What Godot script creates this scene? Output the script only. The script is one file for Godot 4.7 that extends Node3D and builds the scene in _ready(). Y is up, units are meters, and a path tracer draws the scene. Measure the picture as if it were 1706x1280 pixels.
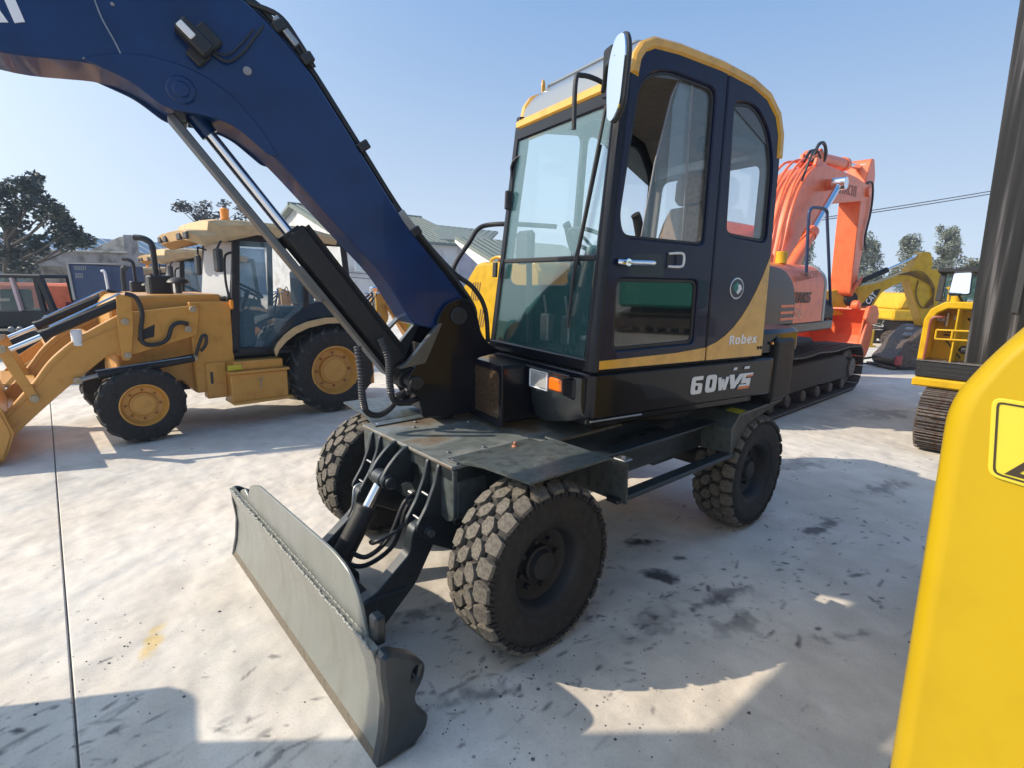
extends Node3D
# A used-machinery yard: a wheeled excavator parked between rows of other machines.
# Machine frames: local x runs from the front of the machine to its rear, y up, z to the machine's left side.

class MB:
	var t := PackedVector3Array()
	var x := Transform3D()
	func start() -> int: return t.size()
	func tri(a: Vector3, b: Vector3, c: Vector3) -> void:
		t.push_back(x * a); t.push_back(x * b); t.push_back(x * c)
	func quad(a: Vector3, b: Vector3, c: Vector3, d: Vector3) -> void:
		tri(a, b, c); tri(a, c, d)
	func fix(from: int) -> void:      # turn a closed piece so that its faces look outward
		if from >= t.size(): return
		var o := t[from]
		var v := 0.0
		for i in range(from, t.size(), 3):
			v += (t[i] - o).dot((t[i + 1] - o).cross(t[i + 2] - o))
		if v < 0.0:
			for i in range(from, t.size(), 3):
				var k := t[i + 1]
				t[i + 1] = t[i + 2]
				t[i + 2] = k
	static func area(p: PackedVector2Array) -> float:
		var s := 0.0
		for i in p.size():
			s += p[i].cross(p[(i + 1) % p.size()])
		return s * 0.5
	static func inset(p: PackedVector2Array, d: float) -> PackedVector2Array:   # of a counter-clockwise outline
		var r := PackedVector2Array()
		var n := p.size()
		for i in n:
			var e0 := (p[i] - p[(i + n - 1) % n]).normalized()
			var e1 := (p[(i + 1) % n] - p[i]).normalized()
			var n0 := Vector2(-e0.y, e0.x)
			var n1 := Vector2(-e1.y, e1.x)
			var m := n0 + n1
			var k := m.length_squared()
			if k < 0.05: r.push_back(p[i])
			else: r.push_back(p[i] + m * (2.0 * d / maxf(k, 0.5)))
		return r
	static func ccw(p: PackedVector2Array, want := true) -> PackedVector2Array:
		var q := p.duplicate()
		if (area(q) > 0.0) != want: q.reverse()
		return q
	static func keyhole(outer: PackedVector2Array, holes: Array) -> PackedVector2Array:
		var r := outer.duplicate()
		for h0 in holes:
			var h := ccw(h0, false)
			var best := 1e9
			var bi := 0
			var bj := 0
			for i in r.size():
				for j in h.size():
					var d := r[i].distance_squared_to(h[j])
					if d < best:
						best = d; bi = i; bj = j
			var q := PackedVector2Array()
			for i in bi + 1: q.push_back(r[i])
			for j in h.size() + 1: q.push_back(h[(bj + j) % h.size()])
			for i in range(bi, r.size()): q.push_back(r[i])
			r = q
		return r
	# outline in a plane, pushed along that plane's normal from h0 to h1, edges chamfered
	func prism(p0: PackedVector2Array, h0: float, h1: float, bev := 0.0, b := Basis(), holes: Array = []) -> void:
		var s := start()
		var p := ccw(p0)
		var pin := inset(p, bev) if bev > 0.0 else p
		var ho: Array = []
		var hi: Array = []
		for h in holes:
			var q := ccw(h)
			ho.append(q)
			hi.append(inset(q, -bev) if bev > 0.0 else q)
		var lo := minf(h0, h1)
		var up := maxf(h0, h1)
		var flat := keyhole(pin, hi)
		var ix := Geometry2D.triangulate_polygon(flat)
		if ix.is_empty(): ix = Geometry2D.triangulate_polygon(keyhole(p, ho))
		for i in range(0, ix.size(), 3):
			var a := flat[ix[i]]
			var c := flat[ix[i + 1]]
			var d := flat[ix[i + 2]]
			if (c - a).cross(d - a) < 0.0:
				var k := c
				c = d
				d = k
			tri(b * Vector3(a.x, a.y, up), b * Vector3(c.x, c.y, up), b * Vector3(d.x, d.y, up))
			tri(b * Vector3(a.x, a.y, lo), b * Vector3(d.x, d.y, lo), b * Vector3(c.x, c.y, lo))
		wall(p, pin, lo, up, bev, b, false)
		for i in ho.size(): wall(ho[i], hi[i], lo, up, bev, b, true)
	func wall(p: PackedVector2Array, pin: PackedVector2Array, lo: float, up: float, bev: float, b: Basis, hole: bool) -> void:
		var n := p.size()
		for i in n:
			var j := (i + 1) % n
			if hole:
				var k := i
				i = j
				j = k
			var a := p[i]
			var c := p[j]
			quad(b * Vector3(a.x, a.y, lo + bev), b * Vector3(c.x, c.y, lo + bev), b * Vector3(c.x, c.y, up - bev), b * Vector3(a.x, a.y, up - bev))
			if bev > 0.0:
				quad(b * Vector3(a.x, a.y, up - bev), b * Vector3(c.x, c.y, up - bev), b * Vector3(pin[j].x, pin[j].y, up), b * Vector3(pin[i].x, pin[i].y, up))
				quad(b * Vector3(c.x, c.y, lo + bev), b * Vector3(a.x, a.y, lo + bev), b * Vector3(pin[i].x, pin[i].y, lo), b * Vector3(pin[j].x, pin[j].y, lo))
	# the same with the outline given as (u, z), (v, z) or (u, v) of a machine frame, v counted away from its left side
	func pv(p: PackedVector2Array, v0: float, v1: float, bev := 0.0, holes: Array = []) -> void:
		prism(p, -v1, -v0, bev, Basis(), holes)
	func pu(p: PackedVector2Array, u0: float, u1: float, bev := 0.0, holes: Array = []) -> void:
		prism(p, u0, u1, bev, Basis(Vector3(0, 0, -1), Vector3(0, 1, 0), Vector3(1, 0, 0)), holes)
	func pz(p: PackedVector2Array, z0: float, z1: float, bev := 0.0, holes: Array = []) -> void:
		prism(p, z0, z1, bev, Basis(Vector3(1, 0, 0), Vector3(0, 0, -1), Vector3(0, 1, 0)), holes)
	func bx(u0: float, u1: float, v0: float, v1: float, z0: float, z1: float, bev := 0.006) -> void:
		boxc(Vector3((u0 + u1) * 0.5, (z0 + z1) * 0.5, -(v0 + v1) * 0.5), Vector3(absf(u1 - u0), absf(z1 - z0), absf(v1 - v0)), bev)
	func boxc(c: Vector3, s: Vector3, bev := 0.006) -> void:
		var h := s * 0.5
		var e := minf(bev, minf(h.x, minf(h.y, h.z)) * 0.9)
		var from := start()
		var old := x
		x = x * Transform3D(Basis(), c)
		var ax := [Vector3(1, 0, 0), Vector3(0, 1, 0), Vector3(0, 0, 1)]
		for k in 3:
			var i := (k + 1) % 3
			var j := (k + 2) % 3
			for sg in [-1.0, 1.0]:
				var m: Vector3 = ax[k] * h[k] * sg
				var p: Vector3 = ax[i] * (h[i] - e)
				var q: Vector3 = ax[j] * (h[j] - e)
				if sg > 0: quad(m - p - q, m + p - q, m + p + q, m - p + q)
				else: quad(m - p + q, m + p + q, m + p - q, m - p - q)
		if e > 0.0:
			for k in 3:                      # the twelve edges
				var i := (k + 1) % 3
				var j := (k + 2) % 3
				for si in [-1.0, 1.0]:
					for sj in [-1.0, 1.0]:
						var a: Vector3 = ax[i] * h[i] * si + ax[j] * (h[j] - e) * sj
						var d: Vector3 = ax[i] * (h[i] - e) * si + ax[j] * h[j] * sj
						var l: Vector3 = ax[k] * (h[k] - e)
						if si * sj > 0: quad(a - l, d - l, d + l, a + l)
						else: quad(a + l, d + l, d - l, a - l)
			for sx in [-1.0, 1.0]:
				for sy in [-1.0, 1.0]:
					for sz in [-1.0, 1.0]:
						var a := Vector3(h.x * sx, (h.y - e) * sy, (h.z - e) * sz)
						var d := Vector3((h.x - e) * sx, h.y * sy, (h.z - e) * sz)
						var g := Vector3((h.x - e) * sx, (h.y - e) * sy, h.z * sz)
						if sx * sy * sz > 0: tri(a, d, g)
						else: tri(a, g, d)
		x = old
	# a turned shape: outline (radius, height) round the local y axis of b
	func lathe(prof: PackedVector2Array, n := 24, b := Transform3D()) -> void:
		var s := start()
		for i in n:
			var a0 := TAU * i / n
			var a1 := TAU * (i + 1) / n
			for k in prof.size() - 1:
				var p := prof[k]
				var q := prof[k + 1]
				var A := b * Vector3(p.x * cos(a0), p.y, p.x * sin(a0))
				var B := b * Vector3(p.x * cos(a1), p.y, p.x * sin(a1))
				var C := b * Vector3(q.x * cos(a1), q.y, q.x * sin(a1))
				var D := b * Vector3(q.x * cos(a0), q.y, q.x * sin(a0))
				if p.x > 1e-6: tri(A, B, C)
				if q.x > 1e-6: tri(A, C, D)
		fix(s)
	func disc(c: Vector3, r: float, h: float, axis: Vector3, n := 20, bev := 0.004) -> void:   # short cylinder centred at c
		var p := PackedVector2Array([Vector2(0, -h / 2), Vector2(r - bev, -h / 2), Vector2(r, -h / 2 + bev), Vector2(r, h / 2 - bev), Vector2(r - bev, h / 2), Vector2(0, h / 2)])
		lathe(p, n, Transform3D(MB.up_to(axis), c))
	static func up_to(axis: Vector3) -> Basis:
		var y := axis.normalized()
		var xx := (Vector3(0, 0, 1) if absf(y.z) < 0.9 else Vector3(1, 0, 0)).cross(y).normalized()
		return Basis(xx, y, xx.cross(y))
	func rod(a: Vector3, c: Vector3, r: float, n := 14, r2 := -1.0) -> void:
		tube(PackedVector3Array([a, c]), r, n, r2)
	func tube(p: PackedVector3Array, r: float, n := 8, r2 := -1.0) -> void:
		var s := start()
		var last := p.size() - 1
		var side := Vector3.ZERO
		var old: Array = []
		for i in p.size():
			var d := ((p[mini(i + 1, last)] - p[i]).normalized() + (p[i] - p[maxi(i - 1, 0)]).normalized()).normalized()
			if i == 0: side = (Vector3(0, 1, 0) if absf(d.y) < 0.9 else Vector3(1, 0, 0)).cross(d).normalized()
			else: side = (side - d * side.dot(d)).normalized()
			var up := d.cross(side)
			var rr := r if r2 < 0.0 else lerpf(r, r2, float(i) / last)
			var ring: Array = []
			for k in n:
				var a := TAU * k / n
				ring.append(p[i] + side * cos(a) * rr + up * sin(a) * rr)
			if i > 0:
				for k in n:
					quad(old[k], old[(k + 1) % n], ring[(k + 1) % n], ring[k])
			if i == 0 or i == last:
				for k in n:
					if i == 0: tri(p[i], ring[(k + 1) % n], ring[k])
					else: tri(p[i], ring[k], ring[(k + 1) % n])
			old = ring
		fix(s)
	# a straight bar of section w by h from a to c; up gives the direction of h
	func bar(a: Vector3, c: Vector3, w: float, h: float, up := Vector3.UP, bev := 0.004) -> void:
		var y := (c - a).normalized()
		var sx := y.cross(up).normalized()
		var old := x
		x = x * Transform3D(Basis(sx, y, sx.cross(y)), (a + c) * 0.5)
		boxc(Vector3.ZERO, Vector3(w, a.distance_to(c), h), bev)
		x = old
	func rings(r: Array, caps := true) -> void:      # skin over outlines of equal count
		var s := start()
		var n: int = r[0].size()
		for i in r.size() - 1:
			for k in n:
				quad(r[i][k], r[i][(k + 1) % n], r[i + 1][(k + 1) % n], r[i + 1][k])
		if caps:
			for e in [0, r.size() - 1]:
				var m := Vector3.ZERO
				for k in n: m += r[e][k]
				m /= n
				for k in n:
					if e == 0: tri(m, r[e][(k + 1) % n], r[e][k])
					else: tri(m, r[e][k], r[e][(k + 1) % n])
		fix(s)
	func letters(s: String, height: float, depth: float, b: Transform3D, slant := 0.0, weight := 700, stretch := 1.0, face := "Droid Sans") -> float:
		var f := SystemFont.new()
		f.font_names = PackedStringArray([face])
		f.font_weight = weight
		var m := TextMesh.new()
		m.font = f
		m.text = s
		m.font_size = 64
		m.pixel_size = 0.01
		m.depth = 0.02
		m.curve_step = 3.0
		m.horizontal_alignment = HORIZONTAL_ALIGNMENT_LEFT
		m.vertical_alignment = VERTICAL_ALIGNMENT_BOTTOM
		var a := m.get_mesh_arrays()
		var v: PackedVector3Array = a[Mesh.ARRAY_VERTEX]
		var ix = a[Mesh.ARRAY_INDEX]
		var lo := Vector3(1e9, 1e9, 0)
		var hi := Vector3(-1e9, -1e9, 0)
		for p in v:
			lo = Vector3(minf(lo.x, p.x), minf(lo.y, p.y), 0)
			hi = Vector3(maxf(hi.x, p.x), maxf(hi.y, p.y), 0)
		var k := height / maxf(hi.y - lo.y, 1e-6)
		var n: int = ix.size() if ix != null and ix.size() > 0 else v.size()
		for i in range(0, n, 3):
			var q: Array = []
			for j in 3:
				var p := v[ix[i + j]] if ix != null and ix.size() > 0 else v[i + j]
				var y := (p.y - lo.y) * k
				q.append(b * Vector3((p.x - lo.x) * k * stretch + y * slant, y, p.z / 0.02 * depth))
			tri(q[0], q[2], q[1])
		return (hi.x - lo.x) * k * stretch
	func mesh(crease := 34.0) -> ArrayMesh:
		var n := t.size()
		var fn := PackedVector3Array()
		fn.resize(n / 3)
		var first := {}
		var nxt := PackedInt32Array()
		nxt.resize(n)
		var head := PackedInt32Array()
		head.resize(n)
		var last := PackedInt32Array()
		for i in range(0, n, 3):
			fn[i / 3] = (t[i + 1] - t[i]).cross(t[i + 2] - t[i])
		for i in n:
			var key := Vector3i((t[i] * 8000.0).round())
			var g: int = first.get(key, -1)
			if g < 0:
				g = last.size()
				first[key] = g
				last.push_back(-1)
			head[i] = g
			nxt[i] = last[g]
			last[g] = i
		var cs := cos(deg_to_rad(crease))
		var un := PackedVector3Array()
		un.resize(n / 3)
		for i in n / 3: un[i] = fn[i].normalized()
		var nor := PackedVector3Array()
		nor.resize(n)
		for i in n:
			var f := i / 3
			var s := Vector3.ZERO
			var j := last[head[i]]
			while j >= 0:
				var g := j / 3
				if un[f].dot(un[g]) > cs: s += fn[g]
				j = nxt[j]
			nor[i] = s.normalized() if s.length_squared() > 1e-20 else Vector3.UP
		var vv := PackedVector3Array()
		vv.resize(n)
		var nn := PackedVector3Array()
		nn.resize(n)
		for i in range(0, n, 3):        # Godot's front faces run clockwise
			vv[i] = t[i]; vv[i + 1] = t[i + 2]; vv[i + 2] = t[i + 1]
			nn[i] = nor[i]; nn[i + 1] = nor[i + 2]; nn[i + 2] = nor[i + 1]
		var a := []
		a.resize(Mesh.ARRAY_MAX)
		a[Mesh.ARRAY_VERTEX] = vv
		a[Mesh.ARRAY_NORMAL] = nn
		var m := ArrayMesh.new()
		m.add_surface_from_arrays(Mesh.PRIMITIVE_TRIANGLES, a)
		return m

# ---------------------------------------------------------------- small helpers
var rng := RandomNumberGenerator.new()
var M := {}           # materials
var names := {}

func P(u: float, v: float, z: float) -> Vector3: return Vector3(u, z, -v)     # a point of a machine frame
func V2(a: Array) -> PackedVector2Array:
	var r := PackedVector2Array()
	for i in range(0, a.size(), 2): r.push_back(Vector2(a[i], a[i + 1]))
	return r
func rnd(a: Array, r, n := 4) -> PackedVector2Array:    # an outline with its corners rounded
	var p := V2(a)
	var q := PackedVector2Array()
	for i in p.size():
		var k: float = r[i] if r is Array else r
		var e0 := p[(i + p.size() - 1) % p.size()] - p[i]
		var e1 := p[(i + 1) % p.size()] - p[i]
		k = minf(k, minf(e0.length(), e1.length()) * 0.49)
		if k < 1e-4:
			q.push_back(p[i])
			continue
		var A := p[i] + e0.normalized() * k
		var C := p[i] + e1.normalized() * k
		for j in n + 1:
			var s := float(j) / n
			q.push_back(A.lerp(p[i], s).lerp(p[i].lerp(C, s), s))
	return q
func curve(a: Array, n := 6) -> PackedVector3Array:     # a smooth line through points
	var r := PackedVector3Array()
	for i in a.size() - 1:
		var p0: Vector3 = a[maxi(i - 1, 0)]
		var p1: Vector3 = a[i]
		var p2: Vector3 = a[i + 1]
		var p3: Vector3 = a[mini(i + 2, a.size() - 1)]
		for j in n: r.push_back(p1.cubic_interpolate(p2, p0, p3, float(j) / n))
	r.push_back(a[-1])
	return r
func numbered(called: String) -> String:
	if not names.has(called):
		names[called] = 0
		return called
	names[called] += 1
	return "%s_%03d" % [called, names[called]]
func tag(o: Node3D, label: String, category := "", group := "", kind := "") -> Node3D:
	if label: o.set_meta("label", label)
	if category: o.set_meta("category", category)
	if group: o.set_meta("group", group)
	if kind: o.set_meta("kind", kind)
	return o
func thing(called: String, label: String, category: String, at := Vector3.ZERO, turn := 0.0, group := "") -> Node3D:
	var o := Node3D.new()
	o.name = numbered(called)
	add_child(o)
	o.position = at
	o.rotation.y = turn
	tag(o, label, category, group)
	return o
func put(mesh: Mesh, called: String, m: Material, parent: Node3D, xf := Transform3D()) -> MeshInstance3D:
	var o := MeshInstance3D.new()
	o.name = called if parent != self else numbered(called)
	o.mesh = mesh
	o.material_override = m
	o.transform = xf
	parent.add_child(o, true)
	return o
func part(b: MB, called: String, m: Material, parent: Node3D, xf := Transform3D(), crease := 34.0) -> MeshInstance3D:
	return put(b.mesh(crease), called, m, parent, xf)
func holder(called: String, parent: Node3D, xf := Transform3D()) -> Node3D:
	var o := Node3D.new()
	o.name = called
	o.transform = xf
	parent.add_child(o, true)
	return o

# ---------------------------------------------------------------- materials
func lin(r: float, g: float, b: float, a := 1.0) -> Color:
	var c := Color(r, g, b).linear_to_srgb()
	c.a = a
	return c
func noise(freq: float, seed_: int, stops: Array, oct := 4, type := FastNoiseLite.TYPE_SIMPLEX_SMOOTH, size := 512, warp := 0.0) -> NoiseTexture2D:
	var f := FastNoiseLite.new()
	f.noise_type = type
	f.frequency = freq
	f.seed = seed_
	f.fractal_octaves = oct
	if warp > 0.0:
		f.domain_warp_enabled = true
		f.domain_warp_amplitude = warp
		f.domain_warp_frequency = freq
	var t := NoiseTexture2D.new()
	t.width = size
	t.height = size
	t.seamless = true
	t.noise = f
	var g := Gradient.new()
	g.offsets = PackedFloat32Array()
	var of := PackedFloat32Array()
	var co := PackedColorArray()
	for s in stops:
		of.push_back(s[0])
		co.push_back(s[1])
	g.offsets = of
	g.colors = co
	t.color_ramp = g
	return t
func bumps(freq: float, seed_: int, strength: float, type := FastNoiseLite.TYPE_SIMPLEX_SMOOTH) -> NoiseTexture2D:
	var f := FastNoiseLite.new()
	f.noise_type = type
	f.frequency = freq
	f.seed = seed_
	var t := NoiseTexture2D.new()
	t.width = 512
	t.height = 512
	t.seamless = true
	t.as_normal_map = true
	t.bump_strength = strength
	t.noise = f
	return t
func mat(c: Color, rough: float, metal := 0.0, tex: Texture2D = null, scale := 1.0, rt: Texture2D = null, nt: Texture2D = null, ns := 1.0) -> StandardMaterial3D:
	var m := StandardMaterial3D.new()
	m.albedo_color = c
	m.roughness = rough
	m.metallic = metal
	m.uv1_triplanar = true
	m.uv1_scale = Vector3.ONE * scale
	if tex: m.albedo_texture = tex
	if rt: m.roughness_texture = rt
	if nt:
		m.normal_enabled = true
		m.normal_texture = nt
		m.normal_scale = ns
	return m
func gloss(m: StandardMaterial3D, coat := 0.6, cr := 0.08, spec := 0.5) -> StandardMaterial3D:
	m.clearcoat_enabled = coat > 0.0
	m.clearcoat = coat
	m.clearcoat_roughness = cr
	m.metallic_specular = spec
	return m
func pane(c: Color) -> StandardMaterial3D:
	var m := StandardMaterial3D.new()
	m.albedo_color = c
	m.roughness = 0.03
	m.transparency = BaseMaterial3D.TRANSPARENCY_ALPHA
	m.cull_mode = BaseMaterial3D.CULL_DISABLED
	return m
func grey(v: float) -> Color: return Color(v, v, v)

# ---------------------------------------------------------------- the scene
const YAW := 0.7187            # all machines of the yard stand in rows turned by about this much
const HX := 0.2179             # left front wheel of the wheeled excavator
const HZ := -2.3458

func _ready() -> void:
	rng.seed = 20240
	setup()
	make_materials()
	build_ground()
	build_surroundings()
	wheeled_excavator()
	build_loaders()
	orange_excavator()
	right_machines()
	left_machines()
	small_things()

func setup() -> void:
	var cam := Camera3D.new()
	cam.name = "camera"
	var p := 0.193
	var r := 0.0194
	var right := Vector3(cos(r), cos(p) * sin(r), -sin(p) * sin(r))
	var up := Vector3(-sin(r), cos(p) * cos(r), -sin(p) * cos(r))
	cam.transform = Transform3D(Basis(right, up, right.cross(up)), Vector3(0, 1.81, 0))
	cam.fov = 71.74
	cam.near = 0.05
	cam.far = 900.0
	add_child(cam)
	cam.current = true
	# clear winter sky: deeper overhead, pale at the horizon, brighter round the sun on the left
	var el := deg_to_rad(34.0)
	var az := deg_to_rad(-1.0)
	var to_sun := Vector3(-cos(el) * cos(az), sin(el), -cos(el) * sin(az))
	var expo := 1.45
	var im := Image.create_empty(512, 256, false, Image.FORMAT_RGBF)
	for j in 256:
		var e := (0.5 - (j + 0.5) / 256.0) * PI
		for i in 512:
			var a := (i + 0.5) / 512.0 * TAU
			var d := Vector3(sin(a) * cos(e), sin(e), -cos(a) * cos(e))
			var c := Color(0.34, 0.33, 0.31)
			if e > 0.0:
				var t := pow(1.0 - d.y, 2.35)
				var g := 1.7 * exp(-pow(rad_to_deg(d.angle_to(to_sun)) / 38.0, 2.0))
				c = Color(lerpf(0.07, 0.74, t) + g, lerpf(0.27, 0.87, t) + g, lerpf(0.66, 1.0, t) + g * 0.9)
			im.set_pixel(i, j, Color(c.r / expo, c.g / expo, c.b / expo))
	var sky := PanoramaSkyMaterial.new()
	sky.panorama = ImageTexture.create_from_image(im)
	var env := Environment.new()
	env.background_mode = Environment.BG_SKY
	env.sky = Sky.new()
	env.sky.sky_material = sky
	env.background_energy_multiplier = 1.0
	env.tonemap_mode = Environment.TONE_MAPPER_LINEAR
	env.tonemap_exposure = expo
	env.sdfgi_enabled = true
	env.ssao_enabled = true
	env.ssil_enabled = true
	env.fog_enabled = true
	env.fog_density = 0.0018
	env.fog_light_color = Color(0.80, 0.87, 0.95)
	var we := WorldEnvironment.new()
	we.name = "world_environment"
	we.environment = env
	add_child(we)
	var sun := DirectionalLight3D.new()
	sun.name = "sun"
	sun.light_energy = 1.27
	sun.light_color = Color(1.0, 0.95, 0.87)
	sun.light_angular_distance = 0.55
	sun.shadow_enabled = true
	add_child(sun)
	sun.look_at_from_position(to_sun * 50.0, Vector3.ZERO)

func make_materials() -> void:
	var W := Color.WHITE
	var soft := noise(0.012, 3, [[0.0, grey(0.86)], [0.5, grey(0.96)], [1.0, W]], 5)
	var dirty := noise(0.02, 11, [[0.0, Color(0.62, 0.58, 0.52)], [0.38, Color(0.9, 0.89, 0.87)], [1.0, W]], 6)
	var streak := noise(0.05, 5, [[0.0, grey(0.8)], [0.45, grey(0.97)], [1.0, W]], 5, FastNoiseLite.TYPE_PERLIN)
	var rgh := noise(0.014, 9, [[0.0, grey(0.55)], [0.5, grey(0.8)], [1.0, W]], 5)
	var rusty := noise(0.016, 21, [[0.0, Color(0.75, 0.45, 0.28)], [0.36, Color(0.9, 0.74, 0.62)], [0.5, W], [1.0, W]], 6)
	var dusty := noise(0.02, 31, [[0.0, Color(0.5, 0.47, 0.43)], [0.5, Color(0.78, 0.74, 0.69)], [1.0, W]], 6)
	var fine := bumps(0.11, 41, 2.0)
	var orange_peel := bumps(0.02, 43, 1.2)
	M.navy = gloss(mat(lin(0.004, 0.031, 0.120), 0.3, 0.0, noise(0.01, 13, [[0.0, grey(0.8)], [0.5, grey(0.93)], [1.0, W]], 6), 0.6, null, orange_peel, 0.03), 0.25, 0.05, 0.38)
	M.navy_cab = gloss(mat(lin(0.005, 0.008, 0.036), 0.3, 0.0, soft, 0.9, null, orange_peel, 0.015), 0.30, 0.02, 0.30)
	M.wrap = mat(lin(0.05, 0.05, 0.055), 0.35)
	M.steel_paint = gloss(mat(lin(0.10, 0.105, 0.11), 0.4, 0.3, soft, 1.5), 0.5, 0.2)
	M.glass_front = pane(lin(0.25, 0.58, 0.66, 0.09))
	M.teal_trim = mat(lin(0.10, 0.22, 0.20), 0.5)
	M.black = gloss(mat(lin(0.005, 0.0055, 0.010), 0.3, 0.0, soft, 0.9, null, orange_peel, 0.015), 0.32, 0.02, 0.30)
	M.chassis = gloss(mat(lin(0.022, 0.029, 0.034), 0.5, 0.0, dirty, 1.1, rgh), 0.25, 0.3)
	M.deck = mat(lin(0.20, 0.205, 0.19), 0.6, 0.0, noise(0.008, 77, [[0.0, Color(0.75, 0.56, 0.42)], [0.33, Color(0.95, 0.86, 0.78)], [0.45, W], [0.7, Color(0.75, 0.78, 0.78)], [1.0, W]], 5), 0.45, rgh, fine, 0.15)
	M.guard = gloss(mat(lin(0.085, 0.10, 0.10), 0.5, 0.0, dirty, 1.3, rgh), 0.2, 0.3)
	M.blade = gloss(mat(lin(0.18, 0.188, 0.168), 0.42, 0.0, noise(0.008, 63, [[0.0, Color(0.86, 0.85, 0.8)], [0.45, grey(0.95)], [1.0, W]], 5), 1.0, rgh, fine, 0.06), 0.3, 0.3)
	M.blade.uv1_scale = Vector3(1.5, 0.35, 1.5)
	M.weld = mat(lin(0.30, 0.30, 0.27), 0.45, 0.2, streak, 6.0, null, bumps(0.2, 5, 8.0), 1.0)
	M.worn_steel = mat(lin(0.17, 0.145, 0.11), 0.6, 0.3, dirty, 4.0)
	M.hero_yellow = gloss(mat(lin(0.78, 0.40, 0.045), 0.35, 0.0, soft, 1.0, rgh), 0.5, 0.1)
	M.ochre = gloss(mat(lin(0.62, 0.295, 0.05), 0.42, 0.0, noise(0.016, 15, [[0.0, Color(0.90, 0.85, 0.78)], [0.35, grey(0.97)], [1.0, W]], 6), 0.7), 0.2, 0.25)
	M.roof_ochre = mat(lin(0.60, 0.40, 0.19), 0.6, 0.0, soft, 1.0)
	M.yellow = gloss(mat(lin(0.64, 0.375, 0.010), 0.45, 0.0, soft, 0.7, rgh, orange_peel, 0.03), 0.12, 0.15, 0.4)
	M.clean_yellow = gloss(mat(lin(0.43, 0.285, 0.004), 0.45, 0.0, noise(0.006, 83, [[0.0, Color(0.94, 0.93, 0.9)], [0.5, grey(0.985)], [1.0, W]], 6), 0.8, null, orange_peel, 0.02), 0.08, 0.2, 0.35)
	M.orange = gloss(mat(lin(0.86, 0.17, 0.055), 0.42, 0.0, noise(0.012, 71, [[0.0, Color(0.88, 0.84, 0.82)], [0.5, grey(0.96)], [1.0, W]], 5), 0.6), 0.2, 0.2)
	M.ochre_dark = mat(lin(0.30, 0.12, 0.02), 0.5)
	M.pin = mat(lin(0.52, 0.43, 0.30), 0.45, 0.3, dirty, 6.0)
	M.milky = mat(lin(0.62, 0.64, 0.66, 0.62), 0.4)
	M.milky.transparency = BaseMaterial3D.TRANSPARENCY_ALPHA
	M.track_frame = mat(lin(0.06, 0.045, 0.04), 0.7, 0.0, dirty, 1.5, null, fine, 0.3)
	M.dark_grey = gloss(mat(lin(0.06, 0.055, 0.055), 0.5, 0.0, dirty, 1.5), 0.3, 0.2)
	M.steel_grey = gloss(mat(lin(0.30, 0.31, 0.30), 0.45, 0.0, soft, 1.0), 0.3, 0.2)
	M.dark_blue_gloss = gloss(mat(lin(0.012, 0.016, 0.035), 0.4, 0.0, soft, 1.2), 0.2, 0.2, 0.4)
	M.faded_ink = mat(lin(0.30, 0.10, 0.06), 0.5, 0.0, dirty, 4.0)
	M.faded_white = mat(lin(0.85, 0.42, 0.30), 0.5)
	M.streaked_black = gloss(mat(lin(0.10, 0.094, 0.098), 0.4, 0.0, noise(0.02, 33, [[0.0, grey(0.2)], [0.45, grey(0.34)], [0.6, grey(0.5)], [0.75, W], [1.0, W]], 5), 1.0), 0.15, 0.2, 0.35)
	M.streaked_black.uv1_scale = Vector3(3.4, 0.10, 3.4)
	M.wall_lilac = mat(lin(0.50, 0.48, 0.55), 0.9, 0.0, soft, 0.2)
	M.pale_concrete = mat(lin(0.52, 0.49, 0.43), 0.95, 0.0, noise(0.012, 19, [[0.0, Color(0.6, 0.58, 0.54)], [0.5, grey(0.92)], [1.0, W]], 6), 0.25)
	M.blue_wall = mat(lin(0.30, 0.34, 0.42), 0.8, 0.0, soft, 0.1)
	M.pink_grey = mat(lin(0.55, 0.42, 0.42), 0.5)
	M.roof_grey = gloss(mat(lin(0.20, 0.22, 0.24), 0.25), 0.5, 0.1)
	M.glass_deep = pane(lin(0.006, 0.010, 0.010, 0.86))
	M.glass_deep.metallic_specular = 0.8
	M.brown = mat(lin(0.16, 0.08, 0.015), 0.6)
	M.rubber = mat(lin(0.030, 0.027, 0.025), 0.75, 0.0, dusty, 1.6, null, fine, 0.25)
	M.dusty_rubber = mat(lin(0.20, 0.172, 0.135), 0.9, 0.0, noise(0.03, 91, [[0.0, grey(0.5)], [0.4, grey(0.8)], [1.0, W]], 6), 2.6, null, bumps(0.08, 47, 4.0), 0.6)
	M.lug_grey = mat(lin(0.10, 0.10, 0.10), 0.8, 0.0, dusty, 2.0, null, fine, 0.4)
	M.plastic = mat(lin(0.02, 0.02, 0.022), 0.5, 0.0, soft, 2.0)
	M.dull_black = mat(lin(0.014, 0.013, 0.014), 0.6, 0.0, dirty, 1.5)
	M.chrome = mat(lin(0.78, 0.78, 0.80), 0.12, 1.0)
	M.steel = mat(lin(0.42, 0.41, 0.40), 0.35, 0.9, soft, 3.0)
	M.track = mat(lin(0.105, 0.088, 0.078), 0.6, 0.35, rusty, 1.8, rgh, fine, 0.4)
	M.glass = pane(lin(0.20, 0.42, 0.44, 0.06))
	M.glass_dark = pane(lin(0.04, 0.12, 0.12, 0.30))
	M.glass_blue = pane(lin(0.18, 0.34, 0.42, 0.16))
	M.mirror = mat(lin(0.88, 0.90, 0.92), 0.02, 1.0)
	M.white = mat(lin(0.78, 0.78, 0.78), 0.45)
	M.grey = mat(lin(0.28, 0.28, 0.29), 0.5, 0.0, soft, 1.0)
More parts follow.
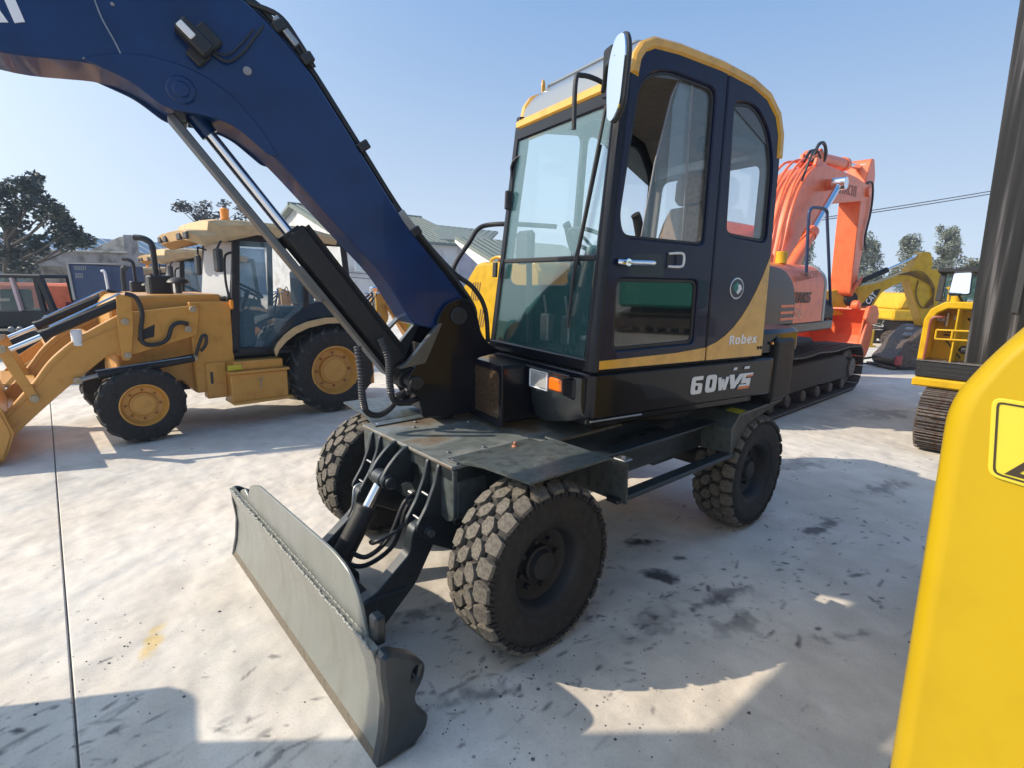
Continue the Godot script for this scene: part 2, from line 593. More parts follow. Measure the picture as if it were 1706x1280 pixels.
	M.decal_white = mat(lin(0.80, 0.80, 0.80), 0.35)
	M.amber = gloss(mat(lin(0.85, 0.16, 0.01), 0.2), 1.0, 0.05)
	M.beacon = gloss(mat(lin(0.95, 0.30, 0.01), 0.2), 1.0, 0.05)
	M.lamp_lens = gloss(mat(lin(0.75, 0.75, 0.74), 0.18, 0.6, null, 1.0, null, bumps(0.1, 6, 6.0), 0.5), 1.0, 0.02)
	M.lamp_lens.uv1_scale = Vector3.ONE * 7.0
	M.trim = mat(lin(0.05, 0.048, 0.05), 0.6, 0.0, soft, 2.0)
	M.seat = mat(lin(0.30, 0.19, 0.10), 0.85, 0.0, dirty, 2.0, null, fine, 0.3)
	M.lining = mat(lin(0.16, 0.145, 0.13), 0.8, 0.0, soft, 2.0)
	M.primer = gloss(mat(lin(0.085, 0.052, 0.030), 0.4, 0.0, dirty, 2.0, rgh), 0.6, 0.1)
	M.wall_white = mat(lin(0.74, 0.73, 0.71), 0.9, 0.0, noise(0.012, 8, [[0.0, Color(0.8, 0.79, 0.77)], [0.5, grey(0.96)], [1.0, W]], 5), 0.15)
	M.concrete_wall = mat(lin(0.34, 0.33, 0.33), 0.95, 0.0, noise(0.012, 18, [[0.0, Color(0.5, 0.48, 0.46)], [0.5, grey(0.85)], [1.0, W]], 6), 0.2, null, fine, 0.4)
	M.green_roof = mat(lin(0.17, 0.20, 0.17), 0.7, 0.0, soft, 0.3)
	M.blue_roof = mat(lin(0.10, 0.19, 0.30), 0.6, 0.0, soft, 0.2)
	M.bark = mat(lin(0.09, 0.075, 0.06), 0.95, 0.0, dirty, 2.0, null, fine, 0.6)
	M.wire = mat(lin(0.10, 0.10, 0.11), 0.6)
	M.red = gloss(mat(lin(0.50, 0.05, 0.05), 0.4, 0.0, dirty, 1.0), 0.3, 0.2)
	M.blue = gloss(mat(lin(0.04, 0.22, 0.52), 0.4, 0.0, soft, 1.0), 0.4, 0.15)
	M.dark_blue = mat(lin(0.022, 0.045, 0.12), 0.55, 0.0, soft, 1.0)
	M.sticker = mat(lin(0.55, 0.46, 0.03), 0.45)
	M.ink = mat(lin(0.012, 0.011, 0.01), 0.5)
	M.dark_red = mat(lin(0.22, 0.05, 0.03), 0.5)
	M.sticker_ink = mat(lin(0.03, 0.018, 0.008), 0.5)
	M.teal = mat(lin(0.02, 0.24, 0.20), 0.5, 0.0, soft, 1.0)

# ---------------------------------------------------------------- ground
func stamp(im: Image, x0: float, y0: float, size: float, cx: float, cy: float, rx: float, ry: float, a: float, c: Color, alpha: float, f: FastNoiseLite) -> void:
	var k := im.get_width() / size
	var R := maxf(rx, ry) * 1.25
	for j in range(maxi(0, int((cy - R - y0) * k)), mini(im.get_height(), int((cy + R - y0) * k) + 1)):
		for i in range(maxi(0, int((cx - R - x0) * k)), mini(im.get_width(), int((cx + R - x0) * k) + 1)):
			var d := Vector2(x0 + i / k - cx, y0 + j / k - cy).rotated(-a)
			var q := Vector2(d.x / rx, d.y / ry).length() + f.get_noise_2d(i * 1.1, j * 1.1) * 0.8 + f.get_noise_2d(j * 4.0 + 90.0, i * 4.0) * 0.45
			if q < 1.0: im.set_pixel(i, j, im.get_pixel(i, j).lerp(c, alpha * smoothstep(0.0, 0.8, 1.0 - q)))

func build_ground() -> void:
	var n := 1400
	var size := 15.0
	var x0 := -6.5
	var y0 := 0.5
	var f := FastNoiseLite.new()
	f.seed = 5
	f.frequency = 0.004
	f.fractal_octaves = 5
	var g := FastNoiseLite.new()
	g.seed = 8
	g.frequency = 0.03
	g.fractal_octaves = 4
	var a := f.get_image(n, n, false, false, false).get_data()
	var b := g.get_image(n, n, false, false, false).get_data()
	var px := PackedByteArray()
	px.resize(n * n * 3)
	for i in n * n:
		var v := 197.0 + (a[i] - 128) * 0.20 + (b[i] - 128) * 0.10
		var w := (a[(i + 700 * n) % (n * n)] - 128) * 0.05
		px[i * 3] = int(clampf(v + 7 + w, 0, 255))
		px[i * 3 + 1] = int(clampf(v - 2, 0, 255))
		px[i * 3 + 2] = int(clampf(v - 15 - w, 0, 255))
	var im := Image.create_from_data(n, n, false, Image.FORMAT_RGB8, px)
	var dark := Color(0.20, 0.19, 0.20)
	for s in [[0.91, 3.48, 0.16, 0.08, 0.1, 0.85], [0.95, 3.04, 0.20, 0.075, -0.35, 0.8], [1.15, 3.27, 0.06, 0.04, 0.0, 0.7], [2.3, 3.72, 0.12, 0.06, 0.3, 0.6], [2.5, 3.85, 0.18, 0.08, 0.5, 0.5],
			[1.1, 2.74, 0.16, 0.05, 0.5, 0.5], [1.32, 2.87, 0.20, 0.07, 0.5, 0.45], [1.25, 2.6, 0.24, 0.10, 0.4, 0.4], [2.23, 3.1, 0.1, 0.03, 0.3, 0.55], [1.8, 2.5, 0.2, 0.05, 0.2, 0.4],
			[0.83, 2.57, 0.35, 0.14, 0.6, 0.3], [0.19, 2.77, 0.4, 0.25, 0.2, 0.3], [-0.5, 2.62, 0.16, 0.10, 0.2, 0.5], [5.4, 7.5, 0.7, 0.3, 0.4, 0.25], [-0.1, 2.04, 0.2, 0.07, 0.3, 0.45], [2.9, 5.2, 0.5, 0.2, 0.5, 0.3], [3.4, 4.6, 0.4, 0.12, 0.4, 0.35]]:
		stamp(im, x0, y0, size, s[0], s[1], s[2], s[3], s[4], dark, s[5], g)
	stamp(im, x0, y0, size, -1.77, 2.3, 0.055, 0.21, 0.3, Color(0.82, 0.66, 0.33), 0.55, g)
	for i in 120:        # short dark scuffs left by tyres and tracks
		var cx := rng.randf_range(-2.6, 4.0)
		var cy := rng.randf_range(1.3, 4.6)
		if cx < -0.3 and cy > 2.25: continue
		stamp(im, x0, y0, size, cx, cy, rng.randf_range(0.02, 0.10), rng.randf_range(0.005, 0.014), rng.randfn(0.75, 0.25), dark, rng.randf_range(0.12, 0.45), g)
	for i in 520:        # crumbly grime clustered on the stained part of the yard
		var cc: Array = [[1.1, 2.75, 0.45], [1.9, 3.1, 0.5], [2.4, 3.75, 0.4], [0.6, 2.5, 0.4], [-0.4, 2.5, 0.35], [0.0, 2.05, 0.3], [2.9, 5.2, 0.6], [-1.6, 1.75, 0.4]][i % 8]
		stamp(im, x0, y0, size, cc[0] + rng.randfn(0, cc[2]), cc[1] + rng.randfn(0, cc[2] * 0.45), rng.randf_range(0.008, 0.05), rng.randf_range(0.005, 0.014), rng.randfn(0.5, 0.5), dark, rng.randf_range(0.15, 0.6), g)
	for i in 70:         # scuffs in rows before the blade
		var k := rng.randf_range(0.0, 1.0)
		stamp(im, x0, y0, size, -2.2 + k * 1.7 + rng.randfn(0, 0.05), 1.9 - k * 0.12 + rng.randf_range(-0.45, 0.06), rng.randf_range(0.03, 0.11), rng.randf_range(0.007, 0.018), 0.9 + rng.randfn(0, 0.15), dark, rng.randf_range(0.12, 0.42), g)
	for i in 45:
		stamp(im, x0, y0, size, rng.randf_range(-6, 8), rng.randf_range(2, 15), rng.randf_range(0.2, 0.9), rng.randf_range(0.1, 0.4), rng.randf() * 3.0, Color(0.5, 0.48, 0.46), rng.randf_range(0.05, 0.16), g)
	for i in 40:
		stamp(im, x0, y0, size, rng.randf_range(-5, 6), rng.randf_range(1.5, 9), rng.randf_range(0.1, 0.5), rng.randf_range(0.06, 0.3), rng.randf() * 3.0, Color(0.84, 0.82, 0.78), rng.randf_range(0.1, 0.4), g)
	for i in 260:        # specks
		var r := rng.randf_range(0.003, 0.009)
		stamp(im, x0, y0, size, rng.randf_range(-3.5, 4), rng.randf_range(1.4, 5.5), r, r * 0.8, 0.0, dark, rng.randf_range(0.3, 0.8), g)
	var m := StandardMaterial3D.new()
	m.albedo_texture = ImageTexture.create_from_image(im)
	m.roughness = 0.85
	m.normal_enabled = true
	m.normal_texture = bumps(0.09, 17, 3.0)
	m.normal_scale = 0.25
	m.detail_enabled = true
	m.detail_blend_mode = BaseMaterial3D.BLEND_MODE_MUL
	m.detail_uv_layer = BaseMaterial3D.DETAIL_UV_2
	m.detail_albedo = noise(0.13, 55, [[0.0, grey(0.9)], [0.4, grey(0.985)], [1.0, Color.WHITE]], 5)
	M.slab = m
	var base := MB.new()
	base.boxc(Vector3(0, -0.08, -60), Vector3(700, 0.1, 700), 0.0)
	var gr := holder("ground", self)
	tag(gr, "pale concrete yard slabs with oil stains and tyre scuffs", "", "", "structure")
	part(base, "ground_base", mat(lin(0.54, 0.51, 0.47), 0.9, 0.0, noise(0.01, 2, [[0.0, grey(0.8)], [1.0, Color.WHITE]]), 0.08), gr)
	var X := Transform3D(Basis(Vector3.UP, YAW), Vector3(HX, 0, HZ))
	for iu in range(-4, 9):
		for iv in range(-6, 8):
			var u := -1.806 + iu * 5.2
			var v := -1.3 + iv * 6.0
			var vs := PackedVector3Array()
			var ns := PackedVector3Array()
			var us := PackedVector2Array()
			var u2 := PackedVector2Array()
			var e := 0.004
			var k := 0.005
			var top: Array = [P(u + e + k, v + e + k, 0), P(u + 5.2 - e - k, v + e + k, 0), P(u + 5.2 - e - k, v + 6.0 - e - k, 0), P(u + e + k, v + 6.0 - e - k, 0)]
			var rim: Array = [P(u + e, v + e, -k), P(u + 5.2 - e, v + e, -k), P(u + 5.2 - e, v + 6.0 - e, -k), P(u + e, v + 6.0 - e, -k)]
			var faces: Array = [[top[0], top[1], top[2], top[3], Vector3.UP]]
			for i in 4:
				var j := (i + 1) % 4
				var d: Vector3 = (rim[i] + rim[j]) * 0.5 - (rim[0] + rim[2]) * 0.5
				d = Vector3(d.x, 0, d.z).normalized()
				faces.append([rim[i], rim[j], top[j], top[i], (d + Vector3.UP).normalized()])
				faces.append([rim[i] - Vector3(0, 0.06, 0), rim[j] - Vector3(0, 0.06, 0), rim[j], rim[i], d])
			for q in faces:
				for w in [0, 2, 1, 0, 3, 2]:
					var pt: Vector3 = q[w]
					vs.push_back(pt)
					ns.push_back(q[4])
					var wp := X * pt
					us.push_back(Vector2((wp.x - x0) / size, (-wp.z - y0) / size))
					u2.push_back(Vector2(wp.x, wp.z) * 0.9)
			var arr := []
			arr.resize(Mesh.ARRAY_MAX)
			arr[Mesh.ARRAY_VERTEX] = vs
			arr[Mesh.ARRAY_NORMAL] = ns
			arr[Mesh.ARRAY_TEX_UV] = us
			arr[Mesh.ARRAY_TEX_UV2] = u2
			var me := ArrayMesh.new()
			me.add_surface_from_arrays(Mesh.PRIMITIVE_TRIANGLES, arr)
			put(me, "slab", M.slab, gr, X)

# ---------------------------------------------------------------- the wheeled excavator
var hero: Node3D
var TU: Transform3D            # its upper structure, which is swung a little against the undercarriage

func block(b: MB, R: float, hub: float, poly: Array, s0: float, mir: float, jit: float) -> void:
	var n := poly.size()
	var lo: Array = []
	var hi: Array = []
	var c := Vector2.ZERO
	for q in poly: c += q
	c /= n
	for q in poly:
		var w: Vector2 = q + Vector2(rng.randf_range(-jit, jit), rng.randf_range(-jit, jit))
		var t := c + (w - c) * 0.91
		for k in 2:
			var e: Vector2 = w if k == 0 else t
			var r := hub if k == 0 else R - maxf(0.0, absf(e.y) - 0.112) * 0.55 + rng.randf_range(-0.002, 0.001)
			var th := (s0 + e.x) / R
			var pt := Vector3(r * cos(th), r * sin(th), e.y * mir)
			if k == 0: lo.append(pt)
			else: hi.append(pt)
	b.rings([lo, hi])

func knobbly_wheel(parent: Node3D) -> Node3D:     # axle along local z, outer face towards +z
	var wh := holder("wheel", parent)
	var X := Transform3D(Basis(Vector3.RIGHT, PI / 2.0), Vector3.ZERO)   # lathe axis y -> z
	var b := MB.new()
	b.lathe(V2([0.232, -0.12, 0.25, -0.138, 0.262, -0.142, 0.27, -0.139, 0.305, -0.151, 0.345, -0.152, 0.352, -0.148, 0.385, -0.142, 0.399, -0.128, 0.404, -0.10, 0.406, 0.0, 0.404, 0.10, 0.399, 0.128, 0.385, 0.142, 0.352, 0.148, 0.345, 0.152, 0.305, 0.151, 0.27, 0.139, 0.262, 0.142, 0.25, 0.138, 0.232, 0.12, 0.232, -0.12]), 64, X)
	for i in 42:
		for sd in [1.0, -1.0]:
			for q in 2:      # shoulder ribs
				var th := TAU * (i * 0.5 + (0.25 if sd < 0 else 0.0)) / 21.0 + (q - 0.5) * 0.06
				b.bar(Vector3(0.405 * cos(th), 0.405 * sin(th), 0.140 * sd), Vector3(0.372 * cos(th + 0.03), 0.372 * sin(th + 0.03), 0.150 * sd), 0.018, 0.012, Vector3(0, 0, 1), 0.003)
	part(b, "tyre", M.rubber, wh, Transform3D(), 40)
	var N := 24
	var pitch := TAU * 0.43 / N
	var kinds: Array = []
	for k in 8:
		var d := MB.new()
		var sd := 1.0 if k < 4 else -1.0
		if k % 2 == 0:
			block(d, 0.434, 0.397, [Vector2(-0.044, 0.079), Vector2(0.018, 0.073), Vector2(0.046, 0.098), Vector2(0.043, 0.150), Vector2(-0.030, 0.152), Vector2(-0.048, 0.112)], 0.0, sd, 0.004)
		else:
			block(d, 0.434, 0.399, [Vector2(-0.047, 0.004), Vector2(0.008, 0.002), Vector2(0.042, 0.030), Vector2(0.044, 0.068), Vector2(-0.010, 0.074), Vector2(-0.049, 0.044)], 0.0, sd, 0.004)
		kinds.append(d.mesh(30.0))
	for i in N:
		for e in 4:
			var s := pitch * (i + (0.5 if e >= 2 else 0.0) + (0.48 if e % 2 == 1 else 0.0))
			put(kinds[(0 if e < 2 else 4) + e % 2 + 2 * (i % 2)], "tread_block", M.dusty_rubber, wh, Transform3D(Basis(Vector3(0, 0, 1), s / 0.434), Vector3.ZERO))
	var r := MB.new()
	r.lathe(V2([0.0, 0.03, 0.06, 0.03, 0.105, 0.02, 0.165, 0.035, 0.185, 0.05, 0.198, 0.095, 0.215, 0.118, 0.238, 0.128, 0.245, 0.122, 0.245, 0.105, 0.233, 0.10, 0.22, 0.085, 0.22, -0.09, 0.243, -0.11, 0.243, -0.125, 0.22, -0.12, 0.205, -0.05, 0.15, 0.0, 0.0, 0.0]), 48, X)
	part(r, "rim", M.dull_black, wh)
	var h := MB.new()
	h.lathe(V2([0.0, 0.095, 0.055, 0.095, 0.068, 0.088, 0.078, 0.06, 0.09, 0.055, 0.095, 0.02, 0.0, 0.02]), 28, X)
	for i in 8:
		var a := TAU * i / 8.0
		h.disc(Vector3(cos(a) * 0.125, sin(a) * 0.125, 0.042), 0.014, 0.03, Vector3(0, 0, 1), 6)
	part(h, "hub", M.dull_black, wh)
	return wh

func warp(b: MB) -> void:       # the cab narrows towards its roof on the far side
	for i in b.t.size():
		var p := b.t[i]
		if p.z < 0.0:
			p.z *= 1.0 - 0.10 * clampf((p.y - 1.33) / 1.6, 0.0, 1.1)
			b.t[i] = p

func wheeled_excavator() -> void:
	hero = thing("wheeled_excavator", "black and navy wheeled excavator with yellow cab trim, dozer blade in front", "excavator", Vector3(HX, 0, HZ), YAW)
	var XU := Transform3D(Basis(Vector3.UP, 0.55), Vector3(0.4583, 0, -2.8355))
	TU = hero.transform.affine_inverse() * XU
	undercarriage()
	upper_body()
	cab()
	boom_group()

func undercarriage() -> void:
	var b := MB.new()
	b.bx(-0.20, 2.55, 0.56, 1.36, 0.50, 0.80, 0.02)
	b.bx(-0.262, 2.6, 0.47, 1.45, 0.80, 0.868, 0.006)
	part(b, "chassis", M.chassis, hero)
	b = MB.new()
	b.bx(-0.272, 1.1, 0.462, 1.458, 0.869, 0.888, 0.004)
	var dk := part(b, "deck_plate", M.deck, hero)
	for q in [[-0.21, 0.54], [-0.2, 1.39], [0.05, 0.62], [0.3, 1.1], [-0.16, 0.66], [0.02, 1.3], [-0.05, 1.2], [0.35, 0.58]]:
		b = MB.new()
		b.disc(P(q[0], q[1], 0.892), 0.013, 0.012, Vector3.UP, 6, 0.002)
		part(b, "bolt", M.steel, dk)
	b = MB.new()
	b.disc(P(0.18, 0.50, 0.899), 0.02, 0.014, Vector3.UP, 12)
	b.disc(P(0.18, 0.50, 0.912), 0.011, 0.026, Vector3.UP, 10)
	part(b, "grease_nipple", mat(lin(0.42, 0.18, 0.10), 0.5, 0.5), dk)
	b = MB.new()
	b.pu(rnd([0.462, 0.868, 1.458, 0.868, 1.458, 0.60, 1.40, 0.57, 1.30, 0.60, 1.12, 0.80, 0.80, 0.80, 0.62, 0.60, 0.52, 0.57, 0.462, 0.60], 0.02), -0.262, -0.236, 0.004)
	b.bx(-0.236, -0.05, 0.462, 0.478, 0.60, 0.80, 0.004)
	b.bx(-0.236, -0.05, 1.442, 1.458, 0.60, 0.80, 0.004)
	part(b, "front_plate", M.guard, hero)
	# three pairs of curved lug plates
	var lug := [-0.236, 0.872, -0.274, 0.872, -0.285, 0.83, -0.300, 0.770, -0.348, 0.66, -0.408, 0.57, -0.412, 0.545, -0.395, 0.528, -0.34, 0.455, -0.30, 0.43, -0.18, 0.36, -0.10, 0.36, -0.10, 0.50, -0.236, 0.58]
	for v in [0.585, 0.690, 1.225, 1.330]:
		b = MB.new()
		b.pv(rnd(lug, 0.02, 3), v - 0.012, v + 0.012, 0.003)
		b.disc(P(-0.335, v, 0.515), 0.034, 0.036, Vector3(0, 0, 1), 16)
		part(b, "lug_plate", M.chassis, hero)
	for v in [0.895, 1.025]:
		b = MB.new()
		b.pv(rnd([-0.236, 0.884, -0.290, 0.890, -0.34, 0.855, -0.405, 0.79, -0.445, 0.725, -0.44, 0.69, -0.40, 0.665, -0.355, 0.66, -0.30, 0.69, -0.236, 0.66], 0.03, 3), v - 0.013, v + 0.013, 0.003)
		b.disc(P(-0.40, v, 0.712), 0.042, 0.042, Vector3(0, 0, 1), 18)
		part(b, "lug_plate", M.chassis, hero)
	for q in [[-0.40, 0.86, 1.06, 0.712, 0.022], [-0.335, 0.55, 0.73, 0.515, 0.02], [-0.335, 1.18, 1.37, 0.515, 0.02], [-0.315, 0.61, 0.67, 0.70, 0.008], [-0.37, 0.61, 0.67, 0.585, 0.008], [-0.315, 1.25, 1.31, 0.70, 0.008], [-0.37, 1.25, 1.31, 0.585, 0.008]]:
		b = MB.new()
		b.rod(P(q[0], q[1], q[3]), P(q[0], q[2], q[3]), q[4])
		part(b, "pin", M.steel, hero)
	# blade with its arms and ram
	for v in [0.637, 1.278]:
		b = MB.new()
		b.pv(rnd([-0.335, 0.585, -0.41, 0.545, -0.425, 0.50, -0.435, 0.42, -0.63, 0.27, -0.90, 0.20, -0.90, 0.06, -0.60, 0.06, -0.40, 0.24, -0.27, 0.46], 0.03), v - 0.035, v + 0.035, 0.005)
		b.disc(P(-0.375, v, 0.515), 0.024, 0.078, Vector3(0, 0, 1), 16)
		b.bx(-0.78, -0.46, v - 0.045, v + 0.045, 0.235, 0.25, 0.004)
		part(b, "blade_arm", M.chassis, hero)
	b = MB.new()
	b.pv(rnd([-0.875, 0.36, -0.70, 0.36, -0.60, 0.26, -0.60, 0.16, -0.72, 0.10, -0.875, 0.10], 0.02), 0.85, 0.888, 0.004)
	b.pv(rnd([-0.875, 0.36, -0.70, 0.36, -0.60, 0.26, -0.60, 0.16, -0.72, 0.10, -0.875, 0.10], 0.02), 1.032, 1.07, 0.004)
	b.bx(-0.90, -0.62, 0.60, 1.32, 0.11, 0.24, 0.01)
	b.bx(-0.72, -0.66, 0.84, 1.08, 0.30, 0.345, 0.008)
	part(b, "ram_bracket", M.chassis, hero)
	var ra := P(-0.40, 0.96, 0.712)
	var rb := P(-0.70, 0.96, 0.24)
	b = MB.new()
	b.rod(rb, ra.lerp(rb, 0.34), 0.058, 22)
	b.rod(ra.lerp(rb, 0.36), ra.lerp(rb, 0.31), 0.062, 22)
	b.disc(rb, 0.05, 0.13, Vector3(0, 0, 1), 18)
	var ram := part(b, "blade_ram", M.dull_black, hero)
	b = MB.new()
	b.rod(ra, ra.lerp(rb, 0.36), 0.027, 18)
	part(b, "ram_rod", M.chrome, ram)
	b = MB.new()
	b.disc(ra, 0.048, 0.09, Vector3(0, 0, 1), 20)
	b.disc(ra, 0.03, 0.22, Vector3(0, 0, 1), 20)
	part(b, "ram_eye", M.chassis, ram)
	var bl := holder("dozer_blade", hero)
	b = MB.new()
	b.pv(rnd([-0.955, 0.0, -0.928, 0.10, -0.914, 0.22, -0.920, 0.34, -0.948, 0.462, -0.918, 0.464, -0.888, 0.34, -0.880, 0.22, -0.895, 0.10, -0.925, 0.0], 0.0), 0.0, 1.985, 0.003)
	part(b, "mouldboard", M.blade, bl)
	b = MB.new()
	b.pu(rnd([0.075, 0.452, 1.79, 0.452, 1.80, 0.50, 1.70, 0.545, 1.62, 0.52, 1.58, 0.60, 1.40, 0.66, 0.36, 0.70, 0.21, 0.675, 0.12, 0.58, 0.09, 0.49], [0.0, 0.0, 0.02, 0.02, 0.02, 0.03, 0.05, 0.09, 0.09, 0.05, 0.02]), -0.928, -0.914, 0.003)
	part(b, "top_extension", M.blade, bl)
	b = MB.new()
	for k in 90:
		var v := 0.03 + k * 0.0213
		if v < 1.95: b.boxc(P(-0.948 + rng.randf_range(-0.003, 0.003), v, 0.466 + rng.randf_range(-0.004, 0.004)), Vector3(0.012, 0.010, 0.026), 0.005)
	for k in 40:
		b.boxc(P(-0.931, 0.12 + k * 0.04, 0.476 + rng.randf_range(-0.003, 0.003)), Vector3(0.006, 0.006, 0.035), 0.003)
	part(b, "weld_bead", M.weld, bl)
	b = MB.new()
	b.pv(V2([-0.962, -0.001, -0.945, 0.035, -0.925, 0.035, -0.928, -0.001]), -0.004, 1.99, 0.002)
	part(b, "cutting_edge", M.worn_steel, bl)
	var sp := rnd([-0.962, 0.0, -0.935, 0.12, -0.922, 0.25, -0.935, 0.37, -0.935, 0.455, -0.90, 0.465, -0.80, 0.40, -0.745, 0.335, -0.755, 0.275, -0.80, 0.225, -0.785, 0.16, -0.735, 0.10, -0.745, 0.05, -0.79, 0.015, -0.80, 0.0], [0.0, 0.02, 0.02, 0.02, 0.02, 0.02, 0.03, 0.03, 0.03, 0.05, 0.05, 0.05, 0.03, 0.02, 0.0])
	b = MB.new()
	b.pv(sp, -0.055, 0.012, 0.014, [rnd([-0.80, 0.345, -0.775, 0.35, -0.785, 0.30, -0.81, 0.30], 0.01)])
	part(b, "end_plate", M.chassis, bl)
	b = MB.new()
	b.pv(sp, 1.973, 2.01, 0.006)
	part(b, "end_plate", M.chassis, bl)
	b = MB.new()
	b.bx(-0.915, -0.87, 0.03, 0.09, 0.44, 0.56, 0.01)
	part(b, "stop_block", M.chassis, bl)
	# mudguards
	for side in [0, 1]:
		var w := (func(v: float) -> float: return v if side == 0 else 1.92 - v)
		b = MB.new()
		b.pz(V2([-0.235, w.call(0.57), -0.235, w.call(0.475), 0.36, w.call(0.475), 0.36, w.call(0.57)]), 0.889, 0.897, 0.002)
		var from := b.start()
		var l0: Array = []
		var l1: Array = []
		for q in [[0.482, 0.889], [0.482, 0.899], [0.40, 0.930], [-0.015, 0.934], [-0.015, 0.922], [0.402, 0.918]]:
			l0.append(P(-0.215 + (0.03 if q[0] < 0.3 else 0.0), w.call(q[0]), q[1]))
			l1.append(P(0.375, w.call(q[0]), q[1]))
		b.rings([l0, l1])
		b.fix(from)
		var f2 := b.start()
		var m0: Array = []
		var m1: Array = []
		for q in [[0.372, 0.932], [0.53, 0.864], [0.545, 0.63], [0.533, 0.63], [0.52, 0.855], [0.372, 0.920]]:
			m0.append(P(q[0], w.call(-0.012), q[1]))
			m1.append(P(q[0], w.call(0.46), q[1]))
		b.rings([m0, m1])
		b.fix(f2)
		part(b, "mudguard", M.guard, hero)
		b = MB.new()
		b.bx(0.50, 1.95, w.call(0.02), w.call(0.10), 0.625, 0.655, 0.004)
		b.bx(0.52, 2.0, w.call(0.14), w.call(0.26), 0.845, 0.862, 0.004)
		b.bx(0.52, 1.95, w.call(0.245), w.call(0.26), 0.66, 0.845, 0.004)
		b.bx(1.25, 1.5, w.call(0.3), w.call(0.55), 0.6, 0.8, 0.01)
		part(b, "side_step", M.chassis, hero)
		b = MB.new()
		var r0: Array = []
		var r1: Array = []
		for q in [[1.74, 0.66], [1.72, 0.84], [1.82, 0.93], [2.5, 0.95], [2.5, 0.938], [1.825, 0.917], [1.735, 0.835], [1.753, 0.66]]:
			r0.append(P(q[0], w.call(0.02), q[1]))
			r1.append(P(q[0], w.call(0.46), q[1]))
		b.rings([r0, r1])
		part(b, "mudguard", M.guard, hero)
	b = MB.new()
	b.boxc(P(0.565, 0.05, 0.866), Vector3(0.07, 0.012, 0.08), 0.004)
	b.disc(P(0.57, 0.05, 0.876), 0.012, 0.012, Vector3.UP, 6, 0.002)
	part(b, "step_clip", M.steel, hero)
	b = MB.new()
	b.quad(P(1.79, 0.012, 0.938), P(1.79, 0.12, 0.944), P(1.90, 0.12, 0.95), P(1.90, 0.012, 0.944))
	part(b, "warning_label", M.sticker, hero)
	# axles and hoses
	b = MB.new()
	for u in [0.0, 2.169]:
		b.rod(P(u, 0.28, 0.43), P(u, 1.64, 0.43), 0.075, 18)
		b.disc(P(u, 0.96, 0.44), 0.19, 0.30, Vector3(1, 0, 0), 20, 0.05)
		b.disc(P(u, 0.32, 0.43), 0.14, 0.10, Vector3(0, 0, 1), 20, 0.02)
		b.disc(P(u, 1.60, 0.43), 0.14, 0.10, Vector3(0, 0, 1), 20, 0.02)
	b.rod(P(0.1, 0.96, 0.47), P(2.1, 0.96, 0.47), 0.045)
	b.bx(-0.05, 0.06, 0.6, 1.3, 0.5, 0.6, 0.02)
	part(b, "axle", M.dull_black, hero)
	b = MB.new()
	b.tube(curve([P(-0.24, 0.80, 0.60), P(-0.34, 0.80, 0.62), P(-0.44, 0.82, 0.42), P(-0.55, 0.86, 0.33), P(-0.62, 0.9, 0.36)]), 0.013, 8)
	b.tube(curve([P(-0.24, 0.84, 0.58), P(-0.32, 0.83, 0.56), P(-0.40, 0.84, 0.36), P(-0.55, 0.88, 0.27), P(-0.66, 0.93, 0.30)]), 0.013, 8)
	b.tube(curve([P(-0.47, 0.98, 0.34), P(-0.52, 0.82, 0.42), P(-0.40, 0.80, 0.46), P(-0.25, 0.76, 0.58)]), 0.012, 8)
	part(b, "hose", M.plastic, hero)
	b = MB.new()
	b.bx(-0.245, -0.20, 0.78, 0.86, 0.57, 0.62, 0.006)
	b.bx(-0.22, -0.18, 0.95, 1.0, 0.50, 0.58, 0.006)
	b.tube(curve([P(-0.52, 1.16, 0.44), P(-0.50, 1.14, 0.50), P(-0.47, 1.17, 0.60), P(-0.43, 1.17, 0.62)]), 0.006, 6)
	part(b, "hose_fitting", M.steel, hero)
	var w0 := knobbly_wheel(hero)
	w0.transform = Transform3D(Basis(Vector3(0, 0, 1), 0.2), P(0, 0.15, 0.43))
	for q in [[2.169, 0.15, 0.0, 1.1], [0.0, 1.77, PI, 0.5], [2.169, 1.77, PI, 0.9]]:
		var w1 := w0.duplicate() as Node3D
		w1.name = "wheel"
		hero.add_child(w1, true)
		w1.transform = Transform3D(Basis(Vector3.UP, q[2]) * Basis(Vector3(0, 0, 1), q[3]), P(q[0], q[1], 0.43))

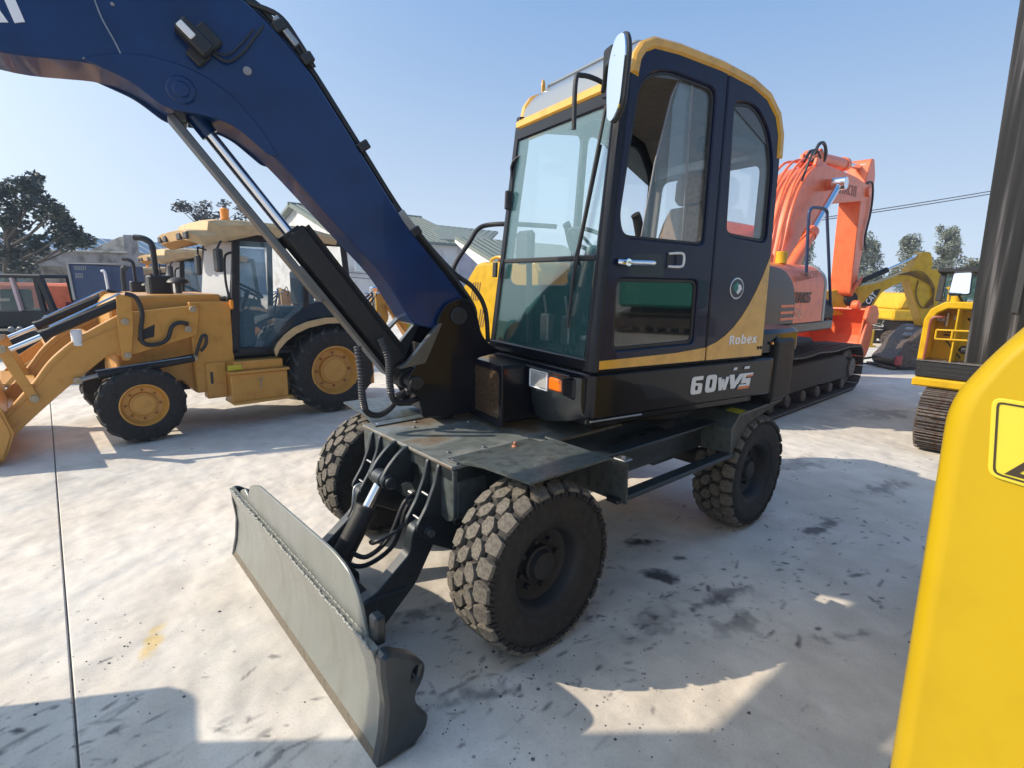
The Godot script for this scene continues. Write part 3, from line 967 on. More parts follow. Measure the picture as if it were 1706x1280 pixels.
func upper_body() -> void:
	var b := MB.new()
	b.disc(P(0.95, 0.80, 0.96), 0.50, 0.14, Vector3.UP, 40, 0.01)
	b.disc(P(0.95, 0.80, 0.92), 0.56, 0.05, Vector3.UP, 40, 0.01)
	part(b, "slewing_ring", M.dull_black, hero, TU)
	b = MB.new()
	b.pz(rnd([-0.02, 0.60, -0.03, 0.06, 0.0, 0.004, 1.60, 0.004, 1.66, 0.06, 1.95, 0.35, 1.95, 1.5, 1.6, 1.84, 0.3, 1.84, -0.02, 1.5], [0.02, 0.05, 0.03, 0.02, 0.1, 0.2, 0.3, 0.2, 0.05, 0.05]), 1.055, 1.318, 0.012)
	b.pz(rnd([0.05, 0.66, 0.05, 0.10, 1.55, 0.10, 1.85, 0.4, 1.85, 1.4, 1.5, 1.7, 0.3, 1.7, 0.05, 1.4], 0.05), 0.985, 1.055, 0.01)
	part(b, "side_skirt", M.black, hero, TU)
	b = MB.new()
	b.rod(P(-0.03, 0.0, 1.052), P(0.35, -0.002, 1.052), 0.006, 8)
	part(b, "skirt_edge", M.steel, hero, TU)
	# nose that carries the swing post
	b = MB.new()
	b.bx(-0.285, 0.20, 0.56, 1.42, 0.93, 1.30, 0.02)
	b.pu(rnd([0.50, 1.31, 1.42, 1.31, 1.42, 0.92, 0.50, 0.92], 0.04), -0.30, -0.285, 0.004, [rnd([0.40 + 0.14, 1.27, 1.04, 1.27, 1.04, 0.97, 0.54, 0.97], 0.05)])
	part(b, "nose_frame", M.black, hero, TU)
	b = MB.new()
	b.bx(-0.292, -0.285, 0.53, 1.05, 0.96, 1.28, 0.002)
	part(b, "nose_panel", M.primer, hero, TU)
	# lamp pod under the cab corner
	b = MB.new()
	b.rings(pod())
	part(b, "lamp_pod", M.chassis, hero, TU)
	b = MB.new()
	b.bx(-0.075, -0.045, 0.10, 0.555, 1.155, 1.285, 0.014)
	b.bx(-0.095, -0.03, 0.12, 0.57, 1.285, 1.300, 0.006)
	var pod_frame := part(b, "lamp_frame", M.black, hero, TU)
	b = MB.new()
	b.bx(-0.088, -0.07, 0.345, 0.52, 1.172, 1.274, 0.01)
	part(b, "headlight", M.lamp_lens, pod_frame)
	b = MB.new()
	b.bx(-0.092, -0.070, 0.338, 0.527, 1.164, 1.171, 0.003)
	b.bx(-0.092, -0.070, 0.338, 0.527, 1.275, 1.282, 0.003)
	b.bx(-0.092, -0.070, 0.520, 0.527, 1.171, 1.275, 0.003)
	b.bx(-0.092, -0.070, 0.338, 0.345, 1.171, 1.275, 0.003)
	tag(part(b, "lens_rim", M.white, pod_frame), "", "", "", "")
	b = MB.new()
	b.bx(-0.090, -0.07, 0.205, 0.325, 1.18, 1.262, 0.012)
	part(b, "indicator", M.amber, pod_frame)
	b = MB.new()
	b.bx(-0.052, -0.045, 0.60, 0.70, 1.19, 1.29, 0.0015)
	part(b, "info_plate", M.plastic, hero, TU)
	b = MB.new()
	for k in 6: b.bx(-0.0545, -0.052, 0.61, 0.69 - (k % 3) * 0.012, 1.20 + k * 0.014, 1.206 + k * 0.014, 0.0)
	part(b, "plate_print", M.grey, hero, TU)
	# engine house and counterweight at the rear
	b = MB.new()
	b.pz(rnd([1.50, 0.10, 1.80, 0.10, 2.15, 0.16, 2.22, 0.30, 2.22, 1.5, 2.0, 1.86, 1.2, 1.86, 0.55, 1.86, 0.55, 1.26, 1.5, 1.26], [0.02, 0.1, 0.1, 0.15, 0.3, 0.2, 0.0, 0.1, 0.0, 0.0]), 1.31, 1.50, 0.03)
	b.pz(rnd([0.70, 1.26, 2.0, 1.26, 2.0, 1.8, 0.70, 1.8], 0.1), 1.50, 1.78, 0.05)
	part(b, "engine_hood", M.black, hero, TU)
	b = MB.new()
	b.pz(rnd([1.72, 0.06, 2.10, 0.13, 2.20, 0.35, 2.20, 1.5, 1.95, 1.8, 1.72, 1.8], [0.04, 0.12, 0.15, 0.2, 0.1, 0.05]), 0.94, 1.46, 0.05)
	part(b, "counterweight", M.dull_black, hero, TU)
	b = MB.new()
	b.disc(P(1.69, 0.085, 1.405), 0.012, 0.014, Vector3(0, 0, 1), 10)
	part(b, "marker_lamp", M.beacon, hero, TU)
	# writing on the skirt
	b = MB.new()
	var zr := func(x0: float, y0: float, w: float, h: float, sl: float, r: float) -> PackedVector2Array:
		return rnd([x0, y0, x0 + w, y0, x0 + w + h * sl, y0 + h, x0 + h * sl, y0 + h], r)
	var sl := 0.05
	# 6: ring with its upper right cut open
	b.pv(rnd([0.762, 1.128, 0.862, 1.128, 0.866, 1.200, 0.800, 1.205, 0.800, 1.222, 0.868, 1.222, 0.869, 1.246, 0.768, 1.246], [0.022, 0.022, 0.018, 0.004, 0.006, 0.004, 0.004, 0.026]), -0.003, 0.002, 0.0, [zr.call(0.799, 1.152, 0.030, 0.030, sl, 0.006)])
	b.pv(zr.call(0.896, 1.128, 0.100, 0.118, sl, 0.026), -0.003, 0.002, 0.0, [zr.call(0.931, 1.155, 0.030, 0.064, sl, 0.010)])
	b.pv(V2([1.018, 1.222, 1.048, 1.222, 1.047, 1.165, 1.058, 1.210, 1.076, 1.210, 1.083, 1.165, 1.096, 1.222, 1.124, 1.222, 1.098, 1.130, 1.072, 1.130, 1.066, 1.162, 1.056, 1.130, 1.030, 1.130]), -0.003, 0.002)
	part(b, "model_number", M.decal_white, hero, TU)
	b = MB.new()
	b.pv(V2([1.128, 1.232, 1.172, 1.232, 1.182, 1.178, 1.232, 1.232, 1.272, 1.232, 1.188, 1.132, 1.150, 1.132]), -0.005, 0.002)
	b.pv(V2([1.268, 1.232, 1.372, 1.232, 1.360, 1.207, 1.292, 1.207, 1.288, 1.198, 1.346, 1.198, 1.338, 1.128, 1.222, 1.128, 1.238, 1.152, 1.306, 1.152, 1.310, 1.165, 1.252, 1.165]), -0.006, 0.002)
	b.pv(V2([1.160, 1.262, 1.192, 1.262, 1.198, 1.278, 1.166, 1.278]), -0.004, 0.0)
	b.pv(V2([1.272, 1.262, 1.322, 1.262, 1.328, 1.278, 1.278, 1.278]), -0.004, 0.0)
	part(b, "model_letters", M.decal_white, hero, TU)
	b = MB.new()
	b.pv(V2([1.218, 1.122, 1.330, 1.122, 1.342, 1.140, 1.230, 1.140]), -0.0075, 0.002)
	b.pv(V2([1.300, 1.218, 1.367, 1.218, 1.361, 1.207, 1.292, 1.207]), -0.0075, 0.002)
	part(b, "letter_accent", mat(lin(0.75, 0.2, 0.05), 0.4), hero, TU)

func pod() -> Array:
	var r: Array = []
	for q in [[0.56, 1.29, 1.00, -0.045], [0.53, 1.29, 0.965, -0.075], [0.40, 1.29, 0.955, -0.085], [0.20, 1.29, 1.0, -0.075], [0.06, 1.29, 1.05, -0.055]]:
		var ring: Array = []
		for e in [[0.05, q[1]], [q[3], q[1]], [q[3], 1.16], [q[3] + 0.01, lerpf(1.16, q[2], 0.5)], [q[3] + 0.04, q[2] + 0.01], [0.05, q[2]]]:
			ring.append(P(e[0], q[0], e[1]))
		r.append(ring)
	return r

func lean(z: float) -> float: return 0.081 * (z - 1.37)      # how far the cab's front leans back at height z

func cab() -> void:
	# outline of the whole side, then the door and the rear quarter cut from it
	var N := 6
	var b := MB.new()
	# door
	var door := rnd([0.0, 1.335, 0.868, 1.335, 0.855, 2.985, 0.275, 3.0, 0.175, 2.93, 0.122, 2.85], [0.01, 0.0, 0.0, 0.14, 0.06, 0.1])
	var up_win := rnd([0.135, 2.045, 0.775, 2.035, 0.768, 2.885, 0.36, 2.905, 0.19, 2.83, 0.10, 2.15], [0.06, 0.05, 0.07, 0.15, 0.09, 0.05])
	var lo_win := rnd([0.105, 1.44, 0.76, 1.455, 0.755, 1.835, 0.10, 1.835], [0.05, 0.05, 0.06, 0.06])
	b.pv(door, 0.0, 0.05, 0.008, [up_win, lo_win])
	warp(b)
	var dr := part(b, "door", M.navy_cab, hero, TU)
	b = MB.new()
	for pr in [[up_win, 0.016], [lo_win, 0.02]]:
		b.pv(pr[0], 0.014, 0.034, 0.003, [MB.inset(MB.ccw(pr[0]), pr[1])])
	part(b, "window_seal", M.plastic, dr)
	b = MB.new()
	b.pv(MB.inset(MB.ccw(V2([0.455, 2.03, 0.785, 2.03, 0.78, 2.89, 0.50, 2.90, 0.455, 2.75])), 0.008), 0.028, 0.033)
	part(b, "sliding_pane", M.glass, dr)
	b = MB.new()
	b.pv(rnd([0.30, 2.03, 0.62, 2.03, 0.62, 2.895, 0.50, 2.89, 0.46, 2.80, 0.37, 2.45], [0.0, 0.0, 0.05, 0.06, 0.06, 0.0]), 0.040, 0.045)
	part(b, "sliding_pane", M.glass, dr)
	b = MB.new()
	b.rod(P(0.62, 0.03, 2.03), P(0.60, 0.03, 2.89), 0.006, 6)
	b.tube(PackedVector3Array([P(0.30, 0.042, 2.03), P(0.37, 0.042, 2.45), P(0.46, 0.042, 2.80), P(0.50, 0.042, 2.88)]), 0.005, 6)
	part(b, "pane_edge", M.grey, dr)
	b = MB.new()
	b.pv(MB.inset(MB.ccw(lo_win), -0.004), 0.022, 0.027)
	part(b, "lower_pane", M.glass_deep, dr)
	b = MB.new()
	b.tube(curve([P(0.10, -0.010, 1.918), P(0.13, -0.028, 1.916), P(0.23, -0.03, 1.917), P(0.33, -0.028, 1.919), P(0.355, -0.008, 1.92)], 5), 0.017, 12)
	b.disc(P(0.145, -0.032, 1.916), 0.022, 0.026, Vector3(0, 0, 1), 16)
	part(b, "handle", M.chrome, dr)
	b = MB.new()
	b.bx(0.47, 0.505, -0.006, 0.002, 1.905, 1.98, 0.003)
	part(b, "latch_plate", M.plastic, dr)
	b = MB.new()
	b.tube(curve([P(0.475, -0.01, 1.975), P(0.55, -0.03, 1.98), P(0.572, -0.032, 1.965), P(0.572, -0.032, 1.92), P(0.55, -0.03, 1.905), P(0.475, -0.01, 1.905)], 4), 0.007, 8)
	part(b, "pull_loop", M.white, dr)
	# yellow swoosh on the door and the quarter
	b = MB.new()
	b.pv(V2([0.012, 1.345, 0.864, 1.345, 0.864, 1.425, 0.60, 1.405, 0.30, 1.398, 0.012, 1.392]), -0.0025, 0.004)
	part(b, "yellow_stripe", M.hero_yellow, dr)
	# rear quarter
	b = MB.new()
	var quarter := rnd([0.876, 1.335, 1.452, 1.335, 1.418, 2.62, 1.375, 2.79, 1.27, 2.90, 1.12, 2.965, 0.863, 2.985], [0.0, 0.02, 0.1, 0.06, 0.06, 0.06, 0.0])
	var q_win := rnd([0.965, 2.105, 1.365, 2.08, 1.355, 2.55, 1.27, 2.76, 1.11, 2.87, 0.93, 2.845], [0.06, 0.05, 0.1, 0.1, 0.08, 0.05])
	b.pv(quarter, 0.0, 0.05, 0.008, [q_win])
	warp(b)
	var qp := part(b, "quarter_panel", M.navy_cab, hero, TU)
	b = MB.new()
	b.pv(q_win, 0.014, 0.034, 0.003, [MB.inset(MB.ccw(q_win), 0.02)])
	part(b, "window_seal", M.plastic, qp)
	b = MB.new()
	b.pv(MB.inset(MB.ccw(q_win), -0.003), 0.022, 0.027)
	part(b, "quarter_pane", M.glass, qp)
	b = MB.new()
	var sw: Array = [0.880, 1.345, 1.442, 1.345, 1.425, 2.0]
	for k in 9:
		var s := k / 8.0
		var p := Vector2(1.425, 2.0).lerp(Vector2(1.22, 1.50), s).lerp(Vector2(1.22, 1.50).lerp(Vector2(0.880, 1.43), s), s)
		if k > 0: sw.append_array([p.x, p.y])
	b.pv(V2(sw), -0.0025, 0.004)
	part(b, "yellow_swoosh", M.hero_yellow, qp)
	b = MB.new()
	b.letters("Robex", 0.062, 0.003, Transform3D(Basis(), P(1.085, -0.0035, 1.432)), 0.05, 800, 1.25)
	part(b, "name_lettering", mat(lin(0.70, 0.71, 0.74), 0.25, 0.4), qp)
	b = MB.new()
	b.disc(P(1.11, -0.002, 1.788), 0.068, 0.006, Vector3(0, 0, 1), 32, 0.002)
	var em := part(b, "round_emblem", mat(lin(0.5, 0.52, 0.54), 0.25, 0.6), qp)
	b = MB.new()
	b.disc(P(1.11, -0.006, 1.788), 0.058, 0.004, Vector3(0, 0, 1), 32, 0.001)
	part(b, "emblem_field", mat(lin(0.03, 0.035, 0.05), 0.4), em)
	b = MB.new()
	b.pv(V2([1.068, 1.80, 1.09, 1.825, 1.125, 1.825, 1.105, 1.79, 1.12, 1.765, 1.085, 1.765]), -0.010, -0.006)
	part(b, "emblem_mark", M.teal, em)
	b = MB.new()
	b.pv(V2([1.118, 1.752, 1.10, 1.765, 1.118, 1.79, 1.108, 1.812, 1.135, 1.812, 1.152, 1.785]), -0.011, -0.007)
	part(b, "emblem_mark", M.decal_white, em)
	b = MB.new()
	for k in 2: b.disc(P(1.395 + k * 0.03, -0.004, 1.398), 0.012, 0.01, Vector3(0, 0, 1), 10)
	part(b, "lock", M.plastic, qp)
	# roof: yellow band over the side, dark inside
	b = MB.new()
	var o := [[0.118, 2.84], [0.135, 2.93], [0.18, 2.995], [0.265, 3.035], [0.45, 3.045], [0.80, 3.035], [1.08, 3.005], [1.25, 2.955], [1.37, 2.86], [1.425, 2.74], [1.435, 2.60]]
	var near: Array = []
	for sec in [[-0.004, 0.0], [-0.004, 0.055], [0.01, 0.0], [0.06, -0.018], [0.5, -0.03], [1.05, -0.02], [1.12, 0.0], [1.16, 0.03], [1.17, 0.075]]:
		var ring: Array = []
		for q in o: ring.append(P(q[0] + 0.02 * 0.0, sec[0], q[1]))
		near.append(ring)
	# side lip
	var outer := PackedVector2Array()
	var inner := PackedVector2Array()
	for q in o: outer.push_back(Vector2(q[0], q[1]))
	inner = PackedVector2Array()
	for i in o.size():
		var d0 := (outer[mini(i + 1, o.size() - 1)] - outer[maxi(i - 1, 0)]).normalized()
		inner.push_back(outer[i] + Vector2(d0.y, -d0.x) * 0.056)
	var band := outer.duplicate()
	for i in inner.size(): band.push_back(inner[inner.size() - 1 - i])
	b.pv(band, -0.012, 0.035, 0.012)
	var sk: Array = []
	for v in [0.02, 0.3, 0.6, 0.9, 1.12, 1.17]:
		var ring: Array = []
		var dz := 0.0 if v < 1.1 else (-0.02 if v < 1.15 else -0.06)
		for q in o: ring.append(P(q[0], v, q[1] + dz))
		for i in o.size():
			var q2 := inner[o.size() - 1 - i]
			ring.append(P(q2.x, v, q2.y + dz + 0.025))
		sk.append(ring)
	warp(b)
	part(b, "roof_band", M.hero_yellow, hero, TU)
	b = MB.new()
	b.rings(sk)
	warp(b)
	part(b, "roof", M.roof_grey, hero, TU)
	b = MB.new()
	b.bx(0.088, 0.135, 0.05, 1.15, 2.785, 2.842, 0.012)
	for v in [1.10]:
		b.pv(band, v, v + 0.06, 0.012)
	warp(b)
	part(b, "front_band", M.hero_yellow, hero, TU)
	b = MB.new()
	b.pz(rnd([0.24, 0.10, 1.2, 0.10, 1.2, 0.94, 0.24, 0.94], 0.06), 3.035, 3.058, 0.008)
	part(b, "roof_panel", M.roof_grey, hero, TU)
	b = MB.new()
	b.tube(curve([P(0.20, 0.90, 2.99), P(0.20, 0.90, 3.05), P(0.22, 0.92, 3.075), P(0.24, 0.94, 3.05), P(0.24, 0.94, 3.0)], 4), 0.008, 8)
	part(b, "lifting_eye", M.hero_yellow, hero, TU)
	# front frame
	b = MB.new()
	for v in [[0.055, 0.105], [1.095, 1.165]]:
		var r0: Array = []
		var rs: Array = []
		for z in [1.33, 1.6, 1.95, 2.3, 2.6, 2.86]:
			var ring: Array = []
			var u0 := lean(z)
			for q in [[-0.004, v[0]], [-0.022, v[0] + 0.012], [-0.028, lerpf(v[0], v[1], 0.5)], [-0.022, v[1] - 0.012], [-0.004, v[1]], [0.05, v[1]], [0.05, v[0]]]:
				ring.append(P(u0 + q[0], q[1], z))
			rs.append(ring)
		b.rings(rs)
	var c0: Array = []                 # rounded corner between front and side
	for z in [1.33, 1.6, 1.95, 2.3, 2.6, 2.86]:
		var ring: Array = []
		for q in [[0.03, 0.0], [0.008, 0.004], [-0.014, 0.022], [-0.024, 0.055], [0.03, 0.055]]:
			ring.append(P(lean(z) + q[0] - 0.008, q[1], z))
		c0.append(ring)
	b.rings(c0)
	b.pu(V2([0.06, 1.33, 1.165, 1.33, 1.165, 1.395, 0.06, 1.395]), -0.028, 0.05, 0.008)
	var from := b.start()
	b.bx(0.085, 0.15, 0.08, 1.15, 2.71, 2.785, 0.01)
	warp(b)
	part(b, "front_frame", M.black, hero, TU)
	b = MB.new()
	b.bx(lean(1.94) - 0.02, lean(1.94) + 0.02, 0.10, 1.1, 1.925, 1.955, 0.006)
	warp(b)
	part(b, "cross_rail", M.plastic, hero, TU)
	for k in 2:
		b = MB.new()
		var z0 := 1.39 if k == 0 else 1.955
		var z1 := 1.93 if k == 0 else 2.735
		var ra: Array = []
		for z in [z0, z1]:
			ra.append([P(lean(z) - 0.012, 0.095, z), P(lean(z) - 0.012, 1.105, z), P(lean(z) - 0.006, 1.105, z), P(lean(z) - 0.006, 0.095, z)])
		b.rings(ra)
		warp(b)
		part(b, "lower_windscreen" if k == 0 else "upper_windscreen", M.glass_dark if k == 0 else M.glass_front, hero, TU)
	b = MB.new()
	b.bx(lean(2.2) - 0.045, lean(2.2) - 0.01, 1.10, 1.13, 2.28, 2.40, 0.006)
	warp(b)
	part(b, "hinge", M.plastic, hero, TU)
	b = MB.new()
	b.bx(-0.032, -0.015, 1.105, 1.155, 1.83, 1.93, 0.004)
	warp(b)
	part(b, "hinge", M.plastic, hero, TU)
	# wiper
	b = MB.new()
	b.tube(PackedVector3Array([P(lean(2.70) - 0.05, 0.10, 2.70), P(lean(2.2) - 0.05, 0.20, 2.1), P(lean(1.95) - 0.035, 0.245, 1.93), P(-0.02, 0.252, 1.55)]), 0.009, 8)
	part(b, "wiper_arm", M.plastic, hero, TU)
	b = MB.new()
	b.bar(P(lean(2.5) - 0.03, 0.135, 2.52), P(lean(1.8) - 0.03, 0.26, 1.80), 0.012, 0.02)
	part(b, "wiper_blade", M.plastic, hero, TU)
	# mirror on its arm
	b = MB.new()
	b.tube(curve([P(0.06, 0.07, 2.77), P(-0.04, 0.06, 2.79), P(-0.12, 0.08, 2.80), P(-0.155, 0.085, 2.77), P(-0.155, 0.085, 2.55)], 5), 0.012, 10)
	b.tube(PackedVector3Array([P(-0.01, 0.05, 2.74), P(-0.10, -0.08, 2.80), P(-0.14, -0.19, 2.80)]), 0.012, 8)
	part(b, "mirror_arm", M.plastic, hero, TU)
	var MX := TU * Transform3D(Basis(Vector3.UP, deg_to_rad(-12.0)) * Basis(Vector3(1, 0, 0), deg_to_rad(4.0)), P(-0.15, -0.2, 2.70))
	var mo := rnd([-0.078, 0.11, -0.05, 0.18, 0.03, 0.185, 0.078, 0.10, 0.082, -0.02, 0.055, -0.16, 0.005, -0.185, -0.066, -0.12], [0.04, 0.03, 0.05, 0.05, 0.05, 0.04, 0.04, 0.04])
	b = MB.new()
	b.pu(mo, 0.0, 0.035, 0.012)
	var mi := part(b, "mirror", M.plastic, hero, MX)
	b = MB.new()
	b.pu(MB.inset(MB.ccw(mo), 0.008), -0.003, 0.004)
	part(b, "mirror_glass", M.mirror, mi)
	b = MB.new()
	b.pu(rnd([0.03, 2.72, 0.10, 2.72, 0.10, 2.95, 0.03, 2.96], 0.02), 0.02, 0.07, 0.006)
	part(b, "mirror_bracket", M.black, hero, TU)
	# far side, rear wall, floor and lining
	b = MB.new()
	var side := rnd([0.0, 1.335, 1.452, 1.335, 1.418, 2.62, 1.27, 2.90, 1.12, 2.965, 0.26, 2.98, 0.12, 2.86], [0.01, 0.02, 0.1, 0.1, 0.06, 0.1, 0.05])
	var fw1 := rnd([0.10, 1.78, 0.64, 1.78, 0.64, 2.84, 0.20, 2.84], 0.07)
	var fw2 := rnd([0.69, 1.78, 1.37, 1.78, 1.35, 2.62, 1.20, 2.82, 0.69, 2.84], 0.07)
	b.pv(side, 1.12, 1.165, 0.006, [fw1, fw2])
	warp(b)
	part(b, "far_side_wall", M.black, hero, TU)
	b = MB.new()
	b.pv(fw1, 1.14, 1.145)
	b.pv(fw2, 1.14, 1.145)
	warp(b)
	part(b, "far_pane", M.glass, hero, TU)
	b = MB.new()
	b.pu(V2([0.05, 1.335, 1.12, 1.335, 1.03, 2.62, 0.05, 2.62]), 1.39, 1.42, 0.004, [rnd([0.12, 1.80, 1.04, 1.80, 0.97, 2.58, 0.12, 2.58], 0.06)])
	part(b, "rear_wall", M.lining, hero, TU)
	b = MB.new()
	b.bx(1.40, 1.405, 0.11, 1.04, 1.79, 2.58, 0.0)
	part(b, "rear_pane", M.glass, hero, TU)
	b = MB.new()
	b.bx(0.03, 1.4, 0.05, 1.12, 1.32, 1.345, 0.0)
	part(b, "floor", M.trim, hero, TU)
	b = MB.new()
	b.pv(V2([0.17, 2.84, 0.27, 2.95, 0.8, 2.965, 1.08, 2.93, 1.24, 2.87, 1.36, 2.68, 1.34, 2.68, 1.22, 2.85, 1.07, 2.90, 0.8, 2.935, 0.28, 2.925, 0.18, 2.83]), 0.055, 1.1)
	warp(b)
	part(b, "headlining", M.lining, hero, TU)
	b = MB.new()
	b.bx(0.16, 0.42, 0.3, 0.95, 2.80, 2.86, 0.02)
	b.bx(0.95, 1.30, 0.07, 0.30, 2.62, 2.72, 0.03)
	part(b, "overhead_box", M.trim, hero, TU)
	seat_and_levers()

func seat_and_levers() -> void:
	var s := holder("seat", hero, TU)
	var b := MB.new()
	b.bx(0.68, 1.16, 0.28, 0.78, 1.70, 1.84, 0.05)
	b.bx(0.74, 1.10, 0.34, 0.72, 1.34, 1.70, 0.03)
	part(b, "cushion", M.seat, s)
	b = MB.new()
	b.rings([seat_ring(1.14, 1.80, 0.25), seat_ring(1.19, 2.05, 0.26), seat_ring(1.235, 2.25, 0.22), seat_ring(1.25, 2.34, 0.17)])
	part(b, "backrest", M.seat, s, Transform3D(), 60)
	b = MB.new()
	b.rings([seat_ring(1.255, 2.36, 0.10), seat_ring(1.255, 2.40, 0.14), seat_ring(1.26, 2.52, 0.14), seat_ring(1.265, 2.57, 0.09)])
	part(b, "headrest", M.seat, s, Transform3D(), 60)
	for v in [[0.14, 0.26], [0.80, 0.93]]:
		b = MB.new()
		b.pv(rnd([0.45, 1.86, 0.52, 1.93, 1.15, 1.93, 1.2, 1.80, 1.1, 1.5, 0.6, 1.5], 0.06), v[0], v[1], 0.02)
		var c := part(b, "console", M.trim, hero, TU)
		b = MB.new()
		var vm: float = (v[0] + v[1]) * 0.5
		b.rod(P(0.54, vm, 1.92), P(0.46, vm, 2.05), 0.012, 8)
		b.tube(curve([P(0.475, vm, 2.03), P(0.45, vm, 2.08), P(0.42, vm, 2.17), P(0.40, vm, 2.20)], 4), 0.028, 10)
		part(b, "joystick", M.plastic, c)
	b = MB.new()
	b.rod(P(0.22, 0.55, 1.35), P(0.38, 0.55, 2.02), 0.04, 12)
	var col := part(b, "steering_column", M.plastic, hero, TU)
	b = MB.new()
	var ring: Array = []
	var pts := PackedVector3Array()
	var X := Transform3D(MB.up_to(Vector3(0.5, 1.0, 0.0)), P(0.39, 0.55, 2.06))
	for k in 25: pts.push_back(X * Vector3(cos(TAU * k / 24.0) * 0.17, 0, sin(TAU * k / 24.0) * 0.17))
	b.tube(pts, 0.014, 8)
	for k in 3:
		var a := TAU * k / 3.0
		b.rod(X * Vector3(0, -0.03, 0), X * Vector3(cos(a) * 0.17, 0, sin(a) * 0.17), 0.010, 6)
	part(b, "steering_wheel", M.plastic, col)
	b = MB.new()
	b.bx(0.10, 0.16, 0.86, 1.04, 1.92, 2.14, 0.02)
	b.tube(curve([P(0.1, 1.02, 2.3), P(0.06, 1.04, 2.55), P(0.1, 0.98, 2.62)], 4), 0.008, 6)
	b.rod(P(0.15, 0.9, 1.35), P(0.13, 0.9, 1.95), 0.02, 8)
	part(b, "monitor", M.plastic, hero, TU)
	b = MB.new()
	for v in [0.45, 0.68]:
		b.bx(0.14, 0.20, v, v + 0.09, 1.42, 1.60, 0.01)
		b.rod(P(0.2, v + 0.045, 1.36), P(0.14, v + 0.045, 1.72), 0.009, 6)
	part(b, "pedal", M.steel, hero, TU)
	b = MB.new()
	b.bx(0.30, 0.42, 0.24, 0.34, 1.35, 1.86, 0.02)
	part(b, "side_box", M.teal_trim, hero, TU)

func seat_ring(u: float, z: float, hw: float) -> Array:
	var r: Array = []
	for k in 12:
		var a := TAU * k / 12.0
		r.append(P(u + 0.065 * signf(sin(a)) * pow(absf(sin(a)), 0.7), 0.53 + hw * signf(cos(a)) * pow(absf(cos(a)), 0.6), z + 0.0))
	return r

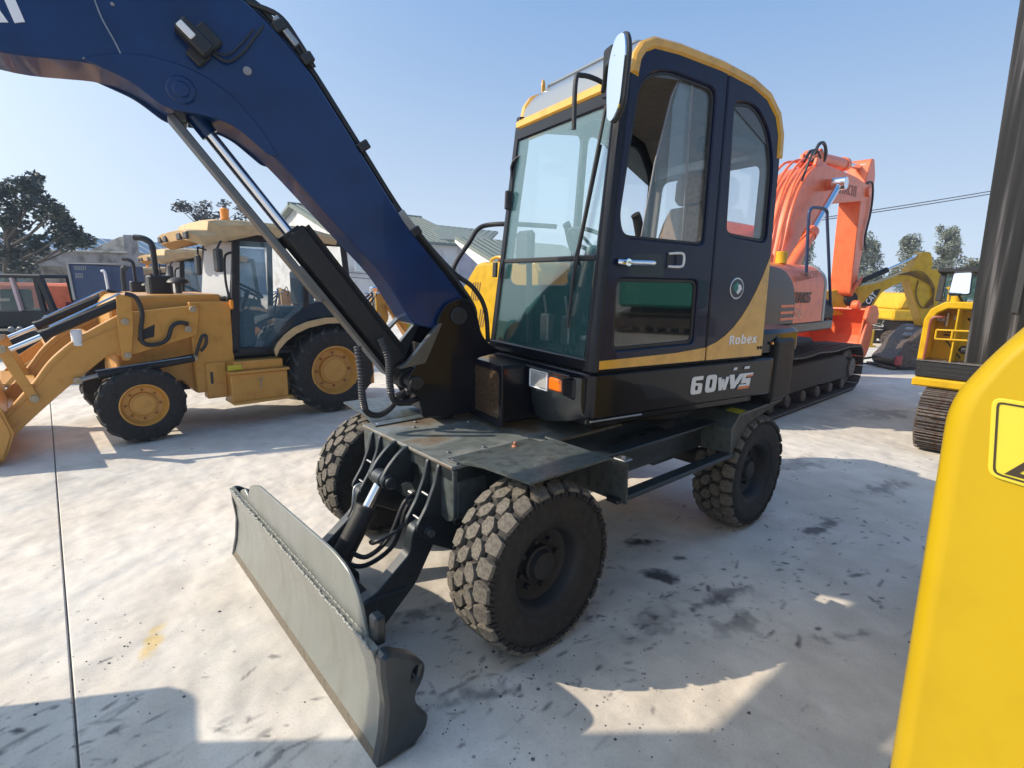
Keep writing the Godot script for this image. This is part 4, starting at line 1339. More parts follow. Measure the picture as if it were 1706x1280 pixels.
func boom_group() -> void:
	# swing post: two cheek plates with a casting between
	var cheek := rnd([-0.66, 0.95, -0.40, 0.94, -0.285, 0.95, -0.285, 1.31, -0.10, 1.345, -0.235, 1.43, -0.275, 1.56, -0.315, 1.675, -0.40, 1.70, -0.50, 1.66, -0.555, 1.56, -0.56, 1.50, -0.60, 1.42, -0.62, 1.32, -0.70, 1.29, -0.755, 1.22, -0.74, 1.13, -0.68, 1.08], [0.02, 0.02, 0.0, 0.03, 0.0, 0.08, 0.05, 0.06, 0.08, 0.08, 0.04, 0.03, 0.05, 0.04, 0.05, 0.05, 0.05, 0.05])
	var b := MB.new()
	b.pv(cheek, 0.86, 0.895, 0.004)
	b.pv(cheek, 1.205, 1.24, 0.004)
	var post := part(b, "swing_post", M.black, hero, TU)
	b = MB.new()
	b.bx(-0.62, -0.25, 0.89, 1.21, 0.96, 1.12, 0.01)
	b.bx(-0.60, -0.58, 0.89, 1.21, 1.1, 1.4, 0.004)
	b.rod(P(-0.45, 1.05, 0.9), P(-0.45, 1.05, 1.35), 0.09, 20)
	part(b, "post_casting", M.dull_black, post)
	b = MB.new()
	b.disc(P(-0.415, 1.05, 1.585), 0.055, 0.42, Vector3(0, 0, 1), 24)
	part(b, "pivot_pin", M.plastic, post)
	b = MB.new()
	b.disc(P(-0.70, 1.05, 1.18), 0.045, 0.42, Vector3(0, 0, 1), 24)
	part(b, "pivot_pin", M.plastic, post)
	# the bright-edged guide plates in front of the post
	for v in [0.875, 1.225]:
		b = MB.new()
		b.pv(rnd([-0.545, 1.545, -0.525, 1.545, -0.60, 1.38, -0.64, 1.30, -0.80, 1.275, -0.81, 1.285, -0.76, 1.31, -0.70, 1.37, -0.655, 1.42], 0.012), v - 0.022, v + 0.022, 0.003)
		part(b, "guide_plate", M.steel_paint, post)
	b = MB.new()
	b.pv(rnd([-0.70, 1.56, -0.685, 1.56, -0.80, 1.44, -0.83, 1.34, -0.815, 1.27, -0.83, 1.27, -0.85, 1.34, -0.82, 1.45], 0.01), 1.15, 1.22, 0.003)
	part(b, "guide_plate", M.steel_paint, post)
	# boom: a bent box of plates
	var bo := rnd([-0.30, 1.60, -0.36, 1.70, -0.72, 2.105, -0.99, 2.495, -1.245, 2.862, -1.392, 3.005, -1.50, 3.085, -1.72, 3.17, -2.05, 3.16, -2.80, 3.10, -3.90, 3.12, -4.04, 3.08, -4.05, 2.98, -3.94, 2.93, -3.20, 2.82, -2.43, 2.665, -2.12, 2.695, -1.98, 2.655, -1.87, 2.575, -1.74, 2.56, -1.60, 2.535, -1.44, 2.42, -1.126, 2.088, -0.87, 1.82, -0.69, 1.53, -0.52, 1.50, -0.36, 1.53],
			[0.05, 0.1, 0.1, 0.1, 0.1, 0.1, 0.15, 0.2, 0.2, 0.1, 0.05, 0.06, 0.05, 0.05, 0.05, 0.1, 0.1, 0.08, 0.06, 0.06, 0.08, 0.1, 0.2, 0.1, 0.05, 0.05, 0.05])
	b = MB.new()
	b.pv(bo, 0.905, 1.195, 0.008)
	var boom := part(b, "boom", M.navy, hero, TU, 20)
	b = MB.new()
	# doubling plates round the ram eye
	var dbl := rnd([-2.16, 2.700, -2.00, 2.645, -1.88, 2.555, -1.80, 2.55, -1.72, 2.55, -1.60, 2.525, -1.45, 2.405, -1.40, 2.40, -1.47, 2.52, -1.60, 2.665, -1.75, 2.745, -1.92, 2.765, -2.05, 2.745], [0.01, 0.05, 0.05, 0.05, 0.05, 0.06, 0.02, 0.02, 0.2, 0.2, 0.2, 0.15, 0.1])
	for v in [0.893, 1.195]: b.pv(dbl, v, v + 0.013, 0.004)
	part(b, "doubling_plate", M.navy, boom)
	b = MB.new()
	b.disc(P(-1.805, 1.05, 2.64), 0.062, 0.335, Vector3(0, 0, 1), 28, 0.008)
	b.disc(P(-1.805, 1.05, 2.64), 0.036, 0.352, Vector3(0, 0, 1), 24, 0.006)
	part(b, "ram_pin", M.navy, boom)
	b = MB.new()
	b.disc(P(-1.52, 0.903, 2.78), 0.02, 0.02, Vector3(0, 0, 1), 12)
	part(b, "stud", M.grey, boom)
	b = MB.new()
	b.disc(P(-2.03, 0.903, 2.94), 0.008, 0.016, Vector3(0, 0, 1), 8)
	part(b, "stud", M.grey, boom)
	b = MB.new()
	b.rod(P(-2.155, 0.899, 2.703), P(-2.02, 0.899, 2.672), 0.005, 6)
	b.tube(curve([P(-2.10, 0.903, 2.98), P(-2.075, 0.903, 2.88), P(-2.04, 0.903, 2.80), P(-2.015, 0.903, 2.735)], 6), 0.0035, 5)
	part(b, "scratch", M.steel, boom)
	b = MB.new()
	var slope := Transform3D(Basis(Vector3(0, 0, 1), deg_to_rad(13.0)), Vector3.ZERO)
	var wide := MB.new().letters("HYUNDA", 0.16, 0.004, slope, 0.0, 800, 0.86)
	b.letters("HYUNDA", 0.16, 0.004, Transform3D(slope.basis, P(-2.382, 0.904, 2.786) - slope.basis.x * wide), 0.0, 800, 0.86)
	b.pv(V2([-2.363, 2.788, -2.330, 2.800, -2.372, 2.956, -2.406, 2.946]), 0.900, 0.906)
	part(b, "boom_lettering", M.decal_white, boom)
	# work lamp
	b = MB.new()
	var LX := Transform3D(Basis(Vector3(0, 0, 1), deg_to_rad(-43.0)).scaled(Vector3.ONE * 0.78), P(-1.735, 0.90, 2.858))
	b.x = LX
	b.boxc(Vector3(0, 0.0, 0.05), Vector3(0.20, 0.09, 0.10), 0.012)
	b.boxc(Vector3(0.03, 0.075, 0.03), Vector3(0.14, 0.08, 0.05), 0.01)
	b.boxc(Vector3(0.06, -0.04, 0.02), Vector3(0.10, 0.10, 0.03), 0.01)
	var lamp := part(b, "work_lamp", M.plastic, boom)
	b = MB.new()
	b.x = LX
	b.boxc(Vector3(-0.045, -0.012, 0.103), Vector3(0.095, 0.042, 0.012), 0.006)
	part(b, "lens", M.white, lamp)
	b = MB.new()
	b.x = LX
	b.boxc(Vector3(0.072, 0.03, 0.06), Vector3(0.045, 0.035, 0.03), 0.006)
	part(b, "connector", mat(lin(0.62, 0.52, 0.25), 0.5), lamp)
	b = MB.new()
	b.tube(curve([P(-1.66, 0.89, 2.82), P(-1.60, 0.885, 2.80), P(-1.53, 0.89, 2.86), P(-1.46, 0.895, 2.96), P(-1.42, 0.92, 3.02)]), 0.006, 6)
	b.tube(curve([P(-1.66, 0.89, 2.83), P(-1.60, 0.885, 2.83), P(-1.54, 0.89, 2.89), P(-1.48, 0.895, 2.97)]), 0.004, 6)
	part(b, "cable", M.plastic, boom)
	# pipes and hoses along the boom's back
	b = MB.new()
	for k in 3:
		var v := 0.97 + k * 0.07
		b.tube(curve([P(-0.28, v, 1.45), P(-0.24, v, 1.60), P(-0.36, v, 1.78), P(-0.70, v, 2.15), P(-0.97, v, 2.53), P(-1.23, v, 2.90), P(-1.37, v, 3.045), P(-1.47, v, 3.12), P(-1.72, v, 3.205), P(-2.1, v, 3.19), P(-2.6, v, 3.06)], 5), 0.016, 8)
	part(b, "boom_pipes", M.plastic, boom)
	for q in [[-0.665, 2.085, 0.05], [-0.96, 2.52, 0.045], [-1.235, 2.90, 0.04], [-1.36, 3.02, 0.05]]:
		b = MB.new()
		b.x = Transform3D(Basis(Vector3(0, 0, 1), deg_to_rad(-55.0)), P(q[0], 1.03, q[1]))
		b.boxc(Vector3.ZERO, Vector3(0.05, 0.06, 0.26), 0.006)
		part(b, "pipe_clamp", M.plastic, boom)
	b = MB.new()
	b.tube(curve([P(-0.80, 0.94, 2.23), P(-0.68, 0.93, 2.12), P(-0.55, 0.93, 1.98), P(-0.45, 0.92, 1.87), P(-0.36, 0.92, 1.76), P(-0.29, 0.92, 1.66), P(-0.24, 0.92, 1.5)]), 0.012, 8)
	b.tube(curve([P(-0.60, 1.0, 2.06), P(-0.40, 0.98, 1.86), P(-0.26, 0.96, 1.76), P(-0.17, 0.96, 1.62), P(-0.14, 0.97, 1.40)]), 0.016, 8)
	b.tube(curve([P(-1.50, 0.95, 3.10), P(-1.36, 0.93, 3.07), P(-1.27, 0.93, 2.97), P(-1.20, 0.94, 2.87)]), 0.014, 8)
	part(b, "boom_hose", M.plastic, boom)
	b = MB.new()
	b.bar(P(-0.76, 0.93, 2.19), P(-0.66, 0.93, 2.07), 0.035, 0.05)
	part(b, "pipe_joint", M.steel, boom)
	b = MB.new()
	b.bar(P(-1.38, 0.92, 3.055), P(-1.28, 0.92, 2.95), 0.028, 0.03)
	part(b, "pipe_joint", M.steel, boom)
	# the boom ram with its guards
	var a := P(-1.805, 1.05, 2.64)
	var c := P(-0.70, 1.05, 1.18)
	b = MB.new()
	var d := (c - a).normalized()
	var nrm := Vector3(-d.y, d.x, 0.0)            # towards the boom's back
	if nrm.x < 0.0: nrm = -nrm
	b.rod(a.lerp(c, 0.42), c, 0.062, 24)
	b.rod(a.lerp(c, 0.405), a.lerp(c, 0.44), 0.068, 24)
	b.disc(c, 0.07, 0.16, Vector3(0, 0, 1), 20)
	var ram := part(b, "boom_ram", M.dull_black, hero, TU)
	b = MB.new()
	b.rod(a.lerp(c, 0.09), a.lerp(c, 0.43), 0.030, 24)
	part(b, "ram_rod", M.chrome, ram)
	b = MB.new()
	b.rod(a, a.lerp(c, 0.10), 0.042, 18)
	b.disc(a, 0.06, 0.16, Vector3(0, 0, 1), 20)
	part(b, "ram_eye", M.navy, ram)
	b = MB.new()
	b.bar(a.lerp(c, 0.41) + nrm * 0.02, a.lerp(c, 0.93) + nrm * 0.02, 0.165, 0.12, nrm, 0.012)
	b.bar(a.lerp(c, 0.42) + nrm * 0.088, a.lerp(c, 0.90) + nrm * 0.088, 0.10, 0.03, nrm, 0.008)
	b.rod(a.lerp(c, 0.42) + nrm * 0.10 + Vector3(0, 0, 0.05), a.lerp(c, 0.9) + nrm * 0.10 + Vector3(0, 0, 0.05), 0.010, 8)
	part(b, "ram_cover", M.dull_black, ram)
	b = MB.new()
	b.bar(a.lerp(c, 0.02) - nrm * 0.095, a.lerp(c, 0.62) - nrm * 0.095, 0.13, 0.035, nrm, 0.005)
	b.bar(a.lerp(c, 0.01) - nrm * 0.04, a.lerp(c, 0.05) - nrm * 0.08, 0.10, 0.06, nrm, 0.008)
	b.bar(a.lerp(c, 0.50) - nrm * 0.078, a.lerp(c, 0.94) - nrm * 0.078, 0.15, 0.022, nrm, 0.004)
	part(b, "rod_guard", M.steel_paint, ram)
	# spiral-wrapped hoses at its foot
	var h1 := curve([P(-0.90, 0.90, 1.46), P(-0.865, 0.88, 1.34), P(-0.865, 0.87, 1.22), P(-0.85, 0.87, 1.10), P(-0.80, 0.88, 1.055), P(-0.70, 0.90, 1.06), P(-0.60, 0.92, 1.085), P(-0.50, 0.92, 1.09)], 8)
	var h2 := curve([P(-1.04, 0.90, 1.42), P(-1.03, 0.88, 1.26), P(-1.03, 0.87, 1.12), P(-1.01, 0.87, 1.03), P(-0.94, 0.88, 0.995), P(-0.86, 0.90, 1.02), P(-0.78, 0.93, 1.09), P(-0.70, 0.95, 1.13)], 8)
	b = MB.new()
	b.tube(h1, 0.019, 10)
	b.tube(h2, 0.019, 10)
	var hs := part(b, "hose", M.plastic, ram)
	b = MB.new()
	for h in [h1, h2]:
		for k in 22:
			var p0: Vector3 = h[k]
			var p1: Vector3 = h[k + 1]
			b.disc((p0 + p1) * 0.5, 0.0235, 0.011, p1 - p0, 10, 0.003)
	part(b, "spiral_wrap", M.wrap, hs)
	b = MB.new()
	for q in [[-0.73, 1.12], [-0.66, 1.10], [-0.58, 1.09], [-0.80, 1.09]]:
		b.disc(P(q[0], 0.91, q[1]), 0.026, 0.04, Vector3(1, 0.3, 0), 6)
	part(b, "hose_nut", M.plastic, ram)
	# stick and bucket, which hang down outside the picture on the left
	b = MB.new()
	b.pv(rnd([-3.96, 3.32, -3.80, 3.28, -3.82, 2.96, -3.98, 1.40, -4.12, 1.36, -4.16, 2.45, -4.18, 3.08, -4.10, 3.26], 0.05), 0.95, 1.15, 0.008)
	b.pv(rnd([-4.12, 3.04, -3.98, 3.42, -3.90, 3.42, -3.88, 3.04], 0.04), 0.89, 0.905, 0.004)
	b.pv(rnd([-4.12, 3.04, -3.98, 3.42, -3.90, 3.42, -3.88, 3.04], 0.04), 1.195, 1.21, 0.004)
	part(b, "stick", M.navy, hero, TU)
	b = MB.new()
	b.rod(P(-1.75, 1.05, 3.26), P(-2.7, 1.05, 3.31), 0.055, 16)
	b.pv(rnd([-1.60, 3.12, -1.66, 3.32, -1.82, 3.32, -1.90, 3.14], 0.03), 0.97, 1.0, 0.004)
	b.pv(rnd([-1.60, 3.12, -1.66, 3.32, -1.82, 3.32, -1.90, 3.14], 0.03), 1.10, 1.13, 0.004)
	var sr := part(b, "stick_ram", M.dull_black, hero, TU)
	b = MB.new()
	b.rod(P(-2.7, 1.05, 3.31), P(-3.94, 1.05, 3.38), 0.028, 14)
	part(b, "ram_rod", M.chrome, sr)
	b = MB.new()
	var sh := PackedVector2Array()
	for k in 15:
		var s := lerpf(0.5, 4.2, k / 14.0)
		sh.push_back(Vector2(-3.92 + cos(s) * 0.33, 1.02 + sin(s) * 0.42))
	b.pv(sh, 0.80, 0.825, 0.003)
	b.pv(sh, 1.26, 1.285, 0.003)
	for k in 14:
		var q := [sh[k], sh[k + 1]]
		b.bar(P(q[0].x, 1.0425, q[0].y), P(q[1].x, 1.0425, q[1].y), 0.44, 0.022, Vector3(q[1].y - q[0].y, q[0].x - q[1].x, 0), 0.002)
	for k in 4:
		var v := 0.86 + k * 0.12
		b.bar(P(-4.08, v, 0.66), P(-4.02, v, 0.53), 0.06, 0.03, Vector3(1, 0, 0), 0.006)
	part(b, "bucket", M.worn_steel, hero, TU)
	# grab rail beside the engine hood
	b = MB.new()
	b.tube(curve([P(0.10, 1.60, 1.32), P(-0.02, 1.62, 1.60), P(-0.10, 1.62, 1.86), P(0.04, 1.60, 2.10), P(0.10, 1.59, 2.19), P(0.17, 1.55, 2.225), P(0.30, 1.40, 2.23), P(0.6, 1.25, 2.22)], 6), 0.018, 10)
	part(b, "grab_rail", M.plastic, hero, TU)

# ---------------------------------------------------------------- backhoe loaders
func lugged_wheel(parent: Node3D, at: Vector3, R: float, W: float, rr: float, n: int, turn := 0.0) -> Node3D:   # outer face towards +z
	var wh := holder("wheel", parent, Transform3D(Basis(Vector3(0, 0, 1), turn), at))
	var X := Transform3D(Basis(Vector3.RIGHT, PI / 2.0), Vector3.ZERO)
	var h := W / 2.0
	var b := MB.new()
	b.lathe(V2([rr, -h * 0.8, rr * 1.08, -h * 0.95, lerpf(rr, R, 0.35), -h * 1.02, lerpf(rr, R, 0.7), -h * 1.0, R * 0.93, -h * 0.88, R * 0.955, -h * 0.7, R * 0.96, 0, R * 0.955, h * 0.7, R * 0.93, h * 0.88, lerpf(rr, R, 0.7), h, lerpf(rr, R, 0.35), h * 1.02, rr * 1.08, h * 0.95, rr, h * 0.8, rr, -h * 0.8]), 44, X)
	part(b, "tyre", M.rubber, wh, Transform3D(), 40)
	var kinds: Array = []
	for sd in [1.0, -1.0]:
		b = MB.new()
		var ring: Array = []
		for q in [[0.06, 0.0, 0.045], [0.55, 0.10, 0.06], [1.0, 0.24, 0.085]]:
			var z: float = h * sd * q[0]
			var R1 := R - (0.0 if q[0] < 0.9 else R * 0.055)
			var w: float = q[2]
			var r4: Array = []
			for e in [[R1 * 0.94, -w], [R1, -w * 0.7], [R1, w * 0.7], [R1 * 0.94, w]]:
				var th: float = q[1] + e[1] * 0.55
				r4.append(Vector3(e[0] * cos(th), e[0] * sin(th), z))
			ring.append(r4)
		b.rings(ring)
		kinds.append(b.mesh())
	for i in n:
		for k in 2: put(kinds[k], "tread_bar", M.lug_grey, wh, Transform3D(Basis(Vector3(0, 0, 1), TAU * (i + 0.5 * k) / n), Vector3.ZERO))
	b = MB.new()
	b.lathe(V2([rr * 1.06, h * 0.86, rr * 1.06, h * 0.95, rr, h * 0.97, rr * 0.95, h * 0.7, rr * 0.85, h * 0.45, rr * 0.62, h * 0.42, rr * 0.58, h * 0.62, rr * 0.5, h * 0.66, rr * 0.48, h * 0.72, 0, h * 0.72, 0, 0, rr * 1.02, 0, rr * 1.06, h * 0.86]), 40, X)
	part(b, "rim", M.ochre, wh)
	b = MB.new()
	b.disc(Vector3(rr * 0.73, 0, h * 0.44), rr * 0.06, 0.03, Vector3(0, 0, 1), 8)
	var nut := b.mesh()
	for i in 8: put(nut, "wheel_nut", M.ochre_dark, wh, Transform3D(Basis(Vector3(0, 0, 1), TAU * i / 8.0), Vector3.ZERO))
	return wh

func loader_arm(t: Node3D, v: float, side: float) -> void:     # side +1: the left arm, seen in the picture
	var w := 0.05
	var b := MB.new()
	b.pv(rnd([0.70, 1.47, -0.02, 1.40, -0.09, 1.36, -0.32, 1.225, -0.487, 1.112, -0.665, 0.945, -0.805, 0.735, -1.08, 0.402, -1.16, 0.26, -1.10, 0.18, -1.017, 0.215, -0.765, 0.46, -0.503, 0.70, -0.174, 0.98, -0.06, 0.93, 0.65, 1.13], [0.03, 0.1, 0.05, 0.1, 0.1, 0.1, 0.1, 0.05, 0.05, 0.05, 0.05, 0.1, 0.1, 0.08, 0.05, 0.03]), v - w, v + w, 0.008)
	var a := part(b, "loader_arm", M.ochre, t)
	b = MB.new()
	b.pv(V2([0.10, 1.20, 0.25, 1.27, 0.23, 1.135, 0.08, 1.10]), v - w - 0.003, v + w + 0.003, 0.0)
	part(b, "arm_opening", M.dull_black, a)
	b = MB.new()           # raised flange along the arm
	b.tube(PackedVector3Array([P(-0.32, v - w, 1.16), P(-0.48, v - w, 1.05), P(-0.65, v - w, 0.89), P(-0.78, v - w, 0.70), P(-1.06, v - w, 0.36)]), 0.010, 6)
	b.tube(PackedVector3Array([P(-0.05, v - w, 1.28), P(-0.32, v - w, 1.15)]), 0.010, 6)
	part(b, "arm_flange", M.ochre, a)
	b = MB.new()
	b.pv(rnd([-0.065, 1.60, 0.065, 1.57, 0.05, 1.22, -0.005, 0.90, -0.075, 0.90, -0.09, 1.2], [0.03, 0.04, 0.1, 0.03, 0.03, 0.1]), v - w - 0.045, v - w - 0.004, 0.006)
	part(b, "link_plate", M.ochre, t)
	b = MB.new()
	b.pv(rnd([-0.99, 1.12, -0.94, 1.12, -0.775, 0.60, -0.80, 0.54, -0.845, 0.56, -1.02, 1.07], 0.02), v - w - 0.04, v - w - 0.004, 0.006)
	part(b, "tipping_lever", M.ochre, t)
	for q in [[0.615, 1.425], [0.55, 1.205], [-0.02, 1.31], [-0.03, 0.955], [-0.81, 0.585], [-0.985, 1.09], [0.585, 0.878], [-0.47, 0.735]]:
		b = MB.new()
		b.disc(P(q[0], v - w - 0.05, q[1]), 0.035, 0.03, Vector3(0, 0, 1), 16)
		b.disc(P(q[0], v - w - 0.066, q[1]), 0.014, 0.012, Vector3(0, 0, 1), 8)
		part(b, "pin_cap", M.pin, t)
	b = MB.new()
	var p := P(-0.02, v - 0.03, 1.52)
	var e := P(-0.69, v - 0.03, 1.19)
	b.rod(p, e, 0.048, 16)
	b.rod(e, p.lerp(e, 0.95), 0.056, 16)
	var ti := part(b, "tipping_ram", M.dull_black, t)
	b = MB.new()
	b.rod(e, P(-0.985, v - 0.03, 1.05), 0.026, 12)
	for k in 3: b.rod(P(-0.03, v - 0.085 + k * 0.03, 1.60), P(-0.62, v - 0.085 + k * 0.03, 1.285), 0.008, 6)
	part(b, "bright_rods", M.chrome, ti)
	b = MB.new()
	b.rod(P(0.585, v - w - 0.03, 0.878), P(-0.30, v - w - 0.03, 0.77), 0.046, 16)
	var li := part(b, "lifting_ram", M.dull_black, t)
	b = MB.new()
	b.rod(P(-0.30, v - w - 0.03, 0.77), P(-0.47, v - w - 0.03, 0.735), 0.022, 10)
	b.rod(P(0.55, v - w - 0.08, 0.90), P(-0.32, v - w - 0.08, 0.825), 0.007, 6)
	part(b, "bright_rods", M.steel, li)
	b = MB.new()
	b.tube(curve([P(0.01, v - 0.08, 1.60), P(0.10, v - 0.09, 1.56), P(0.14, v - 0.09, 1.40), P(0.11, v - 0.09, 1.20), P(0.12, v - 0.09, 1.08), P(0.22, v - 0.09, 1.05), P(0.34, v - 0.09, 1.10), P(0.40, v - 0.09, 1.24), P(0.48, v - 0.08, 1.28), P(0.56, v - 0.07, 1.26)]), 0.022, 8)
	b.tube(curve([P(0.60, v - 0.10, 0.90), P(0.64, v - 0.11, 1.02), P(0.68, v - 0.11, 1.12), P(0.72, v - 0.11, 1.12), P(0.71, v - 0.10, 1.02), P(0.66, v - 0.08, 0.95)]), 0.018, 8)
	part(b, "hose", M.plastic, t)

func backhoe_loader(called: String, label: String, at: Vector3, turn: float) -> Node3D:
	var t := thing(called, label, "backhoe loader", at, turn, "backhoe loaders in a row")
	lugged_wheel(t, P(0.05, 0.14, 0.415), 0.418, 0.28, 0.215, 15)
	lugged_wheel(t, P(0.05, 1.62, 0.415), 0.418, 0.28, 0.215, 15, 0.2).rotate_y(PI)
	lugged_wheel(t, P(2.215, 0.20, 0.58), 0.585, 0.40, 0.315, 19)
	lugged_wheel(t, P(2.215, 1.56, 0.58), 0.585, 0.40, 0.315, 19, 0.2).rotate_y(PI)
	var b := MB.new()
	b.rod(P(0.05, 0.25, 0.415), P(0.05, 1.5, 0.415), 0.07)
	b.rod(P(2.215, 0.35, 0.58), P(2.215, 1.4, 0.58), 0.11)
	b.bx(0.2, 2.6, 0.6, 1.16, 0.42, 0.8, 0.02)
	part(b, "chassis", M.dull_black, t)
	b = MB.new()
	b.pv(rnd([-0.10, 0.55, -0.12, 1.45, -0.02, 1.57, 0.96, 1.585, 1.03, 0.95, 1.03, 0.45, 0.62, 0.42, 0.50, 0.60], [0.03, 0.08, 0.05, 0.02, 0.0, 0.02, 0.02, 0.05]), 0.33, 1.43, 0.02)
	part(b, "hood", M.ochre, t)
	b = MB.new()
	b.bx(0.60, 1.03, 0.21, 0.33, 0.44, 1.50, 0.01)
	part(b, "loader_tower", M.ochre, t)
	b = MB.new()
	b.bx(0.60, 1.03, 1.43, 1.55, 0.44, 1.50, 0.01)
	part(b, "loader_tower", M.ochre, t)
	b = MB.new()
	b.rod(P(0.44, 0.88, 1.56), P(0.43, 0.88, 2.10), 0.032, 14)
	b.tube(curve([P(0.43, 0.88, 2.08), P(0.42, 0.90, 2.16), P(0.36, 0.94, 2.21), P(0.28, 1.0, 2.22)], 4), 0.035, 12)
	b.boxc(P(0.46, 0.90, 1.66), Vector3(0.24, 0.26, 0.24), 0.02)
	part(b, "exhaust_stack", M.plastic, t)
	b = MB.new()
	b.disc(P(0.60, 0.62, 1.66), 0.035, 0.14, Vector3.UP, 14)
	b.lathe(V2([0.0, 0.0, 0.09, 0.0, 0.12, 0.015, 0.10, 0.045, 0.05, 0.07, 0.0, 0.075]), 24, Transform3D(Basis(), P(0.60, 0.62, 1.70)))
	part(b, "air_cleaner", M.plastic, t)
	b = MB.new()
	b.bx(0.92, 1.58, 0.03, 0.30, 0.30, 0.66, 0.012)
	b.bx(0.90, 1.60, 0.0, 0.33, 0.66, 0.69, 0.006)
	b.bx(0.92, 1.62, -0.03, 0.33, 0.285, 0.315, 0.006)
	b.bx(0.70, 0.92, 0.18, 0.33, 0.36, 0.80, 0.01)
	b.bx(0.98, 1.55, 0.08, 0.3, 0.69, 0.80, 0.01)
	var bo := part(b, "tool_box", M.ochre, t)
	b = MB.new()
	b.tube(PackedVector3Array([P(1.22, 0.02, 0.60), P(1.25, 0.015, 0.54), P(1.28, 0.02, 0.60)]), 0.008, 6)
	b.rod(P(1.25, 0.02, 0.54), P(1.25, 0.02, 0.46), 0.009, 6)
	part(b, "catch", M.pin, bo)
	b = MB.new()
	b.bx(0.905, 1.06, 0.065, 0.08, 0.70, 0.765, 0.004)
	part(b, "yellow_reflector", M.sticker, bo)
	b = MB.new()
	b.bx(0.745, 0.775, 0.176, 0.19, 0.55, 0.69, 0.003)
	part(b, "gauge_slot", M.trim, bo)
	# cab
	b = MB.new()
	for v in [0.24, 1.52]:
		b.pv(V2([1.0, 0.88, 1.09, 0.88, 1.20, 2.30, 1.12, 2.30]), v - 0.03, v + 0.03, 0.01)
		b.pv(V2([1.90, 1.20, 1.97, 1.20, 2.02, 2.30, 1.95, 2.30]), v - 0.025, v + 0.025, 0.008)
		b.pv(V2([2.55, 1.20, 2.62, 1.20, 2.52, 2.30, 2.45, 2.30]), v - 0.03, v + 0.03, 0.01)
		b.bx(1.12, 2.5, v - 0.03, v + 0.03, 2.21, 2.30, 0.01)
		b.bx(1.02, 1.50, v - 0.03, v + 0.03, 0.86, 0.94, 0.01)
	b.bx(1.13, 1.2, 0.24, 1.52, 2.22, 2.3, 0.01)
	b.bx(1.01, 1.06, 0.24, 1.52, 0.9, 1.56, 0.01)
	part(b, "cab_frame", M.dull_black, t)
	b = MB.new()
	b.bx(1.06, 2.6, 0.25, 1.5, 0.84, 0.88, 0.0)
	b.bx(1.25, 1.42, 0.6, 1.15, 0.9, 1.38, 0.03)
	b.bx(2.3, 2.5, 0.35, 1.4, 0.9, 1.35, 0.03)
	part(b, "cab_floor", M.trim, t)
	b = MB.new()
	b.pv(V2([1.10, 0.95, 1.50, 0.95, 1.56, 1.10, 1.90, 1.25, 1.95, 2.21, 1.19, 2.21]), 0.236, 0.241)
	b.pv(V2([1.98, 1.28, 2.54, 1.28, 2.46, 2.21, 2.03, 2.21]), 0.236, 0.241)
	b.pv(V2([1.10, 0.95, 1.50, 0.95, 1.90, 1.25, 1.95, 2.21, 1.19, 2.21]), 1.518, 1.523)
	part(b, "side_window", M.glass_blue, t)
	b = MB.new()
	b.rings([[P(1.045, 0.28, 1.56), P(1.045, 1.5, 1.56), P(1.05, 1.5, 1.56), P(1.05, 0.28, 1.56)], [P(1.13, 0.28, 2.24), P(1.13, 1.5, 2.24), P(1.135, 1.5, 2.24), P(1.135, 0.28, 2.24)]])
	part(b, "windscreen", M.milky, t)
	b = MB.new()
	for v in [0.20, 0.88, 1.56]:
		pass
	var secs: Array = []
	for q in [[0.10, -0.05], [0.16, 0.0], [0.40, 0.025], [0.88, 0.03], [1.36, 0.025], [1.60, 0.0], [1.66, -0.05]]:
		var ring: Array = []
		var k: float = q[1]
		for e in [[0.66, 2.17], [0.62, 2.27], [0.66, 2.285], [0.84, 2.30], [0.86, 2.40], [0.95, 2.42], [1.35, 2.435], [1.95, 2.42], [2.38, 2.335], [2.37, 2.27], [1.95, 2.33], [1.4, 2.335], [0.98, 2.30]]:
			ring.append(P(e[0] + (0.12 if q[0] < 0.15 or q[0] > 1.62 else 0.0) * (1.0 if e[0] < 1.0 else -0.3), q[0], e[1] + k))
		secs.append(ring)
	b.rings(secs)
	var rf := part(b, "roof", M.roof_ochre, t, Transform3D(), 28)
	for v in [0.22, 0.52, 1.24, 1.54]:
		b = MB.new()
		b.boxc(P(0.635, v, 2.235), Vector3(0.03, 0.08, 0.16), 0.01)
		part(b, "roof_lamp", M.trim, rf)
	b = MB.new()
	b.lathe(V2([0.0, 0.0, 0.055, 0.0, 0.055, 0.02, 0.045, 0.025, 0.05, 0.12, 0.035, 0.135, 0.0, 0.135]), 18, Transform3D(Basis(), P(1.08, 0.32, 2.44)))
	part(b, "beacon", M.beacon, rf)
	# fender
	b = MB.new()
	var f0: Array = []
	var f1: Array = []
	var o := [[1.43, 0.90], [1.47, 0.98], [1.56, 1.075], [1.69, 1.165], [1.85, 1.23], [2.09, 1.275], [2.45, 1.27], [2.68, 1.20], [2.80, 1.05]]
	for q in o:
		f0.append([P(q[0], 0.02, q[1]), P(q[0], 0.45, q[1]), P(q[0] + 0.02, 0.45, q[1] - 0.03), P(q[0] + 0.02, 0.02, q[1] - 0.03)])
	b.rings(f0)
	part(b, "fender_top", M.dull_black, t)
	b = MB.new()
	var f2: Array = []
	for q in o: f2.append([P(q[0], 1.31, q[1]), P(q[0], 1.74, q[1]), P(q[0] + 0.02, 1.74, q[1] - 0.03), P(q[0] + 0.02, 1.31, q[1] - 0.03)])
	b.rings(f2)
	part(b, "fender_top", M.dull_black, t)
	b = MB.new()
	var g: Array = []
